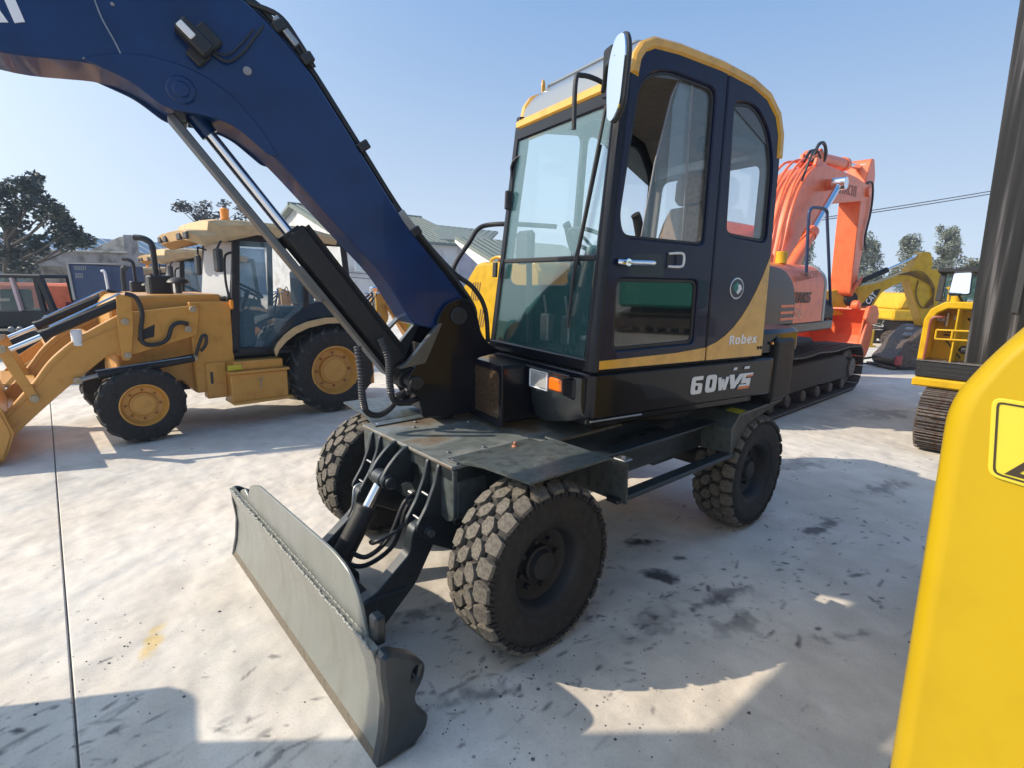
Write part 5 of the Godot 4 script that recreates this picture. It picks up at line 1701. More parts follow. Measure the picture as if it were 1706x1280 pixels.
	for q in [[1.50, 1.0, 0.10], [1.66, 1.22, 0.16], [1.95, 1.45, 0.20], [2.2, 1.50, 0.22], [2.5, 1.44, 0.22], [2.72, 1.2, 0.22]]:
		g.append([P(q[0], 0.04 + (q[2] - 0.1), 0.5 * (q[1] + 1.1)), P(q[0], 0.24, q[1]), P(q[0], 0.46, q[1]), P(q[0], 0.46, 0.9)])
	b.rings(g)
	part(b, "fender", M.dull_black, t)
	b = MB.new()
	var ed: Array = []
	for q in o: ed.append([P(q[0], 0.0, q[1] + 0.012), P(q[0], 0.03, q[1] + 0.016), P(q[0] + 0.02, 0.03, q[1] - 0.06), P(q[0] + 0.02, 0.0, q[1] - 0.06)])
	b.rings(ed)
	part(b, "fender_edge", M.roof_ochre, t)
	# mirrors, rail, seat and controls
	b = MB.new()
	b.tube(PackedVector3Array([P(1.12, 0.2, 2.20), P(0.95, 0.10, 2.18), P(0.90, 0.06, 2.10)]), 0.012, 6)
	b.boxc(P(0.90, 0.05, 1.97), Vector3(0.07, 0.26, 0.17), 0.02)
	part(b, "mirror", M.plastic, t)
	b = MB.new()
	b.tube(PackedVector3Array([P(0.92, 0.60, 2.1), P(0.80, 0.45, 2.12), P(0.78, 0.42, 2.0)]), 0.012, 6)
	b.boxc(P(0.78, 0.42, 1.92), Vector3(0.05, 0.24, 0.13), 0.02)
	part(b, "mirror", M.plastic, t)
	b = MB.new()
	b.tube(curve([P(1.02, 0.19, 1.55), P(0.99, 0.17, 1.75), P(1.0, 0.17, 2.0), P(1.05, 0.17, 2.06), P(1.14, 0.2, 2.07)], 4), 0.014, 8)
	part(b, "grab_rail", M.plastic, t)
	b = MB.new()
	b.boxc(P(1.03, 0.17, 1.47), Vector3(0.04, 0.11, 0.05), 0.012)
	part(b, "side_lamp", M.beacon, t)
	b = MB.new()
	b.bx(1.75, 2.15, 0.65, 1.15, 1.25, 1.40, 0.04)
	b.bx(2.08, 2.2, 0.68, 1.12, 1.4, 1.9, 0.04)
	b.bx(1.8, 2.1, 0.75, 1.05, 0.88, 1.25, 0.02)
	part(b, "seat", M.trim, t, Transform3D(), 50)
	b = MB.new()
	var pts := PackedVector3Array()
	var X := Transform3D(MB.up_to(Vector3(0.6, 1.0, 0)), P(1.45, 0.88, 1.62))
	for k in 21: pts.push_back(X * Vector3(cos(TAU * k / 20.0) * 0.19, 0, sin(TAU * k / 20.0) * 0.19))
	b.tube(pts, 0.015, 6)
	b.rod(P(1.32, 0.88, 1.3), P(1.45, 0.88, 1.62), 0.03, 8)
	b.rod(P(1.22, 0.5, 1.25), P(1.38, 0.42, 1.55), 0.012, 6)
	b.rod(P(1.6, 0.45, 1.3), P(1.66, 0.42, 1.6), 0.012, 6)
	part(b, "steering_wheel", M.plastic, t)
	loader_arm(t, 0.22, 1.0)
	loader_arm(t, 1.48, -1.0)
	b = MB.new()
	b.disc(P(-0.42, 0.20, 1.16), 0.045, 0.16, Vector3.UP, 16)
	for k in 8: b.disc(P(-0.42, 0.20, 1.10 + k * 0.018), 0.05, 0.009, Vector3.UP, 16, 0.002)
	part(b, "spring_coil", M.white, t)
	b = MB.new()
	b.rod(P(-0.30, 0.22, 1.1), P(-0.30, 1.48, 1.1), 0.06, 14)
	b.bx(-0.85, -0.75, 0.25, 1.45, 0.52, 0.66, 0.02)
	b.bx(-1.10, -0.95, 0.25, 1.45, 0.28, 0.40, 0.02)
	part(b, "cross_tube", M.ochre, t)
	b = MB.new()
	var sh := V2([-1.10, 0.62, -1.02, 0.30, -1.10, 0.08, -1.30, 0.03, -1.75, 0.06, -1.76, 0.03, -1.30, -0.0 + 0.004, -1.08, 0.05, -0.99, 0.30, -1.07, 0.63])
	b.pv(sh, -0.02, 1.78, 0.004)
	var pl := V2([-1.08, 0.62, -1.0, 0.30, -1.08, 0.05, -1.30, 0.01, -1.72, 0.04, -1.45, 0.35])
	b.pv(pl, -0.02, 0.0, 0.003)
	b.pv(pl, 1.76, 1.78, 0.003)
	part(b, "bucket", M.ochre, t)
	# folded digging arm at the back
	b = MB.new()
	b.bx(2.75, 2.95, 0.45, 1.3, 0.35, 1.0, 0.03)
	b.bx(2.95, 3.15, 0.75, 1.0, 0.40, 0.9, 0.03)
	b.rod(P(2.85, 0.3, 0.3), P(2.85, 0.3, 1.1), 0.07, 12)
	b.rod(P(2.85, 1.45, 0.3), P(2.85, 1.45, 1.1), 0.07, 12)
	part(b, "swing_frame", M.ochre, t)
	b = MB.new()
	b.pv(rnd([3.05, 0.55, 3.16, 0.50, 3.5, 1.2, 3.42, 1.62, 3.28, 1.66, 3.22, 1.3], 0.05), 0.80, 0.96, 0.01)
	b.pv(rnd([3.36, 1.62, 3.46, 1.60, 4.05, 0.90, 4.0, 0.80, 3.88, 0.82], 0.04), 0.78, 0.98, 0.01)
	b.rod(P(3.42, 0.74, 1.40), P(3.86, 0.74, 0.86), 0.03, 10)
	part(b, "digging_arm", M.ochre, t)
	b = MB.new()
	b.rod(P(3.22, 0.74, 1.28), P(3.20, 0.74, 1.58), 0.036, 12)
	b.boxc(P(3.20, 0.74, 1.63), Vector3(0.10, 0.10, 0.10), 0.02)
	b.boxc(P(3.24, 0.74, 1.24), Vector3(0.12, 0.06, 0.10), 0.02)
	b.rod(P(3.06, 0.74, 1.58), P(3.30, 0.74, 1.58), 0.016, 8)
	part(b, "control_valve", M.chrome, t)
	b = MB.new()
	for k in 3: b.tube(curve([P(3.12 + k * 0.06, 0.72, 1.56), P(3.0, 0.70, 1.45 - k * 0.08), P(3.02, 0.7, 1.2), P(3.14, 0.72, 0.98)]), 0.014, 6)
	b.tube(curve([P(3.34, 0.78, 1.62), P(3.38, 0.76, 1.70), P(3.42, 0.76, 1.58), P(3.40, 0.78, 1.48)]), 0.010, 6)
	part(b, "rear_hose", M.plastic, t)
	return t

func build_loaders() -> void:
	var a := backhoe_loader("backhoe_loader", "nearest ochre backhoe loader, whole side in view, beside the wheeled excavator", Vector3(-3.956, 0, -5.485), 0.7586)
	var k := 0
	for q in [[-6.82, -9.25, 0.93, "ochre backhoe loader half hidden behind the nearest one, amber beacon on its tan roof"], [-10.45, -14.02, 0.81, "farthest ochre backhoe loader, only its tan roof and cab top showing above the hoods"]]:
		var d := a.duplicate() as Node3D
		d.name = numbered("backhoe_loader")
		add_child(d)
		d.transform = Transform3D(Basis(Vector3.UP, 0.7586).scaled(Vector3.ONE * q[2]), Vector3(q[0], 0, q[1]))
		d.set_meta("label", q[3])
		k += 1

# ---------------------------------------------------------------- tracked machines
var shoe_mesh := {}

func track(t: Node3D, u0: float, u1: float, v: float, W: float, H: float, m: Material, pitch := 0.172) -> Node3D:
	var tr := holder("track", t)
	var r := H / 2.0 - 0.045
	var L := u1 - u0 - H
	var per := 2.0 * L + TAU * r
	var n := int(round(per / pitch))
	var key := "%.3f_%.3f" % [W, pitch]
	if not shoe_mesh.has(key):
		var s := MB.new()
		s.boxc(Vector3(0, 0.0, 0), Vector3(pitch * 0.93, 0.022, W), 0.006)
		for k in 3: s.boxc(Vector3((k - 1) * pitch * 0.3, 0.022, 0), Vector3(0.014, 0.03, W - 0.01), 0.004)
		shoe_mesh[key] = s.mesh()
	for i in n:
		var d := per * i / n
		var p := Vector2.ZERO
		var a := 0.0
		if d < L: p = Vector2(u0 + H / 2 + d, 0.045); a = PI
		elif d < L + PI * r:
			a = (d - L) / r
			p = Vector2(u1 - H / 2 + sin(a) * r, H / 2 - cos(a) * r); a = PI + a
		elif d < 2 * L + PI * r: p = Vector2(u1 - H / 2 - (d - L - PI * r), H - 0.045 + 0.012 * sin(d * 5.0)); a = 0.0
		else:
			a = (d - 2 * L - PI * r) / r
			p = Vector2(u0 + H / 2 - sin(a) * r, H / 2 + cos(a) * r); a = a
		put(shoe_mesh[key], "track_shoe", m, tr, Transform3D(Basis(Vector3(0, 0, 1), a), P(p.x, v + W / 2, p.y)))
	var b := MB.new()
	b.pv(rnd([u0 + H * 0.5, H * 0.30, u0 + H * 0.5, H * 0.62, u0 + H * 1.1, H * 0.80, u1 - H * 1.1, H * 0.80, u1 - H * 0.5, H * 0.62, u1 - H * 0.5, H * 0.30], 0.05), v + W * 0.16, v + W * 0.84, 0.02)
	part(b, "track_frame", M.track_frame, tr)
	for e in [u0 + H / 2, u1 - H / 2]:
		b = MB.new()
		b.disc(P(e, v + W / 2, H / 2), H / 2 - 0.10, W * 0.5, Vector3(0, 0, 1), 28, 0.03)
		b.disc(P(e, v + W / 2, H / 2), H * 0.2, W * 0.8, Vector3(0, 0, 1), 20, 0.02)
		part(b, "idler_wheel", M.track, tr)
	for k in 6:
		b = MB.new()
		b.disc(P(lerpf(u0 + H * 0.9, u1 - H * 0.9, k / 5.0), v + W / 2, 0.16), 0.095, W * 0.75, Vector3(0, 0, 1), 16, 0.02)
		part(b, "roller", M.track, tr)
	return tr

func ram(t: Node3D, a: Vector3, c: Vector3, r: float, split: float, m: Material, name_ := "ram") -> Node3D:      # barrel from a, rod out to c
	var b := MB.new()
	b.rod(a, a.lerp(c, split), r, 18)
	b.rod(a.lerp(c, split - 0.05), a.lerp(c, split + 0.01), r * 1.15, 18)
	b.disc(a, r * 1.2, r * 2.4, Vector3(0, 0, 1), 16)
	var o := part(b, name_, m, t)
	b = MB.new()
	b.rod(a.lerp(c, split), c, r * 0.55, 14)
	b.disc(c, r * 1.1, r * 2.2, Vector3(0, 0, 1), 16)
	part(b, "ram_rod", M.chrome, o)
	return o

func orange_excavator() -> void:
	var t := thing("tracked_excavator", "orange tracked excavator with raised boom and lowered bucket, right behind the wheeled excavator", "excavator", Vector3(3.949, 0, -9.05), 0.735)
	track(t, -2.4, 2.05, -1.27, 0.58, 0.86, M.track)
	track(t, -2.4, 2.05, 0.70, 0.58, 0.86, M.track)
	var b := MB.new()
	b.bx(-1.2, 1.0, -0.75, 0.75, 0.45, 0.95, 0.05)
	b.disc(P(0, 0, 1.05), 0.75, 0.25, Vector3.UP, 32)
	part(b, "undercarriage", M.track_frame, t)
	b = MB.new()
	b.pz(rnd([-2.3, -1.2, 0.36, -1.2, 0.44, -1.1, 0.44, -0.45, 1.2, -0.4, 1.2, 1.2, -2.3, 1.2, -2.6, 0.6, -2.6, -0.6], [0.15, 0.04, 0.04, 0.02, 0.05, 0.05, 0.1, 0.3, 0.3]), 1.165, 1.30, 0.015)
	part(b, "deck", M.dark_grey, t)
	# engine house and its rounded orange panel
	b = MB.new()
	b.prism(rnd([1.20, 1.305, 1.20, 1.95, 1.02, 2.12, -1.0, 2.12, -1.18, 1.95, -1.2, 1.305], [0.0, 0.2, 0.3, 0.3, 0.2, 0.0], 6), -2.35, -0.16, 0.03, Basis(Vector3(0, 0, -1), Vector3(0, 1, 0), Vector3(1, 0, 0)))
	part(b, "engine_house", M.orange, t)
	b = MB.new()
	b.prism(rnd([1.205, 1.30, 1.205, 1.955, 1.03, 2.128, -1.0, 2.128, -1.19, 1.95, -1.205, 1.30], [0.0, 0.2, 0.3, 0.3, 0.2, 0.0], 6), -0.17, -0.06, 0.02, Basis(Vector3(0, 0, -1), Vector3(0, 1, 0), Vector3(1, 0, 0)))
	part(b, "house_corner", M.steel_grey, t)
	b = MB.new()
	b.pv(rnd([-2.4, 1.305, -1.29, 1.305, -1.27, 1.62, -1.42, 1.86, -1.75, 2.02, -2.4, 2.06], [0.0, 0.03, 0.2, 0.2, 0.2, 0.0], 5), -1.215, -1.18, 0.01)
	var dp := part(b, "dark_panel", M.dark_blue_gloss, t)
	for k in 3:
		b = MB.new()
		b.bx(-1.75, -1.32, -1.222, -1.214, 1.36 + k * 0.085, 1.395 + k * 0.085, 0.003)
		part(b, "louvre", M.orange, dp)
	b = MB.new()
	b.letters("HITACHI", 0.10, 0.004, Transform3D(Basis(Vector3(0, 0, 1), 0.10), P(-1.27, -1.203, 1.87)), 0.0, 700, 1.35)
	part(b, "maker_lettering", M.faded_ink, t)
	b = MB.new()
	b.letters("ZAXIS", 0.15, 0.004, Transform3D(Basis(), P(-1.28, -1.203, 1.58)), 0.12, 800, 1.05)
	part(b, "model_lettering", M.ink, t)
	b = MB.new()
	b.letters("200", 0.13, 0.003, Transform3D(Basis(), P(-1.27, -1.203, 1.37)), 0.12, 700, 1.05)
	part(b, "size_lettering", M.faded_white, t)
	b = MB.new()
	b.pu(rnd([-1.18, 1.305, -1.18, 1.48, -1.1, 1.62, -0.75, 1.62, -0.6, 1.5, -0.6, 1.305], 0.06), -0.05, 0.40, 0.03)
	part(b, "tool_chest", M.dull_black, t)
	b = MB.new()
	b.tube(curve([P(-0.72, -1.15, 1.50), P(-0.87, -1.15, 2.1), P(-1.0, -1.15, 2.72), P(-0.97, -1.15, 2.83), P(-0.85, -1.15, 2.87), P(-0.5, -1.15, 2.89), P(-0.35, -1.15, 2.86), P(-0.30, -1.15, 2.75), P(-0.05, -1.15, 2.25), P(0.42, -1.15, 1.30)], 5), 0.022, 10)
	part(b, "hand_rail", M.dark_blue, t)
	b = MB.new()
	b.disc(P(-1.24, -0.95, 2.19), 0.075, 0.16, Vector3.UP, 18)
	part(b, "filler_cap", M.yellow, t)
	# cab on the far side
	b = MB.new()
	b.pv(rnd([-0.3, 1.31, 1.35, 1.31, 1.4, 2.1, 1.1, 2.85, -0.3, 2.85], 0.1), 0.35, 1.2, 0.03)
	part(b, "cab", M.orange, t)
	# boom
	b = MB.new()
	var bo := rnd([0.30, 1.62, 0.42, 2.2, 0.62, 3.0, 0.86, 3.46, 1.32, 3.83, 1.85, 3.955, 2.30, 3.97, 3.6, 3.985, 4.42, 3.93, 4.55, 3.78, 4.48, 3.62, 3.4, 3.47, 2.15, 3.30, 1.83, 2.98, 1.36, 2.2, 0.72, 1.45, 0.45, 1.42], [0.1, 0.1, 0.3, 0.3, 0.3, 0.3, 0.3, 0.3, 0.1, 0.1, 0.1, 0.3, 0.3, 0.3, 0.3, 0.1, 0.1])
	b.pv(bo, -0.28, 0.28, 0.02)
	var boom := part(b, "boom", M.orange, t, Transform3D(), 20)
	b = MB.new()
	b.disc(P(4.42, 0.0, 3.78), 0.10, 0.66, Vector3(0, 0, 1), 20)
	b.disc(P(0.52, 0.0, 1.6), 0.12, 0.7, Vector3(0, 0, 1), 20)
	b.disc(P(2.02, 0.0, 3.62), 0.10, 1.05, Vector3(0, 0, 1), 20)
	part(b, "boom_pin", M.orange, boom)
	b = MB.new()
	b.letters("HITACHI", 0.20, 0.006, Transform3D(Basis(Vector3(0, 0, 1), 0.04), P(2.55, -0.283, 3.56)), 0.0, 700, 1.1)
	part(b, "boom_lettering", M.faded_ink, boom)
	b = MB.new()
	for k in 4:
		var v := -0.24 + k * 0.14
		b.tube(curve([P(0.22, v, 1.7), P(0.30, v, 2.4), P(0.48 - k * 0.01, v, 3.0), P(0.72, v, 3.52), P(1.22, v, 3.93), P(1.6 + 0.1 * k, v, 4.06)], 5), 0.022, 8)
	part(b, "boom_pipes", M.orange, boom)
	b = MB.new()
	b.tube(curve([P(0.9, -0.28, 3.55), P(1.15, -0.3, 4.02), P(1.35, -0.3, 4.10), P(1.6, -0.28, 4.02)]), 0.02, 6)
	b.tube(curve([P(1.45, -0.2, 3.95), P(1.65, -0.2, 4.25), P(1.9, -0.2, 4.32), P(2.1, -0.18, 4.20), P(2.12, -0.15, 4.05)]), 0.03, 6)
	b.tube(curve([P(1.35, -0.1, 3.95), P(1.6, -0.1, 4.15), P(1.9, -0.1, 4.2), P(2.1, -0.1, 4.1)]), 0.03, 6)
	part(b, "hose", M.plastic, boom)
	ram(t, P(0.10, -0.50, 1.95), P(2.02, -0.50, 3.62), 0.10, 0.46, M.orange, "boom_ram")
	ram(t, P(0.10, 0.50, 1.95), P(2.02, 0.50, 3.62), 0.10, 0.46, M.orange, "boom_ram")
	b = MB.new()
	b.pv(rnd([1.75, 3.93, 1.85, 4.2, 2.1, 4.2, 2.4, 3.95], 0.05), -0.16, -0.10, 0.01)
	b.pv(rnd([1.75, 3.93, 1.85, 4.2, 2.1, 4.2, 2.4, 3.95], 0.05), 0.10, 0.16, 0.01)
	part(b, "ram_lug", M.orange, boom)
	ram(t, P(2.02, 0.0, 4.13), P(4.72, 0.0, 4.34), 0.115, 0.62, M.orange, "stick_ram")
	# stick, linkage and bucket
	b = MB.new()
	b.pv(rnd([4.52, 4.22, 4.66, 4.50, 4.84, 4.52, 5.06, 4.16, 5.02, 3.4, 4.74, 1.70, 4.62, 1.58, 4.46, 1.66, 4.34, 3.0, 4.30, 3.70, 4.42, 3.98], [0.08, 0.08, 0.08, 0.15, 0.2, 0.1, 0.1, 0.1, 0.2, 0.2, 0.1]), -0.21, 0.21, 0.015)
	var st := part(b, "stick", M.orange, t, Transform3D(), 20)
	b = MB.new()
	b.tube(curve([P(4.45, -0.22, 3.95), P(4.72, -0.25, 4.02), P(4.9, -0.25, 3.8), P(4.92, -0.25, 3.4), P(4.78, -0.25, 2.9), P(4.9, -0.25, 2.66), P(5.06, -0.22, 2.62), P(5.0, -0.2, 2.8)]), 0.022, 6)
	part(b, "hose", M.plastic, st)
	ram(t, P(5.10, 0.0, 3.75), P(4.98, 0.0, 2.0), 0.08, 0.55, M.orange, "bucket_ram")
	b = MB.new()
	b.pv(rnd([4.52, 1.75, 4.62, 1.78, 5.04, 1.96, 5.0, 2.06, 4.56, 1.86], 0.03), -0.27, -0.22, 0.01)
	b.pv(rnd([4.96, 2.05, 5.08, 2.03, 4.70, 1.20, 4.58, 1.22], 0.04), -0.17, -0.11, 0.01)
	b.pv(rnd([4.96, 2.05, 5.08, 2.03, 4.70, 1.20, 4.58, 1.22], 0.04), 0.11, 0.17, 0.01)
	part(b, "bucket_link", M.orange, t)
	b = MB.new()
	var sh := PackedVector2Array()
	for k in 13:
		var s := lerpf(1.35, -2.1, k / 12.0)
		sh.push_back(Vector2(4.30 + cos(s) * 0.52, 0.80 + sin(s) * 0.56))
	for k in 12:
		var q := [sh[k], sh[k + 1]]
		b.bar(P(q[0].x, 0.0, q[0].y), P(q[1].x, 0.0, q[1].y), 1.24, 0.035, Vector3(q[1].y - q[0].y, q[0].x - q[1].x, 0), 0.002)
	var cheek := sh.duplicate()
	cheek.push_back(Vector2(3.96, 0.62))
	cheek.push_back(Vector2(4.12, 1.24))
	b.pv(cheek, -0.64, -0.61, 0.006)
	b.pv(cheek, 0.61, 0.64, 0.006)
	var bk := part(b, "bucket", M.orange, t)
	b = MB.new()
	b.pv(rnd([4.0, 1.15, 4.15, 1.42, 4.62, 1.44, 4.85, 1.25, 4.75, 1.02, 4.2, 1.02], 0.06), -0.72, -0.62, 0.03)
	part(b, "bucket_edge", M.orange, bk)
	b = MB.new()
	b.pv(rnd([3.92, 0.60, 4.15, 1.10, 4.22, 1.10, 4.02, 0.45, 3.95, 0.10, 3.86, 0.10], 0.03), -0.70, -0.63, 0.015)
	b.disc(P(4.45, -0.35, 1.42), 0.11, 0.16, Vector3(0, 0, 1), 18, 0.03)
	b.disc(P(4.45, 0.25, 1.42), 0.11, 0.16, Vector3(0, 0, 1), 18, 0.03)
	part(b, "bucket_edge", M.orange, bk)
	b = MB.new()
	for k in 5:
		var v := -0.55 + k * 0.275
		b.bar(P(4.02, v, 0.34), P(3.88, v, 0.24), 0.09, 0.05, Vector3.UP, 0.01)
	part(b, "bucket_tooth", M.steel, bk)

func right_machines() -> void:
	near_yellow()
	mid_yellow()
	reaching_yellow()
	far_yellow("far_excavator", "distant yellow excavator with black tracks seen under the raised yellow arm", Vector3(13.0, 0, -17.0), 0.0)
	vented_yellow()

func near_yellow() -> void:
	var t := thing("near_machine", "bright yellow machine body close to the camera with a warning triangle sticker", "excavator", Vector3(HX, 0, HZ), YAW)
	var b := MB.new()
	var rs: Array = []
	# rounded rear body: outlines across v and z, skinned along u
	for q in [[-0.25, 0.05], [-0.243, 0.028], [-0.225, 0.010], [-0.195, 0.0], [1.6, 0.0], [1.7, 0.06]]:
		var e: float = q[1]
		var ring: Array = []
		var o := rnd([-1.404 - e, 0.55, -1.388 - e, 1.565 - e * 0.3, -1.448 - e * 0.5, 1.68 - e * 0.6, -1.62, 1.935 - e, -2.0, 2.02 - e, -3.1, 2.02 - e, -3.2 + e, 1.7, -3.2 + e, 0.55], [0.05, 0.07, 0.05, 0.15, 0.2, 0.1, 0.2, 0.05], 6)
		for p in o: ring.append(P(q[0], p.x, p.y))
		rs.append(ring)
	b.rings(rs)
	part(b, "body", M.clean_yellow, t, Transform3D(), 50)
	b = MB.new()
	var pl := rnd([-1.482, 1.425, -1.465, 1.592, -1.56, 1.588, -1.72, 1.575, -1.74, 1.40, -1.60, 1.412], [0.02, 0.02, 0.05, 0.02, 0.02, 0.05])
	b.pu(pl, -0.256, -0.249, 0.002)
	var stk := part(b, "warning_sticker", M.sticker, t)
	b = MB.new()
	var pin := MB.inset(MB.ccw(pl), 0.008)
	var pin2 := MB.inset(MB.ccw(pl), 0.0115)
	b.pu(pin, -0.2575, -0.2555, 0.0, [pin2])
	b.pu(V2([-1.507, 1.437, -1.60, 1.555, -1.69, 1.425]), -0.2575, -0.2555, 0.0, [V2([-1.528, 1.444, -1.598, 1.533, -1.668, 1.434])])
	b.pu(rnd([-1.565, 1.468, -1.575, 1.476, -1.60, 1.478, -1.61, 1.46, -1.59, 1.455], 0.005), -0.2575, -0.2555)
	part(b, "sticker_print", M.sticker_ink, stk)
	b = MB.new()
	# black cab standing on the body
	b.rings([[P(0.30, -1.330, 1.60), P(0.42, -1.315, 1.60), P(0.42, -2.3, 1.60), P(0.30, -2.3, 1.60)], [P(0.30, -1.325, 1.80), P(0.42, -1.31, 1.80), P(0.42, -2.3, 1.80), P(0.30, -2.3, 1.80)], [P(0.36, -1.29, 3.0), P(0.48, -1.275, 3.0), P(0.48, -2.3, 3.0), P(0.36, -2.3, 3.0)]])
	var cb := part(b, "cab_rear", M.streaked_black, t)
	b = MB.new()
	b.rings([[P(0.292, -1.41, 1.75), P(0.299, -1.41, 1.75), P(0.299, -1.425, 1.75), P(0.292, -1.425, 1.75)], [P(0.352, -1.40, 3.0), P(0.359, -1.40, 3.0), P(0.359, -1.415, 3.0), P(0.352, -1.415, 3.0)]])
	part(b, "cab_seam", M.plastic, cb)
	b = MB.new()
	b.bx(0.47, 1.5, -2.3, -1.42, 1.65, 2.95, 0.03)
	part(b, "cab_side", M.dull_black, t)
	track(t, -0.2, 3.0, -1.9, 0.45, 0.62, M.track)
	track(t, -0.2, 3.0, -3.1, 0.45, 0.62, M.track)
	b = MB.new()
	b.bx(0.0, 1.6, -3.0, -1.5, 0.45, 0.56, 0.02)
	part(b, "undercarriage", M.track_frame, t)

func mid_yellow() -> void:
	var t := thing("yellow_excavator", "yellow excavator standing end-on with worn track and black step box", "excavator", Vector3(4.43, 0, -5.69), 0.735)
	track(t, 0.0, 3.6, -0.50, 0.50, 0.71, M.track, 0.12)
	track(t, 0.0, 3.6, -2.3, 0.50, 0.71, M.track, 0.12)
	var b := MB.new()
	b.bx(0.6, 3.0, -1.9, -0.4, 0.4, 0.72, 0.03)
	part(b, "undercarriage", M.track_frame, t)
	b = MB.new()
	b.bx(0.28, 3.4, -2.4, 0.13, 0.715, 0.825, 0.02)
	part(b, "bumper", M.yellow, t)
	b = MB.new()
	b.bx(0.33, 0.95, -0.55, 0.12, 0.83, 1.01, 0.012)
	var sb := part(b, "step_box", M.dull_black, t)
	b = MB.new()
	b.bx(0.32, 0.97, -0.57, 0.13, 1.011, 1.022, 0.002)
	for i in 9:
		for k in 14: b.bar(P(0.34 + k * 0.045 + (i % 2) * 0.02, -0.54 + i * 0.072, 1.022), P(0.36 + k * 0.045 + (i % 2) * 0.02, -0.52 + i * 0.072, 1.022), 0.008, 0.008)
	part(b, "tread_plate", M.steel, sb)
	b = MB.new()
	for k in 3: b.bx(0.326, 0.334, -0.40, 0.0, 0.87 + k * 0.045, 0.885 + k * 0.045, 0.003)
	for k in 2: b.disc(P(0.33, 0.085, 0.92 + k * 0.045), 0.014, 0.012, Vector3(1, 0, 0), 10)
	part(b, "slot", M.plastic, sb)
	# body: a boxy house with a chamfered corner
	b = MB.new()
	b.pu(rnd([0.12, 0.83, 0.115, 1.47, 0.07, 1.585, -0.05, 1.665, -2.3, 1.68, -2.4, 1.5, -2.4, 0.83], [0.0, 0.05, 0.05, 0.05, 0.1, 0.1, 0.0]), 0.62, 3.4, 0.02)
	part(b, "body", M.yellow, t)
	b = MB.new()         # frame round the recessed front panel
	b.pu(rnd([0.125, 1.02, 0.12, 1.47, 0.075, 1.59, -0.045, 1.675, -0.9, 1.685, -0.9, 1.60, -0.075, 1.60, 0.01, 1.545, 0.045, 1.45, 0.05, 1.02], 0.015), 0.34, 0.66, 0.012)
	b.bx(0.34, 0.66, -0.178, -0.162, 1.02, 1.60, 0.004)
	part(b, "front_frame", M.yellow, t)
	b = MB.new()
	for z in [1.265, 1.365]: b.rod(P(0.33, -0.01, z), P(0.33, -0.42, z + 0.01), 0.010, 8)
	b.rod(P(0.33, -0.01, 1.265), P(0.33, -0.01, 1.365), 0.010, 8)
	b.rod(P(0.33, -0.15, 1.265), P(0.33, -0.15, 1.365), 0.010, 8)
	part(b, "front_rail", M.yellow, t)
	b = MB.new()
	for k in 2: b.bx(0.612, 0.622, -0.12, -0.03, 1.29 + k * 0.035, 1.305 + k * 0.035, 0.003)
	part(b, "vent_slot", M.ink, t)
	b = MB.new()
	b.tube(curve([P(0.33, 0.06, 1.03), P(0.33, 0.055, 1.25), P(0.33, 0.055, 1.44), P(0.33, 0.03, 1.50), P(0.33, -0.03, 1.505), P(0.36, -0.06, 1.50)], 5), 0.014, 8)
	part(b, "hand_rail", M.dark_red, t)
	b = MB.new()
	b.rod(P(0.50, -0.06, 1.40), P(0.50, -0.06, 1.55), 0.022, 12)
	b.boxc(P(0.50, -0.02, 1.47), Vector3(0.05, 0.05, 0.05), 0.012)
	b.disc(P(0.50, 0.0, 1.48), 0.03, 0.03, Vector3(1, 0, 0), 14)
	b.boxc(P(0.50, -0.06, 1.36), Vector3(0.03, 0.03, 0.05), 0.006)
	part(b, "valve", M.steel, t)
	b = MB.new()
	b.bx(0.608, 0.618, -0.16, -0.10, 1.47, 1.52, 0.003)
	part(b, "label_plate", M.white, t)
	b = MB.new()
	b.disc(P(0.45, -0.26, 1.16), 0.045, 0.10, Vector3(0, 0, 1), 18, 0.03)
	b.rod(P(0.6, -0.23, 1.49), P(0.45, -0.34, 1.43), 0.012, 8)
	b.rod(P(0.6, -0.05, 1.26), P(0.6, -0.22, 1.05), 0.008, 6)
	part(b, "lamp_bracket", M.plastic, t)
	b = MB.new()
	b.disc(P(0.55, -0.10, 1.70), 0.05, 0.07, Vector3.UP, 16)
	b.rod(P(0.55, -0.03, 1.68), P(0.55, -0.03, 1.84), 0.012, 8)
	b.bx(0.54, 0.56, -0.06, 0.0, 1.81, 1.83, 0.004)
	part(b, "filler_post", M.yellow, t)
	# mirror and cab beyond it
	b = MB.new()
	b.pu(rnd([-0.045, 1.74, -0.055, 1.97, -0.065, 2.0, -0.21, 2.01, -0.225, 1.98, -0.235, 1.75], [0.02, 0.02, 0.03, 0.03, 0.03, 0.02]), 0.40, 0.43, 0.008)
	b.rod(P(0.43, -0.14, 1.74), P(0.55, -0.18, 1.66), 0.012, 8)
	var mi := part(b, "mirror", M.plastic, t, Transform3D(Basis(), P(0.42, 0, 1.86)) * Transform3D(Basis(Vector3(0, 0, 1), deg_to_rad(-9.0)), Vector3.ZERO) * Transform3D(Basis(), -P(0.42, 0, 1.86)))
	b = MB.new()
	b.pu(rnd([-0.055, 1.75, -0.065, 1.975, -0.21, 1.985, -0.225, 1.76], 0.02), 0.394, 0.401, 0.0)
	part(b, "mirror_glass", M.mirror, mi)
	b = MB.new()
	for q in [[1.4, 0.20], [1.4, -0.9], [2.6, 0.20], [2.6, -0.9]]:
		b.bar(P(q[0], q[1], 1.66), P(q[0] + 0.05, q[1], 2.02), 0.06, 0.06)
	b.bx(1.35, 2.7, -0.95, 0.25, 2.0, 2.06, 0.02)
	b.bx(2.2, 2.4, -0.6, -0.1, 1.6, 1.95, 0.05)
	part(b, "cab_frame", M.dull_black, t)
	b = MB.new()
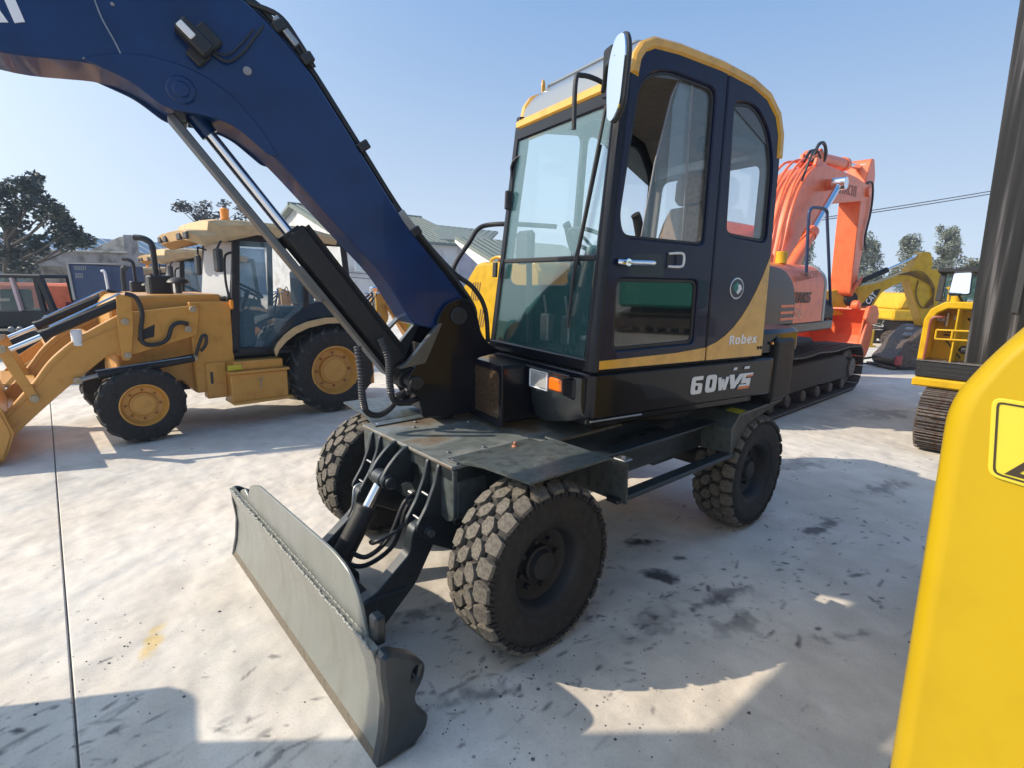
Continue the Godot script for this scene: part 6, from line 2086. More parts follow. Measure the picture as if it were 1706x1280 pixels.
	b.bx(1.42, 1.425, -0.87, 0.17, 1.68, 2.0, 0.0)
	part(b, "cab_glass", M.glass_dark, t)

func reaching_yellow() -> void:
	var t := thing("reaching_excavator", "raised yellow digger arm with black lettering patch, its dark bucket on the ground", "excavator", Vector3(8.4, 0, -12.2), 0.0)
	var b := MB.new()
	b.pv(rnd([0.58, 2.61, 0.76, 2.60, 0.85, 2.33, 0.82, 2.23, 1.00, 2.23, 1.08, 2.10, 1.11, 1.42, 1.01, 1.30, 0.99, 0.9, 0.97, 0.30, 0.90, 0.25, 0.85, 0.98, 0.52, 1.66, 0.35, 2.03, 0.37, 2.25, 0.48, 2.38], [0.04, 0.06, 0.05, 0.03, 0.05, 0.05, 0.1, 0.05, 0.1, 0.02, 0.02, 0.1, 0.1, 0.05, 0.05, 0.05]), -0.14, 0.14, 0.012)
	part(b, "stick", M.yellow, t, Transform3D(), 20)
	b = MB.new()
	b.pv(rnd([-0.80, 1.82, -0.32, 1.91, 0.38, 2.19, 0.46, 2.10, 0.35, 2.00, 0.05, 1.86, -0.20, 1.70, -0.37, 1.31, -0.65, 1.30, -0.85, 1.2, -0.9, 1.6], [0.05, 0.1, 0.05, 0.05, 0.05, 0.1, 0.1, 0.1, 0.1, 0.1, 0.05]), -0.13, 0.13, 0.012)
	var bm := part(b, "boom", M.yellow, t)
	b = MB.new()
	b.pv(V2([-0.22, 1.79, -0.35, 1.76, -0.63, 1.40, -0.40, 1.40]), -0.136, -0.128)
	var pa := part(b, "lettering_patch", M.ink, bm)
	b = MB.new()
	b.letters("CAT", 0.13, 0.006, Transform3D(Basis(Vector3(0, 0, 1), 0.95), P(-0.44, -0.137, 1.43)), 0.0, 800, 0.85)
	part(b, "maker_lettering", M.decal_white, pa)
	b = MB.new()
	b.pv(V2([-0.58, 1.395, -0.38, 1.395, -0.40, 1.36, -0.60, 1.36]), -0.137, -0.128)
	part(b, "red_flash", M.red, pa)
	b = MB.new()
	b.disc(P(-0.70, 0, 1.73), 0.05, 0.30, Vector3(0, 0, 1), 16)
	b.disc(P(0.45, 0, 2.12), 0.05, 0.30, Vector3(0, 0, 1), 16)
	part(b, "pin", M.yellow, bm)
	ram(t, P(-0.69, 0, 1.90), P(0.55, 0, 2.50), 0.055, 0.5, M.dull_black, "stick_ram")
	b = MB.new()
	for k in 6:
		var o := Vector3(0.01 * k, 0, 0)
		b.tube(curve([P(0.1 + k * 0.03, -0.15, 2.10), P(0.42, -0.16, 2.18 - k * 0.02), P(0.62 + 0.05 * k, -0.18, 2.16 - 0.06 * k), P(0.85 + 0.02 * k, -0.18, 1.95 - 0.08 * k), P(0.95, -0.17, 1.7 - 0.06 * k), P(0.80, -0.16, 1.42)]), 0.008, 6)
	b.tube(curve([P(0.56, -0.16, 1.98), P(0.54, -0.17, 1.75), P(0.60, -0.17, 1.55), P(0.72, -0.17, 1.40), P(0.86, -0.17, 1.40), P(0.97, -0.16, 1.55)]), 0.014, 6)
	part(b, "hose", M.brown, t)
	b = MB.new()
	b.pv(rnd([0.72, 0.98, 0.90, 1.0, 1.0, 0.72, 1.0, 0.10, 0.60, 0.03, 0.30, 0.03, 0.16, 0.10, 0.12, 0.24, 0.30, 0.45, 0.40, 0.66], 0.06), -0.40, 0.40, 0.04)
	b.bx(0.06, 0.20, -0.42, 0.42, 0.03, 0.08, 0.01)
	var bk := part(b, "bucket", M.track, t)
	b = MB.new()
	b.boxc(P(0.60, -0.2, 0.78), Vector3(0.40, 0.10, 0.16), 0.04)
	b.boxc(P(0.75, 0.0, 0.86), Vector3(0.25, 0.16, 0.3), 0.04)
	part(b, "coupler", M.grey, bk)
	b = MB.new()
	b.boxc(P(0.20, -0.44, 0.22), Vector3(0.16, 0.22, 0.05), 0.03)
	part(b, "side_cutter", M.red, bk)
	# the machine itself stands hidden behind the orange one
	b = MB.new()
	b.pv(rnd([-0.8, 1.82, -0.9, 1.2, -2.7, 1.05, -2.75, 1.45, -1.5, 1.7], 0.08), -0.125, 0.125, 0.012)
	part(b, "boom_root", M.yellow, t)
	b = MB.new()
	b.bx(-5.6, -2.5, -1.1, 1.1, 0.85, 1.55, 0.06)
	part(b, "body", M.yellow, t)
	track(t, -5.8, -2.4, -1.25, 0.5, 0.7, M.track)
	track(t, -5.8, -2.4, 0.75, 0.5, 0.7, M.track)
	b = MB.new()
	b.disc(P(-0.86, 0, 1.55), 0.17, 0.34, Vector3(0, 0, 1), 18, 0.05)
	part(b, "black_joint", M.plastic, t)

func far_yellow(called: String, label: String, at: Vector3, turn: float) -> void:
	var t := thing(called, label, "excavator", at, turn)
	var b := MB.new()
	b.bx(-1.46, 0.5, -0.7, 1.4, 0.84, 1.17, 0.05)
	part(b, "body", M.yellow, t)
	b = MB.new()
	b.pv(rnd([-1.25, 1.17, -1.18, 1.42, -1.0, 1.68, -0.62, 1.66, -0.48, 1.45, -0.42, 1.17], 0.08), -0.6, 1.2, 0.06)
	part(b, "engine_cover", M.yellow, t)
	b = MB.new()
	b.bar(P(-0.82, -0.72, 1.66), P(-0.62, -0.72, 1.15), 0.06, 0.06)
	b.bx(-0.6, -0.1, -0.68, -0.5, 0.9, 1.15, 0.03)
	b.bx(-0.7, 0.5, -0.74, 1.2, 0.78, 0.845, 0.02)
	part(b, "dark_frame", M.dull_black, t)
	b = MB.new()
	for k in 5: b.boxc(P(-0.5 + k * 0.1, -0.72, 0.98 + (k % 2) * 0.09), Vector3(0.08, 0.08, 0.08), 0.02)
	part(b, "pump_gear", M.steel, t)
	b = MB.new()
	b.bx(-0.7, 0.6, -0.5, 0.8, 0.35, 0.78, 0.04)
	part(b, "undercarriage", M.track_frame, t)
	track(t, -1.5, 1.6, -0.75, 0.45, 0.52, M.track)
	track(t, -1.5, 1.6, 0.55, 0.45, 0.52, M.track)

func vented_yellow() -> void:
	var t := thing("vented_excavator", "yellow engine hood with slanted vent slots, seen between boom and cab", "excavator", Vector3(-0.62, 0, -9.0), 0.735)
	var b := MB.new()
	b.pu(rnd([0.52, 0.55, 0.50, 1.52, 0.40, 1.70, 0.06, 2.06, -0.10, 2.10, -1.35, 2.10, -1.5, 1.95, -1.5, 0.55], [0.02, 0.15, 0.2, 0.12, 0.1, 0.1, 0.1, 0.02]), 0.0, 2.2, 0.05)
	var bd := part(b, "engine_hood", M.yellow, t, Transform3D(), 45)
	for q in [[0.17, 1.47], [0.11, 1.47], [0.05, 1.47], [-0.01, 1.47], [0.27, 1.04], [0.21, 1.04], [0.15, 1.04], [-0.03, 1.04], [-0.09, 1.04], [-0.15, 1.04]]:
		b = MB.new()
		b.pu(V2([q[0], q[1], q[0] - 0.028, q[1], q[0] - 0.108, q[1] + 0.30, q[0] - 0.08, q[1] + 0.30]), -0.004, 0.002)
		part(b, "vent_slot", M.brown, bd)
	b = MB.new()
	b.tube(curve([P(0.3, 0.02, 2.04), P(0.3, -0.02, 2.14), P(0.3, -0.12, 2.18), P(0.3, -0.26, 2.18), P(0.3, -0.3, 2.08)]), 0.025, 8)
	part(b, "lifting_eye", M.yellow, bd)
	b = MB.new()
	b.boxc(P(0.4, -0.14, 2.13), Vector3(0.06, 0.10, 0.10), 0.02)
	part(b, "tail_lamp", M.dark_red, bd)
	track(t, -0.4, 3.2, -1.45, 0.5, 0.62, M.track)
	track(t, -0.4, 3.2, -0.05, 0.5, 0.62, M.track)
	b = MB.new()
	b.bx(0.2, 2.0, -1.0, 0.0, 0.4, 0.56, 0.03)
	part(b, "undercarriage", M.track_frame, t)

# ---------------------------------------------------------------- buildings, trees and wires
func foliage(clumps: Array, n: int, size: float, dark: Color, light: Color, squash := 0.8) -> ArrayMesh:
	var v := PackedVector3Array()
	var nn := PackedVector3Array()
	var cc := PackedColorArray()
	for c in clumps:
		var ctr: Vector3 = c[0]
		var R: float = c[1]
		var tone := rng.randf_range(-0.2, 0.2)
		for i in n:
			var d := Vector3(rng.randfn(), rng.randfn(), rng.randfn()).normalized() * pow(rng.randf(), 0.45) * R
			d.y *= squash
			var p := ctr + d
			var a := Vector3(rng.randfn(), rng.randfn() * 0.6, rng.randfn()).normalized()
			var b := a.cross(Vector3(rng.randfn(), rng.randfn(), rng.randfn()).normalized()).normalized()
			var s := size * rng.randf_range(0.6, 1.25)
			var no := a.cross(b).normalized()
			var col := dark.lerp(light, clampf(rng.randf() + tone, 0.0, 1.0))
			for q in [p - a * s, p + b * s * 0.42, p + a * s, p - a * s, p + a * s, p - b * s * 0.42]:
				v.push_back(q)
				nn.push_back(no)
				cc.push_back(col)
	var arr := []
	arr.resize(Mesh.ARRAY_MAX)
	arr[Mesh.ARRAY_VERTEX] = v
	arr[Mesh.ARRAY_NORMAL] = nn
	arr[Mesh.ARRAY_COLOR] = cc
	var m := ArrayMesh.new()
	m.add_surface_from_arrays(Mesh.PRIMITIVE_TRIANGLES, arr)
	return m

func build_surroundings() -> void:
	var leaf := StandardMaterial3D.new()
	leaf.vertex_color_use_as_albedo = true
	leaf.roughness = 0.6
	leaf.cull_mode = BaseMaterial3D.CULL_DISABLED
	leaf.backlight_enabled = true
	leaf.backlight = Color(0.12, 0.14, 0.05)
	M.leaf = leaf
	# dark broad-leaved tree at the left edge
	var at := Vector3(-20.6, 0, -22.0)
	var t := thing("broadleaf_tree", "dark broad-leaved tree rising behind the black cab at the left edge", "tree", at)
	var spots := [-19.07, 5.04, -21.37, -20.2, 4.91, -22.11, -18.9, 5.01, -21.69, -19.2, 4.8, -22.25, -18.71, 4.35, -22.3, -18.4, 4.33, -20.96, -17.27, 4.04, -20.83, -18.71, 3.87, -22.81, -17.32, 3.41, -21.42, -17.08, 3.07, -21.36, -18.2, 3.09, -23.19, -17.95, 2.94, -21.93, -18.96, 3.34, -22.81, -18.62, 3.96, -21.94, -20.31, 4.33, -22.33, -19.59, 3.75, -21.16, -20.15, 3.75, -22.32, -20.96, 3.19, -22.88, -20.54, 2.54, -22.06, -20.39, 2.45, -22.58, -19.51, 2.7, -22.41, -18.96, 1.88, -20.95, -21.01, 1.95, -22.62, -19.41, 2.93, -22.22, -20.34, 4.55, -21.52, -20.18, 3.81, -20.87, -22.03, 3.04, -22.88, -21.68, 3.21, -21.93, -22.19, 2.29, -22.53, -19.8, 5.47, -22.91]
	var cl: Array = []
	var b := MB.new()
	b.tube(curve([Vector3(0, 0, 0), Vector3(0.05, 0.9, 0.05), Vector3(0.0, 1.8, 0.0), Vector3(0.2, 2.6, 0.05), Vector3(0.25, 3.6, 0)]), 0.20, 10, 0.08)
	for i in range(0, spots.size(), 3):
		var c := Vector3(spots[i], spots[i + 1], spots[i + 2]) - at
		cl.append([c, rng.randf_range(0.34, 0.52)])
		var y0 := clampf(c.y - 1.3, 1.2, 3.2)
		var s := Vector3(0.1 + 0.04 * y0, y0, 0)
		b.tube(curve([s, s.lerp(c, 0.5) + Vector3(0, -0.12, 0), c]), 0.055, 6, 0.015)
	part(b, "trunk", M.bark, t)
	put(foliage(cl, 210, 0.12, Color(0.014, 0.022, 0.020), Color(0.055, 0.075, 0.045)), "crown", leaf, t)
	# airy grey-green trees beyond the yard on the right, one behind the loader roof
	var k := 0
	for q in [[16.9, -32.0, 4.4, 1.2, 0], [19.6, -31.0, 4.6, 1.3, 1], [21.3, -33.0, 4.5, 1.4, 0], [23.0, -32.0, 4.7, 1.3, 0], [24.6, -31.5, 5.3, 1.5, 1], [25.9, -32.5, 4.5, 1.3, 2], [27.6, -33.0, 3.6, 1.2, 2]]:
		var words: String = ["slender grey-green tree in the line beyond the yard, left of the orange stick", "grey-green tree just right of the orange stick, beyond the yard", "feathery grey-green tree between orange stick and raised yellow arm", "feathery grey-green tree right behind the top of the raised yellow arm", "tallest feathery tree of the line, right of the raised yellow arm", "yellowish rounded tree above the mirror of the end-on yellow excavator", "low bushy tree at the right end of the line beside the black cab"][k]
		var tr := thing("slender_tree", words, "tree", Vector3(q[0], 0, q[1]), 0.0, "trees beyond the yard")
		var cs: Array = []
		var tb := MB.new()
		tb.tube(PackedVector3Array([Vector3.ZERO, Vector3(0.05, q[2] * 0.5, 0), Vector3(0.0, q[2] * 0.96, 0)]), 0.10, 8, 0.015)
		for i in 46:
			var h := pow(rng.randf(), 0.8)
			var r: float = q[3] * (1.0 - 0.75 * h)
			var a := rng.randf() * TAU
			var c := Vector3(cos(a) * r * rng.randf_range(0.3, 1.0), 1.0 + h * (q[2] - 1.1), sin(a) * r * rng.randf_range(0.3, 1.0))
			cs.append([c, rng.randf_range(0.2, 0.42)])
			tb.tube(PackedVector3Array([Vector3(0.02, c.y - 0.4, 0), c]), 0.022, 5, 0.006)
		part(tb, "trunk", M.bark, tr)
		put(foliage(cs, 120, 0.075, Color(0.09, 0.105, 0.08) if q[4] < 2 else Color(0.08, 0.085, 0.03), Color(0.26, 0.275, 0.215) if q[4] < 2 else Color(0.24, 0.22, 0.09), 1.15), "crown", leaf, tr)
		k += 1
	var th := thing("far_tree", "dark bare-twigged treetop peeping over the nearest loader's tan roof", "tree", Vector3(-15.3, 0, -27.5))
	b = MB.new()
	b.tube(PackedVector3Array([Vector3.ZERO, Vector3(0, 4.6, 0)]), 0.14, 8, 0.05)
	var cs2: Array = []
	for i in 16:
		var c := Vector3(rng.randf_range(-1.5, 2.0), 4.9 + rng.randf_range(-0.5, 0.35), rng.randf_range(-0.6, 0.6))
		cs2.append([c, 0.35])
		b.tube(PackedVector3Array([Vector3(0, 3.8, 0), c]), 0.03, 5, 0.01)
	part(b, "trunk", M.bark, th)
	put(foliage(cs2, 55, 0.11, Color(0.03, 0.03, 0.03), Color(0.09, 0.085, 0.08)), "crown", leaf, th)
	var hd := thing("bush_row", "rusty green bushes on the ground behind the raised yellow arm", "bushes", Vector3(16.2, 0, -23.0))
	var hc: Array = []
	for i in 26: hc.append([Vector3(rng.randf_range(-2.2, 3.0), rng.randf_range(0.25, 1.5), rng.randf_range(-0.8, 0.8)), rng.randf_range(0.3, 0.5)])
	put(foliage(hc, 90, 0.10, Color(0.05, 0.06, 0.02), Color(0.16, 0.11, 0.04)), "foliage", leaf, hd)
	buildings()
	# power lines
	var pole := thing("power_line_pole", "far concrete pole carrying the overhead wires, hidden behind the cab", "pole", Vector3(9.4, 0, -25.6))
	b = MB.new()
	b.rod(Vector3.ZERO, Vector3(0, 4.7, 0), 0.12, 12, 0.08)
	b.boxc(Vector3(0, 4.35, 0), Vector3(1.0, 0.08, 0.08), 0.01)
	part(b, "shaft", M.concrete_wall, pole)
	for q in [[4.18, 6.30, 0.0], [4.08, 6.16, 0.35]]:
		b = MB.new()
		var pts := PackedVector3Array()
		for i in 21:
			var s := i / 20.0
			pts.push_back(Vector3(lerpf(9.4, 27.0, s), lerpf(q[0], q[1] + 0.95, s) - sin(s * PI) * 0.12, lerpf(-25.6, -25.0, s) + q[2]))
		b.tube(pts, 0.022, 5)
		tag(part(b, numbered("overhead_wire"), M.wire, self), "upper overhead wire crossing the sky behind the orange stick" if q[2] == 0.0 else "lower overhead wire crossing the sky behind the orange stick", "wire", "overhead wires")
	for q in [[4.06, "thin far wire above the mirror of the end-on yellow excavator"], [2.9, "lowest thin far wire beside the black cab at the right"]]:
		b = MB.new()
		b.tube(PackedVector3Array([Vector3(29.0, q[0] - 0.3, -40.0), Vector3(34.0, q[0], -40.0), Vector3(42.0, q[0] + 0.6, -40.5)]), 0.016, 5)
		tag(part(b, numbered("overhead_wire"), M.wire, self), q[1], "wire", "overhead wires")

func buildings() -> void:
	# white house: gable turned to the sun, side wall in shade
	var t := thing("white_house", "white house with grey-green tiled roof and small window behind the loader", "house", Vector3(-9.37, 0, -30.0), 0.72)
	var b := MB.new()
	b.pu(V2([0.0, 0.0, 0.0, 3.95, 6.9, 6.1, 13.8, 3.95, 13.8, 0.0]), 0.0, 0.25, 0.0)
	part(b, "gable_wall", M.wall_white, t)
	b = MB.new()
	b.pv(V2([0.25, 0.0, 0.25, 3.95, 9.0, 3.95, 9.0, 0.0]), 0.0, 0.25, 0.0, [V2([0.62, 2.2, 1.45, 2.2, 1.45, 3.05, 0.62, 3.05])])
	part(b, "side_wall", M.wall_white, t)
	b = MB.new()
	b.bx(0.57, 0.64, -0.05, 0.06, 2.15, 3.10, 0.005)
	b.bx(1.43, 1.50, -0.05, 0.06, 2.15, 3.10, 0.005)
	b.bx(0.64, 1.43, -0.05, 0.06, 3.04, 3.10, 0.005)
	b.bx(0.64, 1.43, -0.05, 0.06, 2.15, 2.21, 0.005)
	b.bx(1.02, 1.06, -0.03, 0.04, 2.21, 3.04, 0.005)
	var w := part(b, "window", M.white, t)
	b = MB.new()
	b.bx(0.64, 1.43, 0.06, 0.07, 2.21, 3.04, 0.0)
	part(b, "pane", M.glass_dark, w)
	b = MB.new()
	b.bar(P(0.62, -0.02, 3.0), P(1.4, -0.02, 2.3), 0.03, 0.03)
	part(b, "wall_bracket", M.grey, t)
	b = MB.new()
	b.rod(P(0.15, -0.02, 2.75), P(0.15, -0.02, 3.05), 0.02, 6)
	b.rod(P(0.08, -0.02, 3.05), P(0.22, -0.02, 3.05), 0.02, 6)
	part(b, "wall_bracket", M.grey, t)
	b = MB.new()
	for z in [2.0, 1.75]: b.tube(PackedVector3Array([P(-0.1, -0.1, z + 0.1), P(3.0, -0.1, z - 0.1)]), 0.02, 5)
	part(b, "wall_cable", M.wire, t)
	b = MB.new()
	for k in 2:
		var a0 := [P(-0.45, -0.3, 3.86), P(-0.45, 6.9, 6.12), P(-0.45, 6.9, 6.30), P(-0.45, -0.3, 4.02)]
		var a1 := [P(9.2, -0.3, 3.86), P(9.2, 6.9, 6.12), P(9.2, 6.9, 6.30), P(9.2, -0.3, 4.02)]
		if k == 1:
			for arr in [a0, a1]:
				for i in 4: arr[i] = P(arr[i].x, 13.8 + arr[i].z, arr[i].y)
		b.rings([a0, a1])
	b.rod(P(-0.5, 6.9, 6.30), P(9.2, 6.9, 6.30), 0.10, 8)
	for i in 24: b.rod(P(-0.40 + i * 0.4, -0.28, 4.04), P(-0.40 + i * 0.4, 6.85, 6.31), 0.035, 5)
	part(b, "roof", M.green_roof, t)
	# long hall with the green roof
	t = thing("green_roofed_hall", "long lilac-grey hall with a green sloping roof, seen left of the cab", "hall", Vector3(-6.98, 0, -36.0), -0.1)
	b = MB.new()
	b.bx(-3.0, 5.2, -0.6, 0.0, 0.0, 4.45, 0.0)
	part(b, "wall", M.wall_lilac, t)
	b = MB.new()
	b.rings([[P(-3.4, -1.0, 4.32), P(-3.4, 4.0, 5.9), P(-3.4, 4.0, 6.05), P(-3.4, -1.0, 4.50)], [P(5.4, -1.0, 4.02), P(5.4, 4.0, 5.1), P(5.4, 4.0, 5.25), P(5.4, -1.0, 4.20)]])
	for i in 21: b.rod(P(-3.2 + i * 0.42, -0.95, 4.50 - i * 0.0145), P(-3.2 + i * 0.42, 3.9, 6.02 - i * 0.038), 0.03, 5)
	part(b, "roof", M.green_roof, t)
	b = MB.new()
	b.bx(0.9, 2.6, -0.68, -0.6, 2.75, 3.35, 0.01)
	part(b, "dark_window", M.glass_dark, t)
	t = thing("green_roofed_house", "lower house with a white sunlit verge board and green roof touching the cab's left edge", "house", Vector3(-1.19, 0, -24.0), 0.72)
	b = MB.new()
	b.pu(V2([-0.6, 0.0, -0.6, 2.4, 2.35, 3.58, 2.35, 0.0]), 1.6, 1.8, 0.0)
	part(b, "end_wall", M.wall_lilac, t)
	b = MB.new()
	b.bx(1.8, 7.0, -0.6, -0.4, 0.0, 2.35, 0.0)
	part(b, "side_wall", M.wall_lilac, t)
	b = MB.new()
	b.rings([[P(-0.05, -0.85, 2.40), P(-0.05, 2.37, 3.66), P(-0.05, 2.37, 3.80), P(-0.05, -0.85, 2.54)], [P(7.2, -0.85, 2.40), P(7.2, 2.37, 3.66), P(7.2, 2.37, 3.80), P(7.2, -0.85, 2.54)]])
	for i in 17: b.rod(P(0.1 + i * 0.42, -0.82, 2.55), P(0.1 + i * 0.42, 2.35, 3.79), 0.035, 5)
	part(b, "roof", M.green_roof, t)
	b = MB.new()
	b.pu(V2([-0.85, 2.36, 2.37, 3.64, 2.37, 3.52, 0.6, 2.50, -0.85, 2.05]), -0.08, 0.06, 0.0)
	part(b, "verge_board", M.wall_white, t)
	# grey concrete shed with a sloping parapet
	t = thing("concrete_shed", "weathered grey concrete shed with sloping parapet and pillar behind the loaders", "shed", Vector3(-19.7, 0, -28.0), 0.12)
	b = MB.new()
	b.bx(-7.0, 0.0, -0.3, 0.0, 2.08, 2.80, 0.02)
	part(b, "fascia", M.concrete_wall, t)
	b = MB.new()
	b.bx(-7.2, 0.1, -0.5, 6.0, 2.80, 2.88, 0.01)
	part(b, "roof_slab", M.pale_concrete, t)
	b = MB.new()
	b.bx(-7.0, -0.1, 2.5, 2.8, 0.0, 2.1, 0.0)
	part(b, "back_wall", M.concrete_wall, t)
	b = MB.new()
	b.pv(V2([-1.75, 2.88, -0.05, 2.88, -0.05, 3.62, -0.25, 3.60]), -0.35, -0.05, 0.01)
	part(b, "parapet", M.pale_concrete, t)
	b = MB.new()
	b.bx(-0.05, 0.32, -0.42, 0.2, 0.0, 3.70, 0.02)
	part(b, "pillar", M.concrete_wall, t)
	b = MB.new()
	for u in [-6.8, -4.6, -2.3]:
		b = MB.new()
		b.bx(u, u + 0.3, -0.28, 0.0, 0.0, 2.08, 0.01)
		part(b, "post", M.concrete_wall, t)
	# long blue-roofed hall
	t = thing("blue_roofed_hall", "long low hall with blue-grey roof along the skyline at the left", "hall", Vector3(-36.0, 0, -40.0), 1.048)
	b = MB.new()
	b.bx(-14.0, 26.0, 0.0, 9.0, 0.0, 3.2, 0.0)
	part(b, "wall", M.blue_wall, t)
	b = MB.new()
	b.rings([[P(-14.5, -0.5, 3.1), P(-14.5, 4.5, 4.75), P(-14.5, 9.5, 3.1)], [P(26.5, -0.5, 3.1), P(26.5, 4.5, 4.75), P(26.5, 9.5, 3.1)]])
	for i in 50: b.rod(P(-14.0 + i * 0.8, -0.45, 3.16), P(-14.0 + i * 0.8, 4.4, 4.76), 0.04, 4)
	part(b, "roof", M.blue_roof, t)
	b = MB.new()
	b.bx(4.0, 16.0, -0.08, 0.0, 2.5, 3.0, 0.01)
	part(b, "sign_band", M.blue, t)

# ---------------------------------------------------------------- machines at the left edge
func left_machines() -> void:
	var t := thing("black_cab_machine", "black open cab of a digger at the left edge, orange machine seen through its window", "excavator", Vector3(-11.0, 0, -12.0), 0.15)
	var b := MB.new()
	for q in [[-0.95, 0.0], [0.42, 0.0], [-0.95, 1.1], [0.42, 1.1]]:
		b.bar(P(q[0], q[1], 0.9), P(q[0] + (0.0 if q[0] < 0 else 0.12 - 0.2), q[1], 1.68), 0.09, 0.09)
	b.bx(-1.05, 0.48, -0.06, 1.16, 1.66, 1.74, 0.02)
	b.bx(-1.0, 0.62, -0.04, 1.14, 0.55, 0.94, 0.03)
	b.bar(P(0.62, 0.0, 0.92), P(0.42, 0.0, 1.68), 0.12, 0.10)
	part(b, "cab_frame", M.dull_black, t)
	b = MB.new()
	b.bar(P(-0.02, -0.02, 0.94), P(-0.12, -0.02, 1.66), 0.10, 0.06)
	part(b, "pale_pillar", M.pink_grey, t)
	b = MB.new()
	b.bx(-0.95, 0.4, 0.0, 0.005, 0.94, 1.66, 0.0)
	part(b, "window", M.glass_dark, t)
	b = MB.new()
	b.bx(-1.2, 1.0, -0.3, 1.3, 0.12, 0.55, 0.04)
	b.bx(-0.6, -0.2, 0.2, 0.7, 0.94, 1.4, 0.05)
	part(b, "lower_body", M.dull_black, t)
	for k in 2:
		b = MB.new()
		b.disc(P(-0.08 + k * 0.17, -0.32, 0.54), 0.07, 0.06, Vector3(0, 0, 1), 16, 0.02)
		part(b, "lamp", M.grey, t)
	b = MB.new()
	b.boxc(P(-0.42, 0.3, 1.05), Vector3(0.3, 0.3, 0.4), 0.06)
	part(b, "seat", M.trim, t)
	t = thing("orange_machine", "rusty orange machine body behind the black cab at the left edge", "excavator", Vector3(-12.6, 0, -14.5), 0.3)
	b = MB.new()
	b.bx(-1.6, 1.0, -0.6, 0.8, 0.5, 1.5, 0.06)
	part(b, "body", M.orange, t)
	track(t, -1.8, 1.5, -0.85, 0.4, 0.5, M.track)
	track(t, -1.8, 1.5, 0.55, 0.4, 0.5, M.track)
	t = thing("red_truck", "red flatbed truck with pale blue cab behind the loader arm", "truck", Vector3(-10.2, 0, -12.9), 0.0)
	b = MB.new()
	b.bx(-0.6, 1.9, 0.0, 1.8, 0.78, 1.10, 0.02)
	part(b, "bed", M.red, t)
	b = MB.new()
	b.bx(-0.5, 1.8, 0.3, 1.5, 0.5, 0.78, 0.02)
	part(b, "chassis", M.dull_black, t)
	b = MB.new()
	b.pv(rnd([-0.45, 1.10, -0.42, 1.66, -0.36, 1.70, 0.22, 1.70, 0.26, 1.10], 0.06), 0.05, 1.6, 0.03, [rnd([-0.2, 1.18, -0.2, 1.52, 0.2, 1.52, 0.2, 1.18], 0.04)])
	var cb := part(b, "cab", M.blue, t)
	b = MB.new()
	b.bx(-0.2, 0.2, 0.5, 0.51, 1.18, 1.52, 0.0)
	part(b, "cab_window", M.glass_blue, cb)
	for u in [-0.3, 1.5]:
		b = MB.new()
		b.disc(P(u, 0.15, 0.42), 0.42, 0.25, Vector3(0, 0, 1), 24, 0.05)
		part(b, "wheel", M.rubber, t)
	b = MB.new()
	b.letters("0515", 0.09, 0.004, Transform3D(Basis(), P(0.45, -0.002, 0.85)), 0.0, 600)
	part(b, "side_number", M.faded_white, t)
	t = thing("blue_panel_cabinet", "dark blue sheet-metal cabinet with a punched vent grid beside the red truck", "cabinet", Vector3(-9.85, 0, -12.0), 0.02)
	b = MB.new()
	b.pv(V2([0.05, 0.0, 0.0, 1.99, 1.17, 1.96, 1.23, 0.0]), -0.02, 0.7, 0.012)
	part(b, "panel", M.dark_blue, t)
	b = MB.new()
	b.pv(V2([0.03, 1.20, -0.02, 2.01, 0.035, 2.01, 0.09, 1.20]), -0.05, -0.02, 0.006)
	b.bx(-0.02, 1.18, -0.05, 0.72, 1.985, 2.005, 0.004)
	part(b, "edge_post", M.steel_grey, t)
	b = MB.new()
	for g in [[1.86, 3, 6], [1.68, 4, 4]]:
		for i in g[1]:
			for j in g[2]: b.bx(0.14 + j * 0.045, 0.17 + j * 0.045, -0.026, -0.018, g[0] + i * 0.03, g[0] + 0.016 + i * 0.03, 0.0)
	tag(part(b, "vent_grid", M.steel_grey, t), "", "", "", "stuff")
	t = thing("white_bent_pipe", "short white hook-ended pipe standing in front of the blue cabinet", "pipe", Vector3(-8.98, 0, -11.9))
	b = MB.new()
	b.tube(curve([Vector3(0.02, 0, 0), Vector3(0.02, 1.3, 0), Vector3(0.0, 1.72, 0), Vector3(-0.02, 1.84, 0), Vector3(-0.08, 1.84, 0)]), 0.028, 8)
	part(b, "tube", M.white, t)
	t = thing("black_exhaust_pipe", "black upright exhaust pipe with rounded top left of the far loaders", "pipe", Vector3(-8.45, 0, -11.7))
	b = MB.new()
	b.tube(curve([Vector3(0, 0, 0), Vector3(0, 1.5, 0), Vector3(0.01, 1.85, 0), Vector3(0.04, 1.92, 0), Vector3(0.09, 1.90, 0)]), 0.055, 10)
	part(b, "tube", M.plastic, t)
	t = thing("dark_engine_block", "low dark heap of engine parts at the left edge under the black cab", "machine parts", Vector3(-11.6, 0, -10.8), 0.4)
	b = MB.new()
	b.bx(-1.0, 0.8, -0.4, 0.5, 0.004, 0.34, 0.05)
	b.bx(-0.5, 0.5, -0.3, 0.3, 0.34, 0.5, 0.05)
	for k in 6: b.rod(P(-0.9 + k * 0.3, -0.42, 0.3), P(-0.8 + k * 0.3, -0.42, 0.52), 0.05, 8)
	part(b, "block", M.track_frame, t)
	t = thing("green_digger", "teal green digger with pale cab across the yard, mirrored in the lower door glass", "excavator", Vector3(18.5, 0, 0.4), 1.4)
	b = MB.new()
	b.bx(-1.6, 1.4, -1.2, 1.2, 0.95, 1.95, 0.1)
	part(b, "body", M.teal, t)
	b = MB.new()
	b.pv(rnd([-1.5, 1.95, -1.3, 2.9, -0.2, 2.9, -0.1, 1.95], 0.15), -1.1, 0.0, 0.04)
	part(b, "cab", mat(lin(0.45, 0.62, 0.52), 0.4), t)
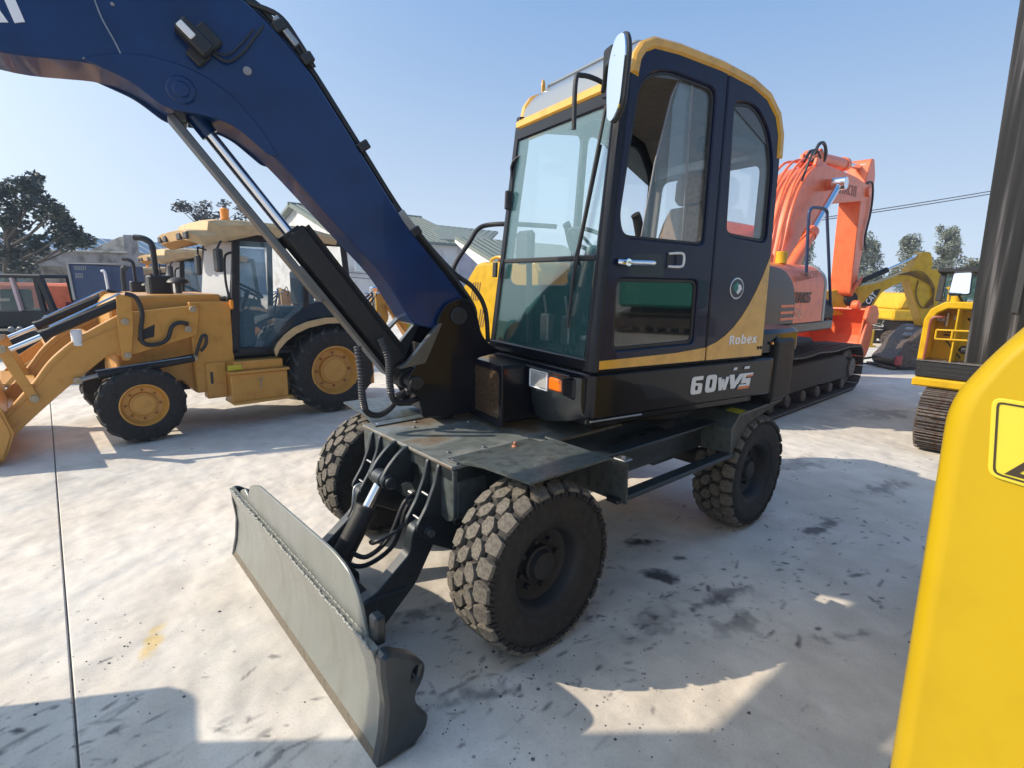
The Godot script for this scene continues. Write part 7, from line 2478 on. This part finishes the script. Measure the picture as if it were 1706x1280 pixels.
	b = MB.new()
	b.bx(-1.2, 1.2, -0.8, 0.8, 0.4, 0.95, 0.04)
	part(b, "undercarriage", M.track_frame, t)
	track(t, -1.8, 1.8, -1.3, 0.5, 0.75, M.track)
	track(t, -1.8, 1.8, 0.8, 0.5, 0.75, M.track)

# ---------------------------------------------------------------- small things
func small_things() -> void:
	var t := thing("yellow_bollard", "small bright yellow block standing on the ground beside the orange bucket's lip", "bollard", Vector3(11.0, 0, -16.5))
	var b := MB.new()
	b.bx(-0.08, 0.13, -0.1, 0.1, 0.05, 0.52, 0.02)
	b.bx(-0.12, 0.2, -0.14, 0.14, 0.004, 0.06, 0.01)
	part(b, "block", M.yellow, t)
	t = thing("tow_bar", "thin black tow bar lying on the ground left of the dark bucket", "bar", Vector3(8.4, 0, -12.4))
	b = MB.new()
	b.rod(Vector3(-0.7, 0.10, 0.1), Vector3(0.12, 0.22, 0.0), 0.025, 8)
	b.rod(Vector3(-0.7, 0.10, 0.1), Vector3(0.3, 0.05, 0.2), 0.02, 8)
	b.rod(Vector3(-0.7, 0.10, 0.1), Vector3(-0.72, 0.004, 0.1), 0.02, 8)
	part(b, "bar", M.plastic, t)
	t = thing("yellow_sign_board", "small yellow sign board with red lettering behind the boom's foot", "sign", Vector3(-1.62, 0, -8.3), -0.05)
	b = MB.new()
	b.bx(-0.03, 0.42, 0.0, 0.02, 0.85, 1.45, 0.004)
	part(b, "board", M.sticker, t)
	b = MB.new()
	b.letters("HDW", 0.10, 0.004, Transform3D(Basis(), P(0.03, -0.002, 1.18)), 0.0, 800)
	part(b, "lettering", M.red, t)
	b = MB.new()
	b.rod(P(0.2, 0.05, 0.0), P(0.2, 0.05, 0.9), 0.03, 8)
	part(b, "post", M.grey, t)
	# grit on the slabs
	var g := MB.new()
	g.rings([[Vector3(-1, 0, -0.7), Vector3(0.8, 0, -1), Vector3(1, 0, 0.6), Vector3(-0.5, 0, 1)], [Vector3(-0.5, 0.7, -0.4), Vector3(0.4, 0.6, -0.5), Vector3(0.5, 0.8, 0.3), Vector3(-0.3, 0.6, 0.5)]])
	var mm := MultiMesh.new()
	mm.transform_format = MultiMesh.TRANSFORM_3D
	mm.mesh = g.mesh()
	mm.instance_count = 480
	for i in 480:
		var p := Vector3(rng.randf_range(-3.6, 3.6), 0.0005, -rng.randf_range(1.5, 6.0))
		if i < 220: p = Vector3(rng.randfn(0.1, 0.5), 0.0005, -(2.05 + rng.randfn(0, 0.22)))
		elif i < 280: p = Vector3(rng.randfn(-1.8, 0.25), 0.0005, -(2.3 + rng.randfn(0, 0.2)))
		var s := rng.randf_range(0.0012, 0.0042) if rng.randf() < 0.95 else rng.randf_range(0.005, 0.009)
		mm.set_instance_transform(i, Transform3D(Basis(Vector3.UP, rng.randf() * TAU).scaled(Vector3(s, s, s)), p))
	var mi := MultiMeshInstance3D.new()
	mi.name = "grit"
	mi.multimesh = mm
	mi.material_override = mat(lin(0.10, 0.09, 0.085), 0.9)
	add_child(mi)
	tag(mi, "dark grit and crumbs scattered over the concrete", "grit", "", "stuff")
